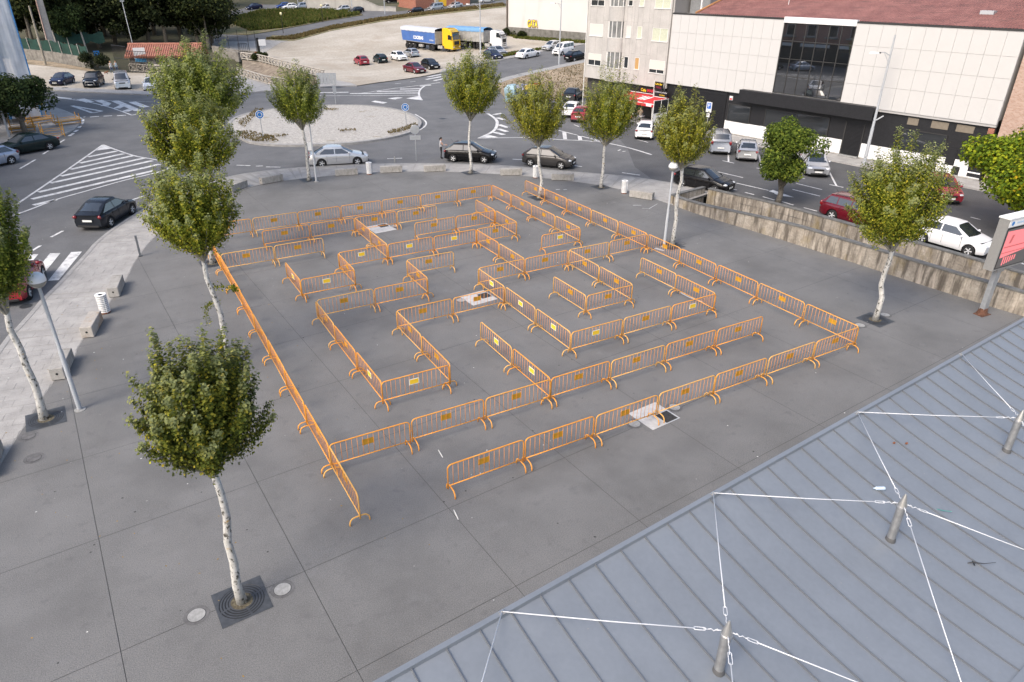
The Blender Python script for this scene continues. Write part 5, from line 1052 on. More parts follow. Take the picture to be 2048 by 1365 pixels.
# ---- rose rendered house across the street, left of the view (it shows in the glass front)
M_rose = mat('rose_render', (0.42,0.25,0.20), 0.85, var=0.08, scale=0.5)
t = thing('rose_house', 'rose rendered house left of the view, mirrored in the shop glass front', 'building', (-17.5,44.0,0), pi/2)
bx(t, 'wall', 0, 34, 0.3, 12, 3.4, 14, M_rose); bx(t, 'ground_wall', 0.1, 33.9, 0.5, 12, -0.1, 3.4, M_sblack); bx(t, 'cornice', -0.2, 34.2, -0.1, 12, 14, 14.4, M_frame)
for k in range(3):
    for i in range(9): window(t, 1.6+i*3.7, 3.0+i*3.7, 4.6+k*3.1, 6.3+k*3.1, M_glass2, M_frame, 0.3); bx(t, 'balcony', 1.2+i*3.7, 3.4+i*3.7, -0.5, 0.29, 4.3+k*3.1, 4.5+k*3.1, M_conc)
for i in range(5): bx(t, 'shop_window', 1.5+i*6.6, 6.0+i*6.6, 0.46, 0.52, 0.5, 2.6, M_glass2); bx(t, 'fascia', 1.2+i*6.6, 6.3+i*6.6, 0.3, 0.49, 2.8, 3.3, M_whitep)
# ================================================================== CARS
M_tyre = mat('tyre', (0.014,0.014,0.015), 0.85); M_rim = mat('alloy', (0.62,0.63,0.64), 0.35, 0.15); M_cg = mat('car_glass', (0.02,0.024,0.027), 0.03, spec=1.0); _bsdf(M_cg).inputs['IOR'].default_value = 1.65
M_under = mat('underbody', (0.008,0.008,0.009), 0.8); M_head = mat('headlight', (0.62,0.65,0.68), 0.12, spec=0.8, coat=0.6); M_tail = mat('taillight', (0.20,0.006,0.010), 0.15, spec=0.7, coat=0.6); M_plate = mat('number_plate', (0.75,0.75,0.72), 0.5); M_trim = mat('car_trim', (0.015,0.015,0.016), 0.6); M_mirror = mat('mirror', (0.3,0.32,0.33), 0.1, 0.8)
M_seam2 = mat('panel_gap_dark', (0.01,0.01,0.011), 0.8)
PAINT = {}
def paint(nm, c, metal=0.0, rough=0.22):
    if nm not in PAINT: PAINT[nm] = mat('paint_'+nm, c, rough, metal, coat=0.45 if max(c) > 0.08 else 0.2, spec=0.5 if max(c) > 0.08 else 0.25)
    return PAINT[nm]
TYPES = {
 # L, W, H, wheelbase, front overhang, wheel r, belt z, nose z, tail: deck z or None, cabin x (base front, roof front, roof rear, base rear) from the nose
 'hatch': dict(L=4.10,W=1.72,H=1.46,wb=2.50,fo=0.82,r=0.31,zb=0.93,zn=0.72,deck=None,cab=(1.02,1.88,3.28,4.00),split=(0.48,)),
 'lean': dict(L=4.18,W=1.74,H=1.43,wb=2.51,fo=0.84,r=0.32,zb=0.92,zn=0.72,deck=None,cab=(1.05,1.95,3.02,4.06),split=(0.50,)),
 'small': dict(L=3.70,W=1.64,H=1.43,wb=2.42,fo=0.70,r=0.29,zb=0.93,zn=0.72,deck=None,cab=(0.88,1.65,3.02,3.60),split=(0.62,)),
 'sedan': dict(L=4.60,W=1.77,H=1.44,wb=2.68,fo=0.92,r=0.32,zb=0.93,zn=0.70,deck=0.98,cab=(1.20,2.05,3.30,4.02),split=(0.46,)),
 'estate': dict(L=4.55,W=1.78,H=1.52,wb=2.66,fo=0.88,r=0.32,zb=0.97,zn=0.74,deck=None,cab=(1.12,1.95,4.02,4.46),split=(0.36,0.70)),
 'suv': dict(L=4.50,W=1.84,H=1.74,wb=2.62,fo=0.82,r=0.36,zb=1.12,zn=0.95,deck=None,cab=(1.12,1.72,3.98,4.40),split=(0.38,0.72)),
 'van': dict(L=4.80,W=1.90,H=1.96,wb=3.05,fo=0.83,r=0.33,zb=1.20,zn=0.98,deck=None,cab=(0.62,1.40,4.60,4.76),split=(0.28,)),
 'mpv': dict(L=4.15,W=1.76,H=1.80,wb=2.70,fo=0.80,r=0.32,zb=1.10,zn=0.85,deck=None,cab=(0.80,1.50,3.95,4.10),split=(0.34,0.66)),
}
TM = {}
def interp(x, P):
    for (a, b), (c, d) in zip(P, P[1:]):
        if x <= c: return b+(d-b)*(x-a)/max(1e-6, c-a)
    return P[-1][1]
def car_meshes(ty):
    if ty in TM: return TM[ty]
    p = TYPES[ty]; L, W, H, zb, r = p['L'], p['W'], p['H'], p['zb'], p['r']; h = L/2; xf = h-p['fo']; xr = xf-p['wb']; ra_ = r+0.055
    c0, c1, c2, c3 = [h-v for v in p['cab']]
    st = set(np.round(np.linspace(-h, h, 29), 3))
    for w_ in (xf, xr):
        for a in np.linspace(0, pi, 11): st.add(round(w_+ra_*cos(a), 3))
    st = sorted(st)
    top = [(-h, (p['deck'] or zb)-0.05), (-h+0.10, p['deck'] or zb), (c3, p['deck'] or zb), (c0, zb+0.01), (h-0.55, p['zn']+0.10), (h-0.18, p['zn']+0.02), (h, p['zn']-0.06)]
    b = MB(); NR = 9
    for x in st:
        e = max(0, (abs(x)-(h-0.62))/0.62); w = W/2*(1-0.16*e**2.4); zt = interp(x, top); zbo = 0.20+0.05*e
        for w_ in (xf, xr):
            d = abs(x-w_)
            if d < ra_: zbo = max(zbo, r+sqrt(max(0, ra_*ra_-d*d)))
        zm = max(0.58, zbo+0.03); zs = max(zt-0.16, zm+0.05); arch = zbo > 0.3
        ring = [(w*(0.985 if arch else 0.93), zbo), (w*0.99, zbo+0.04 if arch else max(zbo+0.08, 0.30)), (w*1.0, zm), (w*0.985, zs), (w*0.955, zt-0.055), (w*0.90, zt-0.012), (w*0.72, zt+0.012), (w*0.38, zt+0.028), (0, zt+0.034)]
        ring = [(y, min(z, zt+0.034)) for y, z in ring]
        for y, z in ring:
            s = 1 if x > 0 else -1; ef = max(0, (abs(x)-(h-0.40))/0.40); bul = 0.16*((z-0.48)/0.42)**2*ef
            b.v.append((x-s*min(bul, 0.3)-s*ef*0.10*(y/(W/2))**2*(1 if x > 0 else 0.5), y, z))
    n = len(st)
    for i in range(n-1):
        for j in range(NR-1): a = i*NR+j; b.f.append((a, a+1, a+NR+1, a+NR))
    for i in (0, n-1):
        q = [i*NR+j for j in range(NR)]+[len(b.v)]; b.v.append((b.v[i*NR][0], 0, b.v[i*NR][2])); b.f.append(tuple(q if i == 0 else q[::-1]))
    V0 = list(b.v); m0 = len(V0); b.v += [(x, -y, z) for x, y, z in V0]; b.f += [tuple(i+m0 for i in q[::-1]) for q in b.f]
    bm = bmesh.new(); me = bpy.data.meshes.new('body'); me.from_pydata(b.v, [], b.f); bm.from_mesh(me); bmesh.ops.remove_doubles(bm, verts=bm.verts[:], dist=1e-4); bmesh.ops.recalc_face_normals(bm, faces=bm.faces[:]); bm.to_mesh(me); bm.free()
    me.polygons.foreach_set('use_smooth', [True]*len(me.polygons)); me.set_sharp_from_angle(angle=radians(38)); me.materials.append(M_under)
    out = {'body': me}
    # greenhouse
    zr = H; wb_ = W/2*0.895; wr = W/2*(0.70 if ty not in ('van','suv','mpv') else 0.78); zd = p['deck'] or zb
    def sidept(x_lo, x_hi, t): return
    S = []
    for (x, zz, kind) in ((c0, zb, 0), (c1, zr, 1), (c1*0.6+c2*0.4, zr+0.02, 1), (c2*0.75+c1*0.25, zr+0.012, 1), (c2, zr-0.03, 1), (c3, zd, 0)):
        if kind == 0: S.append([(x-0.06*(1 if x > 0 else -1), wb_, zz), (x, wb_*0.93, zz), (x+0.07*(1 if x > 0 else -1), wb_*0.5, zz+0.015), (x+0.10*(1 if x > 0 else -1), 0, zz+0.02)])
        else: S.append([(x, wb_-(0.0), zb), (x, wr, zz-0.07), (x, wr*0.86, zz-0.015), (x, 0, zz)])
    b = MB(); ns = 4
    for s in S: b.v += s
    for i in range(len(S)-1):
        for j in range(ns-1): a = i*ns+j; b.f.append((a, a+ns, a+ns+1, a+1))
    V0 = list(b.v); m0 = len(V0); b.v += [(x, -y, z) for x, y, z in V0]; b.f += [tuple(i+m0 for i in q[::-1]) for q in b.f]
    bm = bmesh.new(); me = bpy.data.meshes.new('cabin'); me.from_pydata(b.v, [], b.f); bm.from_mesh(me); bmesh.ops.remove_doubles(bm, verts=bm.verts[:], dist=1e-4); bmesh.ops.recalc_face_normals(bm, faces=bm.faces[:]); bm.to_mesh(me); bm.free()
    me.polygons.foreach_set('use_smooth', [True]*len(me.polygons)); me.set_sharp_from_angle(angle=radians(28)); me.materials.append(M_under); out['cabin'] = me
    def pane(rows):                                     # rows of points -> slightly proud pane
        bb = MB(); k = len(rows[0])
        for q in rows: bb.v += q
        for i in range(len(rows)-1):
            for j in range(k-1): a = i*k+j; bb.f.append((a, a+1, a+k+1, a+k))
        return bb.mesh('glass', M_cg, True)
    def face(s0, s1, t0, t1, off, m=0.90):              # screen between two cabin stations
        rows = []
        for t in (t0, (t0+t1)/2, t1):
            half = [tuple(Vector(a)*(1-t)+Vector(c)*t) for a, c in zip(s0, s1)][1:]; row = []
            for (x, y, z) in half: row.append((x+off[0], y*m, z+off[1]))
            rows.append([(x, -y, z) for x, y, z in row]+row[::-1][1:])
        return pane(rows)
    out['windscreen'] = face(S[0], S[1], 0.06, 0.93, (0.012, 0.012)); out['rear_window'] = face(S[5], S[4], 0.30 if not p['deck'] else 0.08, 0.92, (-0.014, 0.012), 0.88)
    def sp(x, t, s): y = wb_+(wr-wb_)*t+0.009; return (x, s*y, zb+(zr-0.07-zb)*t+0.003)
    lim = lambda t: (c0-0.06+(c1-c0+0.06)*t, c3+0.06+(c2-c3-0.06)*t)
    out['side'] = []
    fr = (0.0,)+p['split']+(1.0,)
    t0, t1 = 0.07, 0.86
    for s in (1, -1):
        for k in range(len(fr)-1):
            def lx(t, f):
                a, c = lim(t); base_a, base_c = lim(0.5); return a+(c-a)*f
            xa0, xa1 = lx(t0, fr[k]), lx(t1, fr[k]); xb0, xb1 = lx(t0, fr[k+1]), lx(t1, fr[k+1])
            if k > 0: xm = (lx(0.5, fr[k]))-0.035; xa0 = xa1 = xm
            else: xa0 -= 0.13; xa1 -= 0.07
            if k < len(fr)-2: xm = (lx(0.5, fr[k+1]))+0.035; xb0 = xb1 = xm
            else: xb0 += 0.16 if p['deck'] else 0.20; xb1 += 0.10
            if ty == 'van' and k == 1: continue
            q = [sp(xa0,t0,s), sp(xa1,t1,s), sp(xb1,t1,s), sp(xb0,t0,s)]; bb = MB(); bb.add(q, [(0,1,2,3) if s < 0 else (3,2,1,0)]); out['side'].append(bb.mesh('glass', M_cg))
    TM[ty] = out; out['x'] = (xf, xr, h, W, zb, c0, r, p, c3); return out
def wheel_meshes():
    t = MB().lathe([(0.62,-0.10),(0.92,-0.11),(1.0,-0.07),(1.0,0.07),(0.92,0.11),(0.62,0.10)], 24, axis='y', caps=False).mesh('tyre', M_tyre, True)
    d = MB().lathe([(0.05,0.072),(0.20,0.080),(0.22,0.05),(0.60,0.03),(0.63,0.09),(0.66,0.10)], 24, axis='y', caps=False).mesh('rim_dish', M_trim, True)
    s = MB()
    for k in range(5):
        a = 2*pi*k/5; R_ = Matrix.Rotation(a, 4, 'Y'); bb = MB(); bb.add([(0.10,0.085,-0.07),(0.62,0.088,-0.095),(0.62,0.088,0.095),(0.10,0.085,0.07),(0.10,0.05,-0.07),(0.62,0.05,-0.11),(0.62,0.05,0.11),(0.10,0.05,0.07)], [(0,3,2,1),(0,1,5,4),(2,3,7,6)]); bb.xf(R_); s.add(bb.v, bb.f)
    s.lathe([(0.0,0.093),(0.14,0.092),(0.15,0.07)], 14, axis='y', caps=False); s.lathe([(0.60,0.094),(0.665,0.10),(0.67,0.06)], 24, axis='y', caps=False)
    return t, d, s.mesh('rim', M_rim)
ME_ty, ME_dish, ME_rim = wheel_meshes()
ME_ball = MB().ball((0,0,0),1,10,7).mesh('lamp', M_head, True)
def lampob(name, m, par, loc, sc_, rz=0):
    o = ob(name, ME_ball if m is M_head else ME_ballr, par, loc, rz); o.scale = sc_; return o
ME_ballr = MB().ball((0,0,0),1,10,7).mesh('lamp', M_tail, True); ME_ballp = MB().ball((0,0,0),1,10,7).mesh('mirror', M_under, True)
ME_plt = MB().box(-0.008,0.008,-0.26,0.26,-0.055,0.055).mesh('number_plate', M_plate); ME_grl = MB().bbox(-0.03,0.03,-0.36,0.36,-0.06,0.06,0.02).mesh('grille', M_trim)
ME_hd = MB().box(-0.07,0.07,-0.012,0.012,-0.012,0.012).mesh('door_handle', M_trim)
def setmat(o, m): o.material_slots[0].link = 'OBJECT'; o.material_slots[0].material = m; return o
def car(label, ty, pm, c, ang, cat='car', full=True, name='parked_car', group='parked cars', z=None, bump=None, tint=None, dark_trim=False):
    mm = car_meshes(ty); xf, xr, h, W, zb, c0, r, p, c3 = mm['x']
    zc = T(c[0],c[1]) if z is None else z
    t = thing(name, label, cat, (c[0],c[1],zc), ang, group)
    # follow the slope of the land
    dx = Vector((cos(ang), sin(ang)))*1.3; pit = atan2(T(c[0]+dx.x,c[1]+dx.y)-T(c[0]-dx.x,c[1]-dx.y), 2.6); t.rotation_euler = (0, -pit, ang)
    body = setmat(ob('body', mm['body'], t), pm); setmat(ob('cabin', mm['cabin'], t), pm)
    ob('windscreen', mm['windscreen'], t); ob('rear_window', mm['rear_window'], t)
    for s in mm['side']: ob('side_window', s, t)
    ub = MB().box(-h+0.35,h-0.35,-W/2+0.20,W/2-0.20,0.16,zb-0.12).build('underbody', M_under, t)
    for x in (xf, xr):
        for s in (1, -1):
            w = ob('wheel', None, t, (x, s*(W/2-0.105), r)); w.scale = (r, 1.0*s if s > 0 else -1.0, r)
            w.scale = (r, s, r)
            ob('tyre', ME_ty, w); ob('rim_dish', ME_dish, w); ob('rim', ME_rim, w)
    for s in (1, -1):
        lampob('headlight', M_head, t, (h-0.24, s*W*0.345, p['zn']-0.05), (0.20,0.17,0.075), -s*0.45)
        lampob('taillight', M_tail, t, (-h+0.10, s*W*0.40, p['zb']-0.10 if ty not in ('van','mpv') else 1.0), (0.09,0.12,0.10 if ty not in ('van','mpv','suv','estate') else 0.17), s*0.5)
        o = setmat(ob('mirror', ME_ballp, t, (c0-0.30, s*(W/2+0.03), zb+0.06)), M_trim if dark_trim else pm); o.scale = (0.07,0.11,0.075)
        if full:
            for q in ((0.30,) if ty in ('small','van') else (0.30,-0.62)): setmat(ob('door_handle', ME_hd, t, (q*1.0, s*(W/2-0.008), zb-0.13)), pm if not dark_trim else M_trim)
    ob('number_plate', ME_plt, t, (h-0.025, 0, 0.44)); ob('number_plate', ME_plt, t, (-h+0.015, 0, 0.62 if not p['deck'] else 0.66)); ob('grille', ME_grl, t, (h-0.05, 0, p['zn']-0.13))
    o = ob('air_intake', ME_grl, t, (h-0.035, 0, 0.30)); o.scale = (1,1.5,0.8); o = ob('rear_bumper_trim', ME_grl, t, (-h+0.02, 0, 0.30)); o.scale = (0.8,1.7,0.8)
    if full:
        for s in (1, -1):
            b = MB()
            for xx in (c0-0.28, (xf+xr)/2-0.22, xr+0.42): b.box(xx-0.006,xx+0.006,s*(W/2-0.022) if s > 0 else -W/2-0.004,s*W/2+0.004 if s > 0 else -W/2+0.022,0.36,zb-0.06)
            for q in range(3): pass
            b2 = b.build('door_gaps', M_seam2, t); b2['kind'] = 'stuff'
        if ty in ('estate','suv'):
            for s in (1, -1): MB().tube([(0.35,s*W*0.32,p['H']-0.02),(0.3,s*W*0.32,p['H']+0.05),(-1.4,s*W*0.32,p['H']+0.04),(-1.45,s*W*0.32,p['H']-0.03)], 0.018, 6).build('roof_rail', M_trim, t)
        MB().tube([(c3+0.55,0.0,p['H']-0.02),(c3+0.35,0.0,p['H']+0.16)], 0.008, 5).build('aerial', M_trim, t)
    return t
def car_side(label, ty, pm, rear, front, left=False, z=None, ang=None, **kw):
    """place by the ground contacts of the two near wheels, rear then front (left=True when the near side is the car's left)"""
    R_, F_ = at(*rear), at(*front); p = TYPES[ty]; d = Vector((F_.x-R_.x, F_.y-R_.y)).normalized()
    if ang is not None: d = Vector((cos(radians(ang)), sin(radians(ang)))); R_ = F_-Vector((d.x,d.y,0))*p['wb']      # the front wheel fixes the place
    n = Vector((-d.y, d.x)) if not left else Vector((d.y, -d.x))
    m = Vector(((R_.x+F_.x)/2, (R_.y+F_.y)/2)); c = m+n*(p['W']/2-0.1); xf = p['L']/2-p['fo']; xr = xf-p['wb']; c -= d*((xf+xr)/2)
    return car(label, ty, pm, c, atan2(d.y, d.x), **kw)
def car_end(label, ty, pm, a, b, end, ang=None, **kw):
    """place by the two visible wheels of one end: a left in the picture, b right"""
    A, B = at(*a), at(*b); p = TYPES[ty]; e = Vector((B.x-A.x, B.y-A.y)).normalized(); away = Vector((-e.y, e.x)); m = Vector(((A.x+B.x)/2, (A.y+B.y)/2))
    if away.dot(m) < 0: away = -away
    xf = p['L']/2-p['fo']; xr = xf-p['wb']
    if ang is not None: away = Vector((cos(radians(ang)), sin(radians(ang))))*(1 if end == 'rear' else -1)
    if end == 'rear': d = away; c = m-d*xr
    else: d = -away; c = m-d*xf
    return car(label, ty, pm, c, atan2(d.y, d.x), **kw)
silver = paint('silver', (0.46,0.47,0.49), 0.55); silver2 = paint('light_silver', (0.58,0.58,0.58), 0.4); black = paint('black', (0.006,0.006,0.007)); white = paint('white', (0.78,0.78,0.78)); grey = paint('grey', (0.055,0.053,0.053), 0.3); navy = paint('navy', (0.012,0.016,0.045)); red = paint('red', (0.24,0.010,0.018)); dred = paint('dark_red', (0.11,0.007,0.014)); blue = paint('blue', (0.03,0.07,0.25)); green = paint('dark_green', (0.008,0.018,0.018)); dark = paint('anthracite', (0.016,0.020,0.028), 0.3); bsil = paint('blue_silver', (0.38,0.43,0.52), 0.5); gmet = paint('grey_metal', (0.27,0.28,0.30), 0.4); rosy = paint('faded_red', (0.27,0.022,0.036), 0.0, 0.45)
car_side('silver saloon parked by the kerb below the roundabout', 'sedan', silver2, (642,335.5), (718,331))
car_side('black hatchback with the woman standing behind it', 'hatch', black, (904,324.5), (971,327.5))
car_side('dark grey hatchback parked by the kerb right of the black one', 'hatch', grey, (1060,333), (1123,339.5))
car_side('black hatchback in front of the ramp wall', 'hatch', black, (1362,375), (1430,389))
car_side('dark anthracite hatchback driving past the left pavement', 'lean', dark, (220,456.5), (267,428))
car_side('bright red car half hidden behind the left poplar and globe lamp', 'hatch', red, (53,609), (93,549))
car_side('dark green saloon by the yellow stillages at the left edge', 'sedan', green, (97.5,301), (38,312), left=True)
car_side('blue silver hatchback cut by the left picture edge', 'hatch', bsil, (24,329), (-42,343), left=True)
car_end('dark blue hatchback parked facing us at the far left', 'hatch', navy, (103,171.5), (131,172.5), 'front', ang=-116)
car_end('black off roader with chrome bull bar facing us', 'suv', dark, (171,175), (199,176.5), 'front', ang=-104)
car_end('silver van with black bumper facing us', 'van', silver2, (233,178.5), (262,180), 'front', ang=-93, cat='van', name='parked_van', dark_trim=True)
car_end('white car behind the widest poplar beside the silver van', 'hatch', white, (290,181.5), (316,183), 'front', ang=-100)
car_end('red hatchback at the left end of the cars on the dirt lot', 'hatch', rosy, (718,132.5), (738,130.5), 'rear')
car_end('small dark rounded hatchback on the dirt lot', 'small', green, (757,128.3), (774.5,126.3), 'rear')
car_side('white hatchback facing right on the dirt lot', 'hatch', white, (782,120.5), (798,124))
car_end('silver hatchback with its tail to us below the blue trailer', 'small', silver, (821,116.5), (837,114.3), 'rear')
car_side('dark red saloon at the front of the dirt lot', 'sedan', dred, (811.5,145.5), (830,149))
car_side('black hatchback right of the dark red saloon', 'hatch', black, (843,137), (862,141.5))
car_side('silver saloon beside the white truck', 'sedan', silver, (976,109.5), (998,113.5))
car_side('dark blue car half hidden by a poplar before the trucks', 'hatch', navy, (968,118), (988,121.5))
car_side('white saloon parked on the uphill road', 'sedan', white, (1049,119), (1079,112.7))
car_side('white high roofed van driving down the uphill road', 'mpv', white, (1152,99), (1124,111.5), left=True, ang=-163, cat='van', name='moving_van')
car_side('pale hatchback parked behind the white high roofed van', 'hatch', silver2, (1127,93.5), (1101.5,102.5), left=True, ang=-164)
car_side('black hatchback at the corner of the apartment house', 'hatch', black, (1147.6,124.5), (1171,119.5))
car_side('dark car beyond the white one between two poplars', 'sedan', black, (1150,206), (1166,196))
car_side('white hatchback with its tail to us between two poplars', 'hatch', white, (1151,238), (1166,226))
car_side('red car mostly hidden by a poplar beside the dry plot', 'small', rosy, (1168,248), (1185,236))
car_side('white car with its tail to us in front of the cafe', 'hatch', white, (1303,283), (1312,266))
car_end('grey off roader with its tail to us in front of the black shutter', 'suv', gmet, (1423,305.5), (1453,307), 'rear')
car_end('silver hatchback with its tail to us left of the street tree', 'hatch', silver, (1474,320), (1511,322.5), 'rear')
car_end('silver hatchback facing us right of the street tree', 'hatch', silver, (1610,350.5), (1653,353), 'front')
car_side('dark red estate car behind the ramp wall', 'estate', dred, (1665,441), (1742,463))
car_side('white hatchback behind the ramp wall near the display sign', 'hatch', white, (1842,486), (1934,513))
car_end('faded red car facing us between poplar and yellow green tree', 'hatch', rosy, (1866,403), (1914,407), 'front', ang=-132)
FAR = dict(full=False, group='cars on the upper road')
car_side('black hatchback at the edge of the upper road', 'hatch', black, (848,27), (822,30), left=True, **FAR); car_side('silver people carrier behind the black hatchback on the upper road', 'mpv', silver, (887,20.5), (864.5,23.5), left=True, **FAR); car_side('silver old saloon on the upper road', 'sedan', silver2, (924.5,15.5), (905,19), left=True, **FAR); car_side('silver car at the top end of the upper road', 'hatch', silver2, (984,6), (966,7.5), left=True, **FAR)
car_side('dark saloon at the edge of the wood above the meadow', 'sedan', navy, (521,18.5), (503,21), left=True, **FAR); car_side('blue car above the meadow', 'hatch', blue, (577,17), (562,18.5), left=True, **FAR); car_side('white car next to the blue one above the meadow', 'hatch', white, (590,19), (574,20.5), left=True, **FAR); car_side('silver off roader above the meadow', 'suv', silver, (613,19.5), (600,21), left=True, **FAR)
car_side('pale grey car left of the far retaining wall', 'hatch', silver2, (665,20), (650,22), left=True, **FAR); car_side('silver car at the far retaining wall', 'hatch', silver2, (697,23), (682,25), left=True, **FAR); car_side('black car at the far retaining wall nearest the bend', 'hatch', black, (725,26), (710,28.5), left=True, **FAR)
car_side('white saloon climbing behind the far retaining wall', 'sedan', white, (630,9), (650,7), **FAR); car_side('dark car at the top of the far ramp', 'hatch', black, (778,7), (795,6), **FAR)
# bull bar of the off roader
# ================================================================== TRUCKS
M_ty = paint('truck_yellow', (0.75,0.46,0.02)); M_tw = paint('truck_white', (0.74,0.74,0.73)); M_tblue = mat('trailer_blue', (0.055,0.13,0.36), 0.6, var=0.12, scale=0.8); M_tarp = mat('tarp_grey', (0.48,0.50,0.53), 0.7, var=0.08, scale=1.5); M_tarpb = mat('tarp_blue', (0.13,0.28,0.48), 0.7, var=0.12, scale=1.5); M_dirtyalu = mat('dirty_alu', (0.40,0.39,0.37), 0.5, 0.3, var=0.2, scale=2)
def truck_wheel(t, x, y, s, r=0.50):
    w = ob('wheel', None, t, (x, y, r)); w.scale = (r, s*1.5, r); ob('tyre', ME_ty, w); ob('rim', ME_dish, w)
def tractor(label, cm, c, ang, high=True):
    t = thing('truck_tractor', label, 'truck', (c[0],c[1],T(*c)), ang, 'lorries on the dirt lot'); H_ = 3.75 if high else 3.0
    # cab: x forward, front at 0
    prof = [(0.0,0.45),(0.03,1.05),(-0.02,1.95),(-0.28,H_-0.62),(-0.62,H_-0.12),(-1.0,H_),(-2.15,H_),(-2.2,1.0),(-1.9,0.95),(-1.75,0.55)]
    b = MB(); n = len(prof)
    for y in (-1.22,-1.16,1.16,1.22): b.v += [(x-(0.05 if abs(y) > 1.2 else 0), y, z-(0.05 if (abs(y) > 1.2 and z > 2) else 0)) for x, z in prof]
    for k in range(3): b.f += [(k*n+i, (k+1)*n+i, (k+1)*n+(i+1) % n, k*n+(i+1) % n) for i in range(n)]
    b.f += [tuple(range(n)), tuple(range(4*n-1, 3*n-1, -1))]; b.build('cab', cm, t)
    z0, z1 = 2.0, H_-0.75; MB().add([(0.0,-1.08,z0),(0.0,1.08,z0),(-0.235,1.05,z1),(-0.235,-1.05,z1)], [(0,1,2,3)]).build('windscreen', M_cg, t)
    for s in (1,-1):
        MB().add([(-0.32,s*1.232,2.0),(-1.05,s*1.232,2.0),(-1.05,s*1.232,2.75),(-0.55,s*1.232,2.75)], [(0,1,2,3) if s > 0 else (3,2,1,0)]).build('side_window', M_cg, t)
        MB().bbox(-0.30,-0.18,s*1.42-0.11,s*1.42+0.11,1.95,2.65,0.02).build('mirror', M_trim, t); MB().bbox(-0.06,0.05,s*0.93-0.2,s*0.93+0.2,0.70,0.88,0.02).build('headlight', M_head, t)
        MB().bbox(-3.3,-2.3,s*1.05-0.18,s*1.05+0.18,0.45,0.95,0.04).build('fuel_tank', M_dirtyalu, t); truck_wheel(t, -1.25, s*1.05, s); truck_wheel(t, -4.55, s*1.0, s)
    MB().box(0.012,0.045,-0.75,0.75,1.15,1.75).build('grille', M_trim, t)
    for z in (0.62,0.95): MB().box(0.012,0.05,-0.6,0.6,z-0.07,z+0.07).build('grille_slot', M_trim, t)
    MB().box(-0.25,0.06,-1.2,1.2,0.42,0.60).build('bumper', cm, t); MB().box(-5.3,-1.8,-0.42,0.42,0.55,0.95).build('chassis', M_trim, t); MB().box(-0.35,-0.05,-1.0,1.0,H_-0.66,H_-0.55).build('sun_visor', M_trim, t); MB().box(-2.15,-1.0,-1.1,1.1,H_,H_+0.10).build('air_deflector', cm, t); return t
def trailer(label, c, ang, L_, wall, tarp, lower, hz=3.75, txt=None):
    t = thing('tipper_trailer', label, 'trailer', (c[0],c[1],T(*c)), ang, 'lorry trailers on the dirt lot')
    MB().add([(0,-1.24,1.25),(-L_,-1.24,1.35),(-L_,1.24,1.35),(0,1.24,1.25),(0.0,-1.24,hz-0.35),(-L_-0.35,-1.24,hz-0.35),(-L_-0.35,1.24,hz-0.35),(0.0,1.24,hz-0.35)], [(0,3,2,1),(4,5,6,7),(1,0,4,5),(2,1,5,6),(3,2,6,7),(0,3,7,4)]).build('tipper_body', lower, t)
    for s in (1,-1): MB().add([(-0.1,s*1.252,1.35),(-L_+0.05,s*1.252,1.42),(-L_-0.25,s*1.252,hz-0.45),(-0.1,s*1.252,hz-0.45)], [(0,1,2,3) if s < 0 else (3,2,1,0)]).build('side_panel', wall, t)
    for s in (1,-1):
        for k in range(12): MB().box(-0.4-k*(L_-0.6)/11-0.03,-0.4-k*(L_-0.6)/11+0.03,s*1.262-0.012,s*1.262+0.012,1.4,hz-0.4).build('rib', lower, t) if wall is not M_tblue else None
    b = MB(); n = 8; q = 16
    for i in range(q+1):
        x = 0.1-(L_+0.5)*i/q
        for j in range(n+1): y = -1.30+2.6*j/n; b.v.append((x, y, hz-0.05+0.22*(1-(y/1.3)**2)+0.02*sin(i*1.9)))
        b.v += [(x, -1.31, hz-0.55-0.06*(i % 2)), (x, 1.31, hz-0.55-0.06*(i % 2))]
    m_ = n+3
    for i in range(q):
        for j in range(n): a = i*m_+j; b.f.append((a, a+m_, a+m_+1, a+1))
        b.f += [(i*m_, i*m_+n+1, (i+1)*m_+n+1, (i+1)*m_), (i*m_+n, (i+1)*m_+n, (i+1)*m_+n+2, i*m_+n+2)]
    b.build('tarpaulin', tarp, t, smooth=True)
    for s in (1,-1):
        for k in range(3): truck_wheel(t, -L_+1.3+k*1.3, s*1.0, s)
    MB().box(-L_,-0.2,-0.45,0.45,0.85,1.25).build('chassis', M_trim, t); MB().box(-2.6,-2.3,-0.9,0.9,0.1,1.2).build('landing_leg', M_trim, t); MB().bbox(-5.6,-4.4,-1.15,-0.7,0.55,1.0,0.05).build('tank', M_dirtyalu, t)
    if txt:
        text(txt, 0.75, t, (-L_*0.50,-1.262,2.05), (pi/2,0,0), M_whitep, bold=0.03, sx=1.0); text('COCEBAS', 0.30, t, (-1.2,-1.262,1.85), (pi/2,0,0), M_lw, bold=0.008)
    return t
def rot2(a, x, y): return Vector((cos(a)*x-sin(a)*y, sin(a)*x+cos(a)*y))
ta = radians(-60); w_ = at(895.7,105.3); c = Vector((w_.x,w_.y))-rot2(ta,-1.25,-1.05)
tractor('yellow truck cab parked on the dirt lot', M_ty, (c.x,c.y), ta)
k_ = c+rot2(ta,-4.1,0); tr_a = radians(-80); c2_ = k_+rot2(tr_a,1.0,0); trailer('blue sided trailer with grey tarpaulin behind the yellow truck cab', (c2_.x,c2_.y), tr_a, 11.0, M_tblue, M_tarp, M_dirtyalu, 3.7, 'COCEBAS')
ta2 = radians(-52); w_ = at(991,101); c = Vector((w_.x,w_.y))-rot2(ta2,-1.25,-1.05)
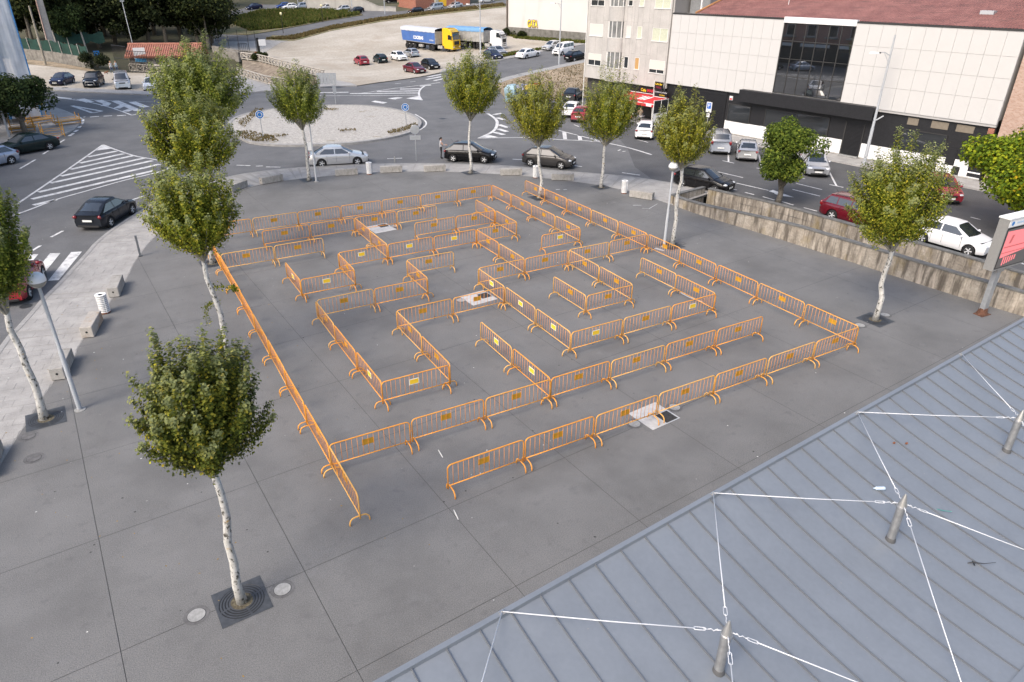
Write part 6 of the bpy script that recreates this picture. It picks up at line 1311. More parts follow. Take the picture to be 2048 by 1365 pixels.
tractor('white truck cab parked right of the yellow one', M_tw, (c.x,c.y), ta2, False); k_ = c+rot2(ta2,-3.9,0); tr_b = radians(-66); c2_ = k_+rot2(tr_b,0.8,0); trailer('grey trailer with blue tarpaulin behind the white truck cab', (c2_.x,c2_.y), tr_b, 8.2, M_dirtyalu, M_tarpb, M_dirtyalu, 3.5)
# ================================================================== FAR SETTING
M_stone = mat('stone_wall', (0.14,0.13,0.115), 0.95, col2=(0.27,0.255,0.23), scale=2.2, world=True, bump=0.5, bscale=4); layer(M_stone, (0.06,0.06,0.05), 0.8, 0.55, 0.7, stretch=(1,1,0.3), amount=0.7)
def px_wall(name, label, px, h, m, thick=0.4, cat='wall', dz=0.0, n=None, stone=None, z0=0.4):
    P = [at(*p) for p in px]; t = thing(name, label, cat, P[0])
    for a, b in zip(P, P[1:]):
        d = Vector((b.x-a.x, b.y-a.y)); L_ = d.length; d.normalize(); nn = Vector((-d.y, d.x)); k = max(1, round(L_/(n or 3.0)))
        for i in range(k):
            p, q = a+(b-a)*(i/k)-P[0], a+(b-a)*((i+1)/k)-P[0]; p2 = Vector((p.x,p.y))+d*0.01; q2 = Vector((q.x,q.y))-d*0.01
            zp, zq = p.z, q.z; o2 = nn*thick
            MB().add([(*p2,zp-z0),(*q2,zq-z0),(*(q2+o2),zq-z0),(*(p2+o2),zp-z0),(*p2,zp+h),(*q2,zq+h),(*(q2+o2),zq+h),(*(p2+o2),zp+h)], [(0,3,2,1),(4,5,6,7),(0,1,5,4),(1,2,6,5),(2,3,7,6),(3,0,4,7)]).build('panel', m, t)
    return t
# stone wall with green screened fence, upper left
P_ = [(44,117),(110,124),(150,131),(183,137)]
px_wall('stone_wall', 'old dark stone wall below the green fence at the upper left', P_, 1.5, M_stone, 0.5)
M_gnet = mat('green_net', (0.008,0.042,0.032), 0.85, var=0.3, scale=1.5)
A_ = at(44,117); t = thing('screened_fence', 'dark green screened fence on top of the old stone wall', 'fence', A_); W_ = [at(*p)-A_ for p in P_]
for a, b in zip(W_, W_[1:]):
    k = max(1, round((b-a).length/2.5))
    for i in range(k):
        p, q = a+(b-a)*(i/k), a+(b-a)*((i+1)/k); bb = MB(); n = 8
        for j in range(n+1):
            f_ = p+(q-p)*(j/n); s_ = 0.06*sin(j*1.7+i*2.1); bb.v += [(f_.x+s_,f_.y+0.2+s_,f_.z+1.45),(f_.x-s_,f_.y+0.2-s_,f_.z+3.1+0.08*sin(j*0.9+i))]
        for j in range(n): bb.f.append((2*j,2*j+2,2*j+3,2*j+1))
        bb.build('screen', M_gnet, t, smooth=True); MB().tube([(p.x,p.y+0.12,p.z+1.4),(p.x-0.1,p.y+0.12,p.z+3.3)], 0.07, 6).build('post', M_conc, t)
for i, (px, lb) in enumerate([((120,108),'left of three pale posts with torn net behind the green fence'),((144,107),'middle of three pale posts with torn net behind the green fence'),((175,106),'right of three pale posts with torn net behind the green fence')]):
    c = at(*px); t = thing('fence_post', lb, 'post', c, 0, 'posts behind the green fence'); MB().tube([(0,0,0),(-0.25,0,3.6)], [0.16,0.13], 6).build('post', M_conc, t)
    bb = MB()
    for j in range(7): bb.v += [(j*0.55-0.2,0.0,1.6+0.25*sin(j*1.1)),(j*0.55-0.25,0.0,3.4-0.5*abs(sin(j*0.6)))]
    for j in range(6): bb.f.append((2*j,2*j+2,2*j+3,2*j+1))
    bb.build('torn_net', M_gnet, t)
sheet('brown_bank', P2([(30,118),(110,126.5),(150,133.5),(186,140),(200,147),(150,140),(100,134),(30,127)]), M_plot, 0.09)
# poles
def pole_px(name, label, base, top, r0, r1, m, cat='pole', z=None):
    c = at(*base); h = height(c, top); t = thing(name, label, cat, c); MB().tube([(0,0,-0.1),(0,0,h)], [r0,r1], 10).build('pole', m, t, smooth=True, sharp=30); return t, h
M_wpole = mat('old_wood', (0.20,0.18,0.14), 0.95, col2=(0.33,0.30,0.25), scale=5)
pole_px('wooden_pole', 'thin weathered wooden pole before the stone wall', (92,132), 12, 0.17, 0.13, M_wpole)
c = at(109,113); h = height(c, -18); t = thing('concrete_pylon', 'thick square concrete power pole with yellow hazard sign', 'pole', c, 0.3)
MB().add([(-0.5,-0.45,0),(0.5,-0.45,0),(0.5,0.45,0),(-0.5,0.45,0),(-0.42,-0.36,h),(0.42,-0.36,h),(0.42,0.36,h),(-0.42,0.36,h)], [(0,3,2,1),(4,5,6,7),(0,1,5,4),(1,2,6,5),(2,3,7,6),(3,0,4,7)]).build('shaft', M_conc, t); MB().box(-0.62,-0.5,-0.47,-0.30,0,h).build('pink_edge', mat('pink_stone', (0.42,0.28,0.23), 0.9), t)
MB().add([(-0.28,-0.47,2.0),(0.28,-0.47,2.0),(0,-0.465,2.5)], [(0,1,2)]).build('hazard_sign', M_yel, t)
def lantern(label, base, top, col=(0.80,0.62,0.25)):
    c = at(*base); h = height(c, top); t = thing('park_lantern', label, 'street lamp', c, 0, 'park lanterns by the meadow'); MB().tube([(0,0,0),(0,0,h-0.5)], [0.07,0.05], 8).build('post', M_black, t); MB().lathe([(0.07,h-0.62),(0.14,h-0.5),(0.26,h-0.28),(0.22,h-0.08),(0.05,h)], 12).build('lamp_head', mat('lantern_glass', col, 0.4), t, smooth=True); MB().lathe([(0.09,h-0.7),(0.10,h-0.6)], 8).build('holder', M_black, t)
lantern('left park lantern with pale yellow head by the meadow', (567,68), 25, (0.75,0.70,0.42)); lantern('right park lantern with amber head by the meadow', (646,46), 9, (0.75,0.45,0.08))
def lightpole(label, base, top, arm_dx, m=M_greyp, hd=0.85):
    c = at(*base); h = height(c, top); t = thing('light_column', label, 'street lamp', c, 0, 'tall light columns'); MB().tube([(0,0,0),(0,0,h*0.3),(0,0,h*0.31),(0,0,h*0.6),(0,0,h)], [0.13,0.12,0.10,0.08,0.06], 10).build('column', m, t, smooth=True, sharp=30)
    a = Vector((_rt[0],_rt[1],0))*arm_dx; z = h*hd; MB().tube([(0,0,z),(a.x*0.5,a.y*0.5,z+0.25),(a.x,a.y,z+0.2)], 0.035, 6).build('arm', m, t); MB().tube([(0,0,z-0.5),(a.x*0.5,a.y*0.5,z+0.2)], 0.02, 5).build('brace', m, t)
    o = MB().add([(-0.35,-0.13,-0.06),(0.30,-0.10,-0.05),(0.30,0.10,-0.05),(-0.35,0.13,-0.06),(-0.30,-0.08,0.07),(0.28,-0.07,0.05),(0.28,0.07,0.05),(-0.30,0.08,0.07)], [(0,3,2,1),(4,5,6,7),(0,1,5,4),(1,2,6,5),(2,3,7,6),(3,0,4,7)]).build('lamp_head', M_whitep, t, (a.x*1.25,a.y*1.25,z+0.2), atan2(-a.y,-a.x)); MB().box(0.27,0.42,-0.08,0.08,-0.04,0.05).build('gear_box', M_trim, o); return t, h
t, h = lightpole('grey light column before the shop front', (1727,332), 70, -0.95); a = Vector((_rt[0],_rt[1],0)); MB().tube([(0,0,h*0.36),(a.x*0.6,a.y*0.6,h*0.40)], 0.05, 6).build('lower_arm', M_greyp, t)
lightpole('grey light column beside the uphill road', (1118,131), -12, -1.0); lightpole('grey light column on the dirt lot beside the silver saloon', (961,108), -6, -1.6); lightpole('grey light column in front of the apartment house', (1222,168), 32, -1.6)
for base, top, lb in [((770,30),-25,'thin light column left of the brick building'),((598,22),-25,'thin light column above the meadow'),((619,17),-25,'thin light column beside the far white saloon'),((911,19),-25,'thin light column behind the far silver saloon'),((705,27),-20,'thin light column before the black car at the far wall')]:
    c = at(*base); t = thing('light_column', lb, 'street lamp', c, 0, 'tall light columns'); MB().tube([(0,0,0),(0,0,9)], [0.12,0.07], 8).build('column', M_greyp, t); MB().tube([(0,0,9),(0.8,0.3,9.2)], 0.04, 6).build('arm', M_greyp, t)
pole_px('street_post', 'dark lamp column behind the green saloon at the left edge', (20,277), 190, 0.10, 0.08, M_greyp)
# traffic signs
M_sblue = mat('traffic_blue', (0.012,0.14,0.42), 0.45)
def round_sign(label, base, top, face=True):
    c = at(*base); h = height(c, top); ang = atan2(-c.x, -c.y); t = thing('roundabout_sign', label, 'traffic sign', c, -ang if False else 0, 'roundabout signs'); t.rotation_euler = (0,0,atan2(c.y,c.x)-pi/2)
    MB().tube([(0,0,0),(0,0,h-0.05)], 0.035, 8).build('post', M_steel, t)
    o = MB().lathe([(0.34,-0.055),(0.36,-0.045),(0.36,-0.035)], 24, (0,0,h-0.36), axis='y').build('disc', M_sblue if face else M_steel, t)
    if face:
        MB().lathe([(0.325,-0.058),(0.355,-0.058)], 24, (0,0,h-0.36), axis='y', caps=False).build('rim', M_whitep, t)
        for k in range(3):
            b = MB()
            for i in range(6):
                a0 = k*2*pi/3+i*0.24; a1 = a0+0.24; b.add([(0.15*cos(a0),-0.062,h-0.36+0.15*sin(a0)),(0.22*cos(a0),-0.062,h-0.36+0.22*sin(a0)),(0.22*cos(a1),-0.062,h-0.36+0.22*sin(a1)),(0.15*cos(a1),-0.062,h-0.36+0.15*sin(a1))], [(0,1,2,3),(3,2,1,0)])
            a1 = k*2*pi/3-0.02; b.add([(0.10*cos(a1),-0.062,h-0.36+0.10*sin(a1)),(0.27*cos(a1),-0.062,h-0.36+0.27*sin(a1)),(0.185*cos(a1-0.5),-0.062,h-0.36+0.185*sin(a1-0.5))], [(0,1,2),(2,1,0)]); b.build('arrow', M_whitep, t)
    return t, h
round_sign('blue roundabout arrow sign on the left of the gravel island', (527,281), 221); round_sign('blue roundabout arrow sign on the right of the gravel island', (813,258), 207)
t, h = round_sign('back of a round traffic sign at the near kerb before the roundabout', (833,322), 250, False); MB().box(-0.42,0.42,-0.05,-0.036,h-1.15,h-0.8).build('lower_plate', M_steel, t)
c = at(672,212); t = thing('traffic_sign', 'back of a square traffic sign beyond the gravel island', 'traffic sign', c); h = height(c,171); MB().tube([(0,0,0),(0,0,h)], 0.035, 8).build('post', M_steel, t); MB().box(-0.2,0.2,-0.05,-0.035,h-0.9,h).build('plate', M_steel, t)
c = at(624,334); t = thing('small_plate_sign', 'small white plate on a post beside the silver saloon', 'sign', c); t.rotation_euler = (0,0,-0.3); MB().tube([(0,0,0),(0,0,1.9)], 0.03, 8).build('post', M_steel, t); MB().box(-0.22,0.22,-0.05,-0.033,1.25,1.85).build('plate', M_whitep, t)
c = at(790,326); t = thing('marker_post', 'short pale marker post at the kerb below the roundabout', 'post', c); MB().tube([(0,0,0),(0,0,0.45)], 0.05, 8).build('post', M_lid, t); MB().lathe([(0.055,0.40),(0.06,0.46),(0.03,0.49)], 10).build('cap', M_lid, t)
c = at(1074,196); t = thing('give_way_sign', 'red and white give way sign above the poplar crown', 'traffic sign', c); h = height(c,167); MB().tube([(0,0,0),(0,0,h)], 0.035, 8).build('post', M_steel, t); t.rotation_euler = (0,0,-0.6); MB().add([(-0.4,-0.05,h),(0.4,-0.05,h),(0,-0.05,h-0.7)], [(0,2,1),(0,1,2)]).build('border', mat('sign_red', (0.6,0.03,0.03)), t); MB().add([(-0.25,-0.06,h-0.09),(0.25,-0.06,h-0.09),(0,-0.06,h-0.54)], [(0,2,1),(0,1,2)]).build('field', M_whitep, t)
# information board back by the canal
c = at(655,177); t = thing('notice_board', 'back of a wide pale panel board by the far pavement', 'sign', c); t.rotation_euler = (0,0,-0.55); w_ = 36/FPX*depth(c)
for k in range(6): MB().box(-w_/2*1.1+k*w_*1.1/6+0.02,-w_/2*1.1+(k+1)*w_*1.1/6-0.02,-0.03,0.03,0.5,1.9).build('panel', M_steel, t)
for x in (-w_*0.45,w_*0.45): MB().tube([(x,0.06,0),(x,0.06,1.9)], 0.05, 6).build('post', M_steel, t)
c = at(529,119); t = thing('white_board', 'small white board on a post at the corner of the dirt lot', 'sign', c); MB().tube([(0,0,0),(0,0,3.2)], 0.05, 6).build('post', M_greyp, t); MB().box(-0.6,0.6,-0.06,-0.03,2.2,3.2).build('board', M_whitep, t)
# ---- canal: banks and lattice railings
M_lat = mat('lattice_concrete', (0.30,0.275,0.24), 0.95, col2=(0.42,0.39,0.345), scale=2)
def lattice(label, px, h=1.0, dz=0.1):
    P = [at(*p)+Vector((0,0,dz)) for p in px]; t = thing('lattice_railing', label, 'railing', P[0], 0, 'concrete lattice railings')
    for a, b in zip(P, P[1:]):
        L_ = (b-a).length; k = max(1, round(L_/1.5))
        for i in range(k):
            p, q = a+(b-a)*(i/k)-P[0], a+(b-a)*((i+1)/k)-P[0]; u = Vector((0,0,1))
            MB().tube([p-u*0.1, p+u*h], 0.13, 4).build('pillar', M_lat, t)
            for s_, e_ in ((p+u*0.15,q+u*(h-0.12)),(p+u*(h-0.12),q+u*0.15)): MB().tube([s_, e_], 0.07, 4).build('cross_bar', M_lat, t)
            MB().tube([p+u*h, q+u*h], 0.11, 4).build('top_rail', M_lat, t); MB().tube([p+u*0.06, q+u*0.06], 0.10, 4).build('bottom_rail', M_lat, t)
lattice('lattice railing along the near side of the canal', [(477,152),(534,170),(600,181)]); lattice('lattice railing between canal and dirt lot', [(484,119.5),(529,120),(586,141),(636,154.5)][0:1]+[(520,124),(586,141.5),(650,157.5)]); lattice('lattice railing beside the hut left of the widest poplar', [(262,144),(290,146),(345,148)])
# canal side slope below the lot rail
A_ = [at(484,120),at(520,124.5),at(586,142),at(634,155)]; B2 = [at(478,151),at(520,166),at(585,180),at(604,181)]; cb = MB()
for i in range(3):
    a, b, c_, d = A_[i], A_[i+1], B2[i+1], B2[i]; m1 = a.lerp(d,0.55); m2 = b.lerp(c_,0.55); m1.z -= 3.2; m2.z -= 3.2; cb.add([a,b,m2,m1], [(0,1,2,3),(3,2,1,0)]); e1, e2 = d.copy(), c_.copy(); cb.add([m1,m2,e2,e1], [(0,1,2,3),(3,2,1,0)])
M_bank = mat('canal_stone', (0.13,0.105,0.08), 0.95, col2=(0.27,0.225,0.175), scale=1.5, world=True, bump=0.5, bscale=4); layer(M_bank, (0.34,0.29,0.22), 0.5, 0.6, 0.7, stretch=(1,1,0.1), amount=0.7)
o = cb.build('canal_bank', M_bank); tag(o, kind='structure')
px_wall('channel_wall', 'stone wall with pale coping left of the canal gate', [(440,113),(478,120)], 1.2, M_stone, 0.4); px_wall('channel_wall', 'stone wall behind the dark gate by the concrete apron', [(425,104),(470,112),(520,116)], 1.0, M_stone, 0.4)
for i, x in enumerate((440,460,480,500,515)):
    c = at(x,104+(x-440)*0.10); t = thing('thin_post', 'thin dark post, %s from the left along the concrete apron' % ORD[i+1], 'post', c, 0, 'thin posts at the apron'); MB().tube([(0,0,0),(0,0,4.0)], 0.05, 6).build('post', M_black, t)
def bars_gate(label, a, b, h=2.4, nm='iron_gate'):
    A, B = at(*a), at(*b); t = thing(nm, label, 'gate', A); d = B-A; n = max(4, round(d.length/0.28))
    for i in range(n+1): p = d*(i/n); MB().tube([p, p+Vector((0,0,h))], 0.03, 5).build('bar', M_black, t)
    for z in (0.15,h*0.5,h): MB().tube([Vector((0,0,z)), d+Vector((0,0,z))], 0.045, 5).build('rail', M_black, t)
    return t
bars_gate('dark iron gate at the canal by the concrete apron', (480,118), (498,117.5)); bars_gate('dark iron gate with notice board left of the hut', (234,141), (262,145), 3.6)
c = at(520,118); t = thing('dark_post', 'stout dark post by the corner of the dirt lot', 'post', c); MB().box(-0.2,0.2,-0.2,0.2,0,3.4).build('post', M_black, t); MB().box(-0.7,-0.3,-0.2,0.2,0,1.2).build('rusty_box', M_rust, t)
t = bars_gate('long dark iron fence in front of the red roofed hut', (262,145), (300,147), 3.0, 'iron_fence'); o = MB().box(0.9,2.5,-0.5,-0.4,1.4,3.4).build('notice_board', M_whitep, t); MB().box(0.9,2.5,-0.53,-0.501,1.4,1.95).build('blue_band', mat('notice_blue', (0.05,0.28,0.5), 0.6), o)
c = at(332,140); t = thing('tiled_hut', 'stone hut with red tiled roof behind the iron fence', 'building', c, -0.35); bx(t,'wall',-4.2,5.5,-2.5,2.5,-0.3,2.2,M_stone); M_tile = mat('roof_tile', (0.27,0.105,0.07), 0.85, col2=(0.36,0.165,0.115), scale=2.5)
rf = ob('roof', None, t); k = 34
for i in range(k):
    x0 = -4.7+i*10.8/k; x1 = x0+10.8/k; MB().tube([((x0+x1)/2,-3.0,2.1),((x0+x1)/2,0,3.6)], 0.19, 6, True).build('tile_course', M_tile, rf); MB().tube([((x0+x1)/2,0,3.6),((x0+x1)/2,3.0,2.1)], 0.19, 6, True).build('tile_course', M_tile, rf)
MB().tube([(-4.7,0,3.7),(6.1,0,3.7)], 0.22, 6).build('ridge', M_tile, rf)
c = at(274,124); t = thing('lamp_pole', 'thin grey lamp pole behind the red roofed hut', 'street lamp', c, 0); MB().tube([(0,0,0),(-0.2,0,9)], 0.07, 6).build('pole', M_greyp, t); MB().box(-0.5,0.1,-0.1,0.1,8.95,9.1).build('lamp_head', M_greyp, t)
c = at(200,135); t = thing('blue_notice', 'small blue notice on a post by the path at the upper left', 'sign', c); MB().tube([(0,0,0),(0,0,2.4)], 0.05, 6).build('post', M_greyp, t); MB().box(-0.4,0.4,-0.08,-0.04,1.6,2.4).build('plate', M_sblue, t)
for i, (px, lb, w_) in enumerate([((196,138),'dark ivy bush at the end of the green fence',5.0),((522,122),'low green bush at the corner of the dirt lot',3.2),((1022,72),'green shrub at the foot of the white building',4.0),((1045,76),'second green shrub along the white building',3.4)]): c = at(*px); bushy('bush', lb, c, 0.1, 2.6 if i == 0 else 1.3, w_, 2500, 0.22, 300+i, LM_wood2 if i else LM_wood, 0.05, 12, 'bushes', cat='bush')
# ---- top: retaining wall, brick building, kiosk
M_far = mat('far_concrete', (0.40,0.385,0.355), 0.9, var=0.12, scale=0.8, world=True); layer(M_far, (0.22,0.21,0.19), 0.6, 0.55, 0.75, stretch=(1,1,0.15), amount=0.7)
A_, B_ = at(598,19), at(792,24); t = thing('far_retaining_wall', 'long stained concrete ramp wall at the top of the picture', 'wall', A_); d = B_-A_; n = 12
for i in range(n):
    p, q = d*(i/n), d*((i+1)/n); hf_ = lambda f: 0.6+3.4*sin(pi*min(1,f*1.15)**0.8) if f < 0.87 else 0.9; za, zb_ = max(0.6,hf_(i/n)), max(0.6,hf_((i+1)/n)); MB().add([(p.x,p.y,p.z-0.3),(q.x,q.y,q.z-0.3),(q.x,q.y+0.4,q.z-0.3),(p.x,p.y+0.4,p.z-0.3),(p.x,p.y,p.z+za),(q.x,q.y,q.z+zb_),(q.x,q.y+0.4,q.z+zb_),(p.x,p.y+0.4,p.z+za)], [(0,3,2,1),(4,5,6,7),(0,1,5,4),(1,2,6,5),(2,3,7,6),(3,0,4,7)]).build('panel', M_far, t); MB().add([(p.x,p.y-0.1,p.z+za),(q.x,q.y-0.1,q.z+zb_),(q.x,q.y+0.5,q.z+zb_),(p.x,p.y+0.5,p.z+za),(p.x,p.y-0.1,p.z+za+0.25),(q.x,q.y-0.1,q.z+zb_+0.25),(q.x,q.y+0.5,q.z+zb_+0.25),(p.x,p.y+0.5,p.z+za+0.25)], [(0,3,2,1),(4,5,6,7),(0,1,5,4),(1,2,6,5),(2,3,7,6),(3,0,4,7)]).build('coping', M_conc, t)
A_, C_, B_ = at(795,13), at(832,18.5), at(868,14); t = thing('brick_building', 'red brick building at the top edge with a yellow box beside it', 'building', C_); a, b = A_-C_, B_-C_
MB().prism([(0,0),(b.x,b.y),(b.x+a.x,b.y+a.y),(a.x,a.y)], -1.5, 14).build('wall', M_brickr, t); b2 = at(940,8)-C_; MB().prism([(b.x*1.25,b.y*1.25),(b2.x,b2.y),(b2.x-2,b2.y+8),(b.x*1.25,b.y+8)], -1.5, 12).build('annex', M_brickr, t); MB().prism([(b.x+0.2,b.y-0.5),(b.x*1.22,b.y-0.3),(b.x*1.22,b.y+4),(b.x+0.2,b.y+4)], -1, 10).build('link_wall', mat('cream_wall', (0.55,0.50,0.40), 0.8), t)
c = at(882,12); t = thing('yellow_box', 'yellow postbox like cabinet beside the red brick building', 'box', c); MB().bbox(-1.4,1.4,-0.6,0.6,0,3.2,0.1).build('cabinet', mat('cabinet_yellow', (0.75,0.45,0.03), 0.5), t); MB().box(-1.2,1.2,-0.63,-0.601,1.9,2.6).build('slot_panel', M_trim, t)
# ---- recycling containers behind the poplar
def container(label, px, m, lid):
    c = at(*px); t = thing('recycling_container', label, 'container', c, 0.5, 'recycling containers'); MB().add([(-0.75,-0.6,0.1),(0.75,-0.6,0.1),(0.75,0.6,0.1),(-0.75,0.6,0.1),(-0.9,-0.72,1.5),(0.9,-0.72,1.5),(0.9,0.72,1.5),(-0.9,0.72,1.5)], [(0,3,2,1),(4,5,6,7),(0,1,5,4),(1,2,6,5),(2,3,7,6),(3,0,4,7)]).build('body', m, t); MB().add([(-0.9,-0.74,1.51),(0.9,-0.74,1.51),(0.9,0.74,1.51),(-0.9,0.74,1.51),(-0.6,-0.4,1.95),(0.6,-0.4,1.95),(0.6,0.4,1.95),(-0.6,0.4,1.95)], [(4,5,6,7),(0,1,5,4),(1,2,6,5),(2,3,7,6),(3,0,4,7)]).build('lid', lid, t); MB().box(-0.4,0.4,-0.76,-0.70,1.1,1.35).build('opening', M_trim, t)
M_cblue = mat('container_blue', (0.02,0.05,0.25), 0.5); M_clight = mat('container_pale', (0.26,0.38,0.44), 0.6); container('pale blue recycling container left of two by the dry plot', (1026,204), M_clight, M_clight); container('dark blue recycling container by the dry plot', (1044,204), M_cblue, mat('lid_mauve', (0.25,0.25,0.38), 0.5)); container('yellow lidded recycling container behind the poplar', (1062,205), M_cblue, mat('lid_yellow', (0.55,0.38,0.05), 0.6))
# ---- scaffold stillages on the corner pavement
M_ylw = mat('stillage_yellow', (0.55,0.28,0.03), 0.5, var=0.15, scale=4)
def stillage(label, px, rz, w=1.9, d=0.9, h=1.0, load=True):
    c = at(*px); t = thing('stillage', label, 'rack', (c.x,c.y,c.z+0.12), rz, 'yellow scaffold stillages')
    for x in (-w/2,w/2):
        for y in (-d/2,d/2): MB().tube([(x,y,0),(x,y,h)], 0.035, 4).build('upright', M_ylw, t)
    for z in (0.15,0.6): MB().tube([(-w/2,-d/2,z),(w/2,-d/2,z)], 0.022, 4).build('rail', M_ylw, t); MB().tube([(-w/2,d/2,z),(w/2,d/2,z)], 0.022, 4).build('rail', M_ylw, t); MB().tube([(-w/2,-d/2,z),(-w/2,d/2,z)], 0.022, 4).build('rail', M_ylw, t); MB().tube([(w/2,-d/2,z),(w/2,d/2,z)], 0.022, 4).build('rail', M_ylw, t)
    if load:
        for k in range(9): y = -d/2+0.12+(k % 5)*0.2; z = 0.25+0.12*(k//5); MB().tube([(-w*0.62,y,z),(w*0.58,y,z+0.03)], 0.05, 6).build('pole', M_ylw if k % 3 else M_steel, t)
stillage('yellow stillage of poles nearest the road on the corner pavement', (138,252), 0.35); stillage('yellow stillage of poles behind the dark tree trunk', (82,250), 0.5); stillage('open yellow mesh stillage behind the green saloon', (108,276), 0.2, 1.6, 1.1, 1.2, False); stillage('low yellow stillage left of the dark tree trunk', (48,266), 0.1, 1.8, 1.0, 1.1, True)
for k, (a, b) in enumerate([((78,238),(86,262)),((84,214),(90,236))]):
    c = at(*a); t = thing('leaning_beam', '%s leaning yellow beam beside the scaffolding' % ('lower','upper')[k], 'beam', (c.x,c.y,c.z+0.1)); MB().tube([(0,0,0),(0.4,-0.3,2.2)], 0.10, 4).build('beam', M_ylw, t)
# ---- wood at the upper left
def wood_templates():
    out = []
    for s in range(4):
        r = np.random.default_rng(700+s); P = []; D = []; hh, ww = (15,10) if s < 2 else (12,9)
        for i in range(34):
            v = r.normal(size=3); v /= np.linalg.norm(v); q = r.uniform(0.45,0.82); c = np.array([v[0]*q*ww/2, v[1]*q*ww/2, hh*0.58+v[2]*q*hh*0.44]); rad = r.uniform(0.14,0.24)*ww
            g = r.normal(size=(150,3)); g /= np.linalg.norm(g, axis=1)[:,None]; P.append(c+g*(rad*r.uniform(0.4,1.05,size=150)**0.6)[:,None]*np.array([1,1,0.75])); D.append(g)
        cr = leaves('crown', np.concatenate(P), np.concatenate(D), 0.52, LM_wood if s % 2 else LM_wood2, False, 710+s)
        tk = MB().tube([(0,0,-0.5),(0.1,0,hh*0.3),(0,0.1,hh*0.6)], [0.35,0.28,0.15], 8).mesh('trunk', M_barkd, True); out.append((cr, tk))
    return out
WT = wood_templates()
class _NP: pass
rw = random.Random(31)
def wood_tree(c, sc_, label, k=None):
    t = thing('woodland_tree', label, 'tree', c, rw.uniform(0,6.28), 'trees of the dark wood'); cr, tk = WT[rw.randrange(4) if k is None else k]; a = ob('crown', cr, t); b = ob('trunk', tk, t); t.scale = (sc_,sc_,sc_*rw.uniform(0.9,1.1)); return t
FR = [((70,104),0.95),((100,98),1.0),((135,99),0.8),((168,96),1.05),((200,97),1.1),((232,92),1.15),((265,99),0.85),((300,94),1.15),((335,98),1.05),((365,92),1.2),((398,97),1.1),((425,88),0.95)]
MR = [((30,95),1.2),((60,80),1.3),((110,75),1.3),((160,74),1.35),((210,72),1.35),((260,70),1.4),((310,70),1.35),((360,68),1.35),((405,66),1.2)]
BR = [((85,52),1.5),((150,50),1.5),((220,50),1.5),((290,48),1.5),((350,46),1.5),((395,44),1.3)]
for rowname, R_ in (('front',FR),('middle',MR),('rear',BR)):
    for i, (px, s) in enumerate(R_): wood_tree(at(*px), s, 'dark leafy tree in the %s row of the wood, %s from the left' % (rowname, ORD[i+1]))
for i, x in enumerate(range(430,690,24)): c = at(x, 6); c.y += 14; wood_tree(c, rw.uniform(0.9,1.3), 'dark tree of the far wood along the top edge, %s from the left' % ORD[i+1])
for i, x in enumerate(range(40,430,34)): c = at(x, 24); c.y += 10; wood_tree(c, rw.uniform(1.3,1.7), 'tall dark tree at the very back of the wood, %s from the left' % ORD[i+1])
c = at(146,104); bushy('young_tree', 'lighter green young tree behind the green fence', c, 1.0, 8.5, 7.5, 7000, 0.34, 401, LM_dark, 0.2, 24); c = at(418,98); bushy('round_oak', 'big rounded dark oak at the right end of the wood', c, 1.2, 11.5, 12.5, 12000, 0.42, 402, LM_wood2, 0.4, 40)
# ---- grass blades on the meadow, the verge and the plots
def blades(name, label, polys, n, hgt, m, seed, dz=0.12):
    r = random.Random(seed); b = MB()
    from mathutils import geometry as gm
    for poly, cnt in zip(polys, n):
        W_ = P2(poly); xs = [p[0] for p in W_]; ys = [p[1] for p in W_]; k = 0; tries = 0
        tri = gm.tessellate_polygon([[Vector((p[0],p[1],0)) for p in W_]]); ar = [abs((W_[q[1]][0]-W_[q[0]][0])*(W_[q[2]][1]-W_[q[0]][1])-(W_[q[2]][0]-W_[q[0]][0])*(W_[q[1]][1]-W_[q[0]][1])) for q in tri]
        for q in r.choices(tri, ar, k=cnt):
            u, v = r.random(), r.random()
            if u+v > 1: u, v = 1-u, 1-v
            x = W_[q[0]][0]+u*(W_[q[1]][0]-W_[q[0]][0])+v*(W_[q[2]][0]-W_[q[0]][0]); y = W_[q[0]][1]+u*(W_[q[1]][1]-W_[q[0]][1])+v*(W_[q[2]][1]-W_[q[0]][1]); z = T(x,y)+dz
            for j in range(3): a = r.uniform(0,6.3); h = hgt*r.uniform(0.5,1.2); w_ = h*0.35; b.add([(x+w_*cos(a),y+w_*sin(a),z),(x-w_*cos(a),y-w_*sin(a),z),(x+h*0.4*cos(a+1.5),y+h*0.4*sin(a+1.5),z+h)], [(0,1,2)])
    o = b.build(name, m); return tag(o, label, 'grass', kind='stuff')
LM_grass = leafmat('grass_blade', [(0,(0.035,0.055,0.012)),(0.4,(0.075,0.105,0.02)),(0.7,(0.14,0.15,0.03)),(0.9,(0.24,0.19,0.06)),(1,(0.30,0.22,0.10))], under=(0.10,0.12,0.03)); LM_dry = leafmat('dry_grass_blade', [(0,(0.07,0.075,0.02)),(0.4,(0.16,0.13,0.05)),(1,(0.30,0.21,0.10))], under=(0.18,0.14,0.06))
blades('meadow_grass', 'tall green grass and weeds on the far meadow', [[(500,64),(572,57),(645,43.5),(722,31),(690,23.5),(600,22),(520,23.5),(450,42)]], [6000], 0.7, LM_grass, 1)
blades('verge_grass', 'dry grass along the verge of the upper road', [[(1010,13),(850,31),(762,42.5),(662,61),(587,81),(532,80),(587,74),(662,55),(762,38),(850,27),(1005,9)]], [5000], 0.45, LM_dry, 2)
blades('plot_grass', 'dry tufts of grass on the plot by the cafe', [[(1000,172),(1046,156),(1117,140),(1165,129),(1200,160),(1190,192),(1140,194),(1075,204),(1040,202)]], [900], 0.16, LM_dry, 3)
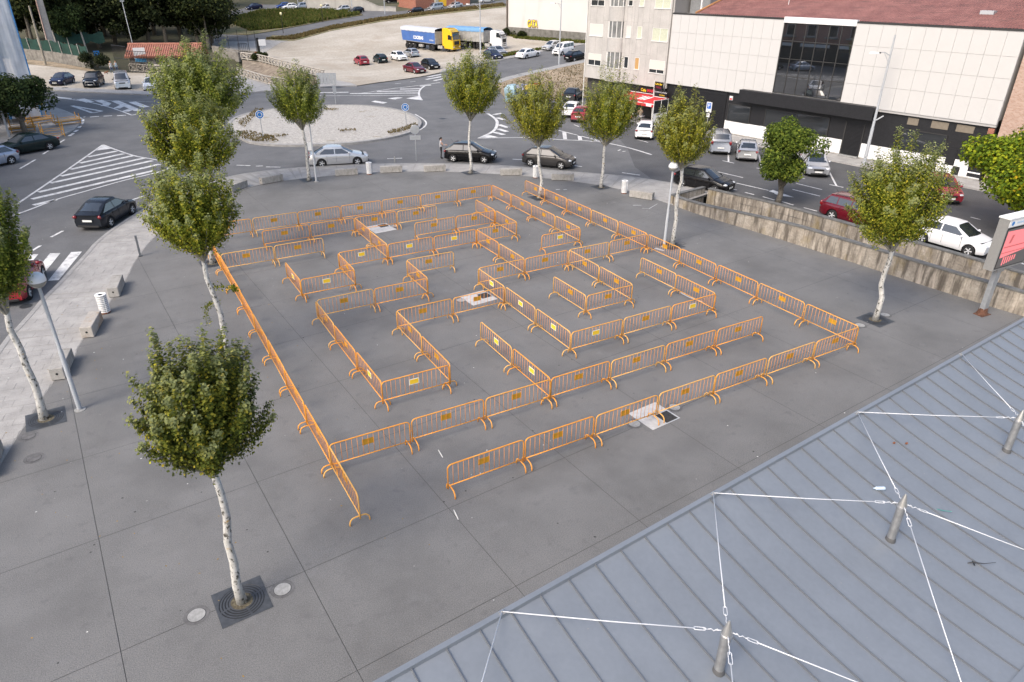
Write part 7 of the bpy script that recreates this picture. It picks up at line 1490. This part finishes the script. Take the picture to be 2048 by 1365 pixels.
blades('island_weeds', 'low brown green weeds on the gravel island', [[(472,270),(486,284),(512,290),(560,289),(545,278),(500,268)],[(780,274),(812,268),(838,257),(830,252),(800,263),(770,270)],[(474,250),(500,235),(512,222),(530,222),(505,245),(490,262)],[(650,222),(682,224),(668,227),(648,225)],[(675,266),(716,263),(712,268),(680,270)],[(520,280),(580,275),(575,279),(525,285)]], [500,300,300,50,60,90], 0.13, LM_dry, 4, 0.28)
blades('wall_foot_weeds', 'weeds at the foot of the white building and the road edge', [[(1016,72),(1171,85),(1171,89),(1100,84),(1030,78)],[(985,120),(1030,112),(1085,101),(1085,99),(1030,107),(980,116)]], [1200,900], 0.4, LM_grass, 5, 0.06)
# ================================================================== PEOPLE
M_skin = mat('skin', (0.50,0.30,0.22), 0.6); M_hair = mat('dark_hair', (0.012,0.010,0.009), 0.6); M_hairb = mat('fair_hair', (0.30,0.16,0.06), 0.6)
def person(label, loc, heading, top, legs, shoes, hair, pose='stand', hgt=1.65, group=None, bun=False, z=None, skirt=None):
    s = hgt/1.70; J = {}
    if pose == 'sit':
        J.update(pel=(0,0,0.50),chest=(-0.10,0,0.98),neck=(-0.08,0,1.14),head0=(-0.06,0,1.22),head1=(-0.04,0,1.36))
        for n_, y in (('L',1),('R',-1)): J.update({'hip'+n_:(0.0,0.10*y,0.50),'kn'+n_:(0.44,0.13*y,0.52),'an'+n_:(0.50,0.12*y,0.08),'to'+n_:(0.66,0.13*y,0.03),'sh'+n_:(-0.09,0.19*y,1.08),'el'+n_:(0.06,0.26*y,0.82),'wr'+n_:(0.28,0.18*y,0.72),'ha'+n_:(0.36,0.14*y,0.71)})
    else:
        st = 0.14 if pose == 'walk' else 0.03
        J.update(pel=(0,0,0.93),chest=(0.01,0,1.28),neck=(0.02,0,1.44),head0=(0.04,0,1.51),head1=(0.05,0,1.62))
        for n_, y, f in (('L',1,1),('R',-1,-1)):
            J.update({'hip'+n_:(0,0.09*y,0.90),'kn'+n_:(0.03+st*f*0.5,0.10*y,0.49),'an'+n_:(-0.02+st*f,0.10*y,0.07),'to'+n_:(0.14+st*f,0.11*y,0.025),'sh'+n_:(0.0,0.17*y,1.38)})
            if pose == 'reach': J.update({'el'+n_:(0.16,0.22*y,1.12),'wr'+n_:(0.38,0.16*y,1.10),'ha'+n_:(0.46,0.14*y,1.10)})
            else: J.update({'el'+n_:(-0.02-st*f*0.5,0.24*y,1.10),'wr'+n_:(0.06-st*f*0.5,0.26*y,0.86),'ha'+n_:(0.08-st*f*0.5,0.26*y,0.78)})
    R_ = dict(pel=0.135,chest=0.145,neck=0.055,head0=0.075,head1=0.085,hip=0.085,kn=0.055,an=0.04,to=0.035,sh=0.06,el=0.042,wr=0.028,ha=0.026)
    ch = [('pel','chest'),('chest','neck'),('neck','head0'),('head0','head1')]
    for n_ in 'LR': ch += [('pel','hip'+n_),('hip'+n_,'kn'+n_),('kn'+n_,'an'+n_),('an'+n_,'to'+n_),('chest','sh'+n_),('sh'+n_,'el'+n_),('el'+n_,'wr'+n_),('wr'+n_,'ha'+n_)]
    names = list(J); V = [Vector(J[k])*s for k in names]; E = [(names.index(a), names.index(b)) for a, b in ch]; rad = [R_[k.rstrip('LR')]*s for k in names]
    for n_, y in (('L',1),('R',-1)):                     # four fingers and a thumb
        h_ = Vector(J['ha'+n_])*s; d_ = (h_-Vector(J['wr'+n_])*s).normalized(); sd_ = d_.cross(Vector((0,0,1)) if abs(d_.z) < 0.8 else Vector((1,0,0))).normalized()
        hi = names.index('ha'+n_)
        for q, ln in ((-1.5,0.055),(-0.5,0.068),(0.5,0.064),(1.5,0.05)):
            a_ = len(V); V += [h_+d_*0.035+sd_*0.017*q, h_+d_*(0.035+ln)+sd_*0.019*q+Vector((0,0,-0.012))]; E += [(hi,a_),(a_,a_+1)]; rad += [0.010,0.008]
        a_ = len(V); V += [h_+sd_*0.04*y, h_+sd_*0.05*y+d_*0.045]; E += [(hi,a_),(a_,a_+1)]; rad += [0.011,0.009]
    me = bpy.data.meshes.new('person_body'); me.from_pydata(V, E, []); o = bpy.data.objects.new('body', me); COL.objects.link(o)
    sk = o.modifiers.new('skin', 'SKIN'); sub = o.modifiers.new('sub', 'SUBSURF'); sub.levels = 1; sub.render_levels = 1
    lay = me.skin_vertices[0].data
    for i, r_ in enumerate(rad): lay[i].radius = (r_*(1.0), r_*(1.0)); lay[i].use_root = (i == 0)
    dg = bpy.context.evaluated_depsgraph_get(); m2 = bpy.data.meshes.new_from_object(o.evaluated_get(dg)); bpy.data.objects.remove(o)
    m2.materials.clear()
    for m_ in (top, legs, M_skin, shoes): m2.materials.append(m_)
    segs = {(a,b):k for k, (a,b) in enumerate(E)}
    def kind(p):
        best = None
        for a, b in E:
            A, B = V[a], V[b]; d = B-A; t = max(0, min(1, (p-A).dot(d)/max(d.length_squared,1e-9))); q = (A+d*t-p).length-(rad[a]*(1-t)+rad[b]*t)*0.8
            if best is None or q < best[0]: best = (q, a, b)
        n0 = names[best[1]] if best[1] < len(names) else 'ha'; n1 = names[best[2]] if best[2] < len(names) else 'ha'; n = n0[:2]+n1[:2]
        if 'ha' in n or 'he' in n or n1 == 'neck': return 2
        if 'to' in n: return 3
        if 'kn' in n or 'an' in n or 'hi' in n: return 1
        return 0
    for f in m2.polygons: f.material_index = kind(f.center); f.use_smooth = True
    zc = T(loc[0],loc[1]) if z is None else z
    t = thing('person', label, 'person', (loc[0],loc[1],zc), heading, group); ob('body', m2, t)
    hd = Vector(J['head1'])*s; hm = MB().ball((hd.x,hd.y,hd.z-0.02),(0.095*s,0.078*s,0.118*s),12,9).build('head', M_skin, t, smooth=True)
    MB().ball((hd.x-0.018,hd.y,hd.z+0.022),(0.100*s,0.088*s,0.112*s),12,9).build('hair', hair, t, smooth=True)
    if bun: MB().ball((hd.x-0.13*s,hd.y,hd.z-0.03),(0.06,0.055,0.06),10,7).build('hair_bun', hair, t, smooth=True)
    fx = hd.x+0.088*s; MB().ball((fx,0,hd.z-0.04),(0.018,0.012,0.02),6,5).build('nose', M_skin, hm)
    for y in (1,-1): MB().ball((fx-0.012,0.032*y,hd.z-0.012),(0.008,0.011,0.007),6,5).build('eye', M_hair, hm); MB().ball((hd.x-0.005,0.078*y*s,hd.z-0.03),(0.02,0.012,0.03),6,5).build('ear', M_skin, hm)
    MB().ball((fx-0.008,0,hd.z-0.078),(0.008,0.024,0.007),6,5).build('mouth', mat('lips', (0.30,0.09,0.08), 0.6), hm)
    return t
M_gtop = mat('grey_knit', (0.42,0.42,0.43), 0.9, var=0.1, scale=10); M_btr = mat('black_trousers', (0.010,0.010,0.011), 0.8); M_jean = mat('jeans', (0.05,0.09,0.18), 0.9); M_wtop = mat('white_top', (0.60,0.62,0.62), 0.9); M_tan = mat('tan_jumper', (0.35,0.28,0.21), 0.9); M_gr = mat('green_jacket', (0.08,0.16,0.06), 0.9); M_rd = mat('red_top', (0.40,0.06,0.07), 0.9)
c = at(882.5,317.5); person('person in grey top and black trousers at the open rear of the black hatchback', (c.x,c.y), radians(-15), M_gtop, M_btr, M_black, M_hair, 'reach', 1.66, bun=True)
p_ = fac(-9.0,1.9); person('person in tan jumper sitting on a chair under the cafe awning', p_, FAr+2.6, M_tan, M_btr, M_black, M_hair, 'sit', 1.72, z=-0.02)
c = at(225,147); person('person in white top walking on the path at the upper left', (c.x,c.y), -1.2, M_wtop, M_jean, M_black, M_hairb, 'walk', 1.68); person('second person in pale blue top walking beside the one in white', (c.x+0.7,c.y+0.4), -1.2, mat('pale_blue_top', (0.40,0.52,0.60), 0.9), M_jean, M_black, M_hairb, 'walk', 1.66)
c = at(791,14); person('person in green jacket at the end of the far ramp wall', (c.x,c.y-2), -1.5, M_gr, M_gr, M_black, M_hair, 'walk', 1.72); c = at(617,19); person('person in red top between the far parked cars', (c.x,c.y), -1.5, M_rd, M_jean, M_black, M_hair, 'stand', 1.7)
# small dog by the walkers
c = at(213,149); t = thing('dog', 'small reddish dog on the path left of the walkers', 'dog', c, 0.4); M_dog = mat('dog_fur', (0.20,0.07,0.03), 0.9); b = MB(); b.tube([(-0.24,0,0.26),(-0.12,0,0.29),(0.05,0,0.28),(0.17,0,0.30),(0.24,0,0.38),(0.30,0,0.42),(0.38,0,0.40),(0.44,0,0.385)], [0.06,0.085,0.10,0.09,0.06,0.065,0.045,0.025], 8)
for x, y in ((-0.18,0.05),(-0.18,-0.05),(0.12,0.05),(0.12,-0.05)): b.tube([(x,y,0.26),(x+(0.03 if x > 0 else -0.03),y,0.13),(x,y,0.0)], [0.04,0.025,0.02], 6)
b.tube([(-0.24,0,0.28),(-0.34,0,0.38),(-0.36,0,0.46)], [0.02,0.018,0.01], 6); b.ball((0.28,0.045,0.48),(0.02,0.012,0.035),6,5); b.ball((0.28,-0.045,0.48),(0.02,0.012,0.035),6,5); b.build('body', M_dog, t, smooth=True)
# bull bar on the off roader: found by its label
for o in list(bpy.data.objects):
    if o.get('label', '').startswith('black off roader'):
        MB().tube([(2.28,-0.55,0.35),(2.34,-0.5,0.72),(2.34,-0.42,0.80),(2.34,0.42,0.80),(2.34,0.5,0.72),(2.28,0.55,0.35)], 0.035, 8).build('bull_bar', M_alum, o, smooth=True); MB().tube([(2.34,-0.46,0.45),(2.34,0.46,0.45)], 0.03, 8).build('bull_bar', M_alum, o, smooth=True)
# manhole covers in the road
for i, (px, r_) in enumerate([((191,257.5),0.45),((130,178),0.35),((885,238),0.35),((52,613),0.25),((1040,152),0.3)]):
    c = at(*px); o = MB().lathe([(0.0,0.012),(r_,0.011)], 20).build('manhole_cover', M_dark if i else M_ring, None, (c.x,c.y,c.z+(0.12 if i == 4 or i == 1 else 0.0))); tag(o, ['round manhole in the road left of the poplars','manhole in the far pavement before the blue hatchback','manhole in the roundabout road left of a poplar','manhole cover beside the red car','manhole in the pavement beside the dry plot'][i], 'manhole')
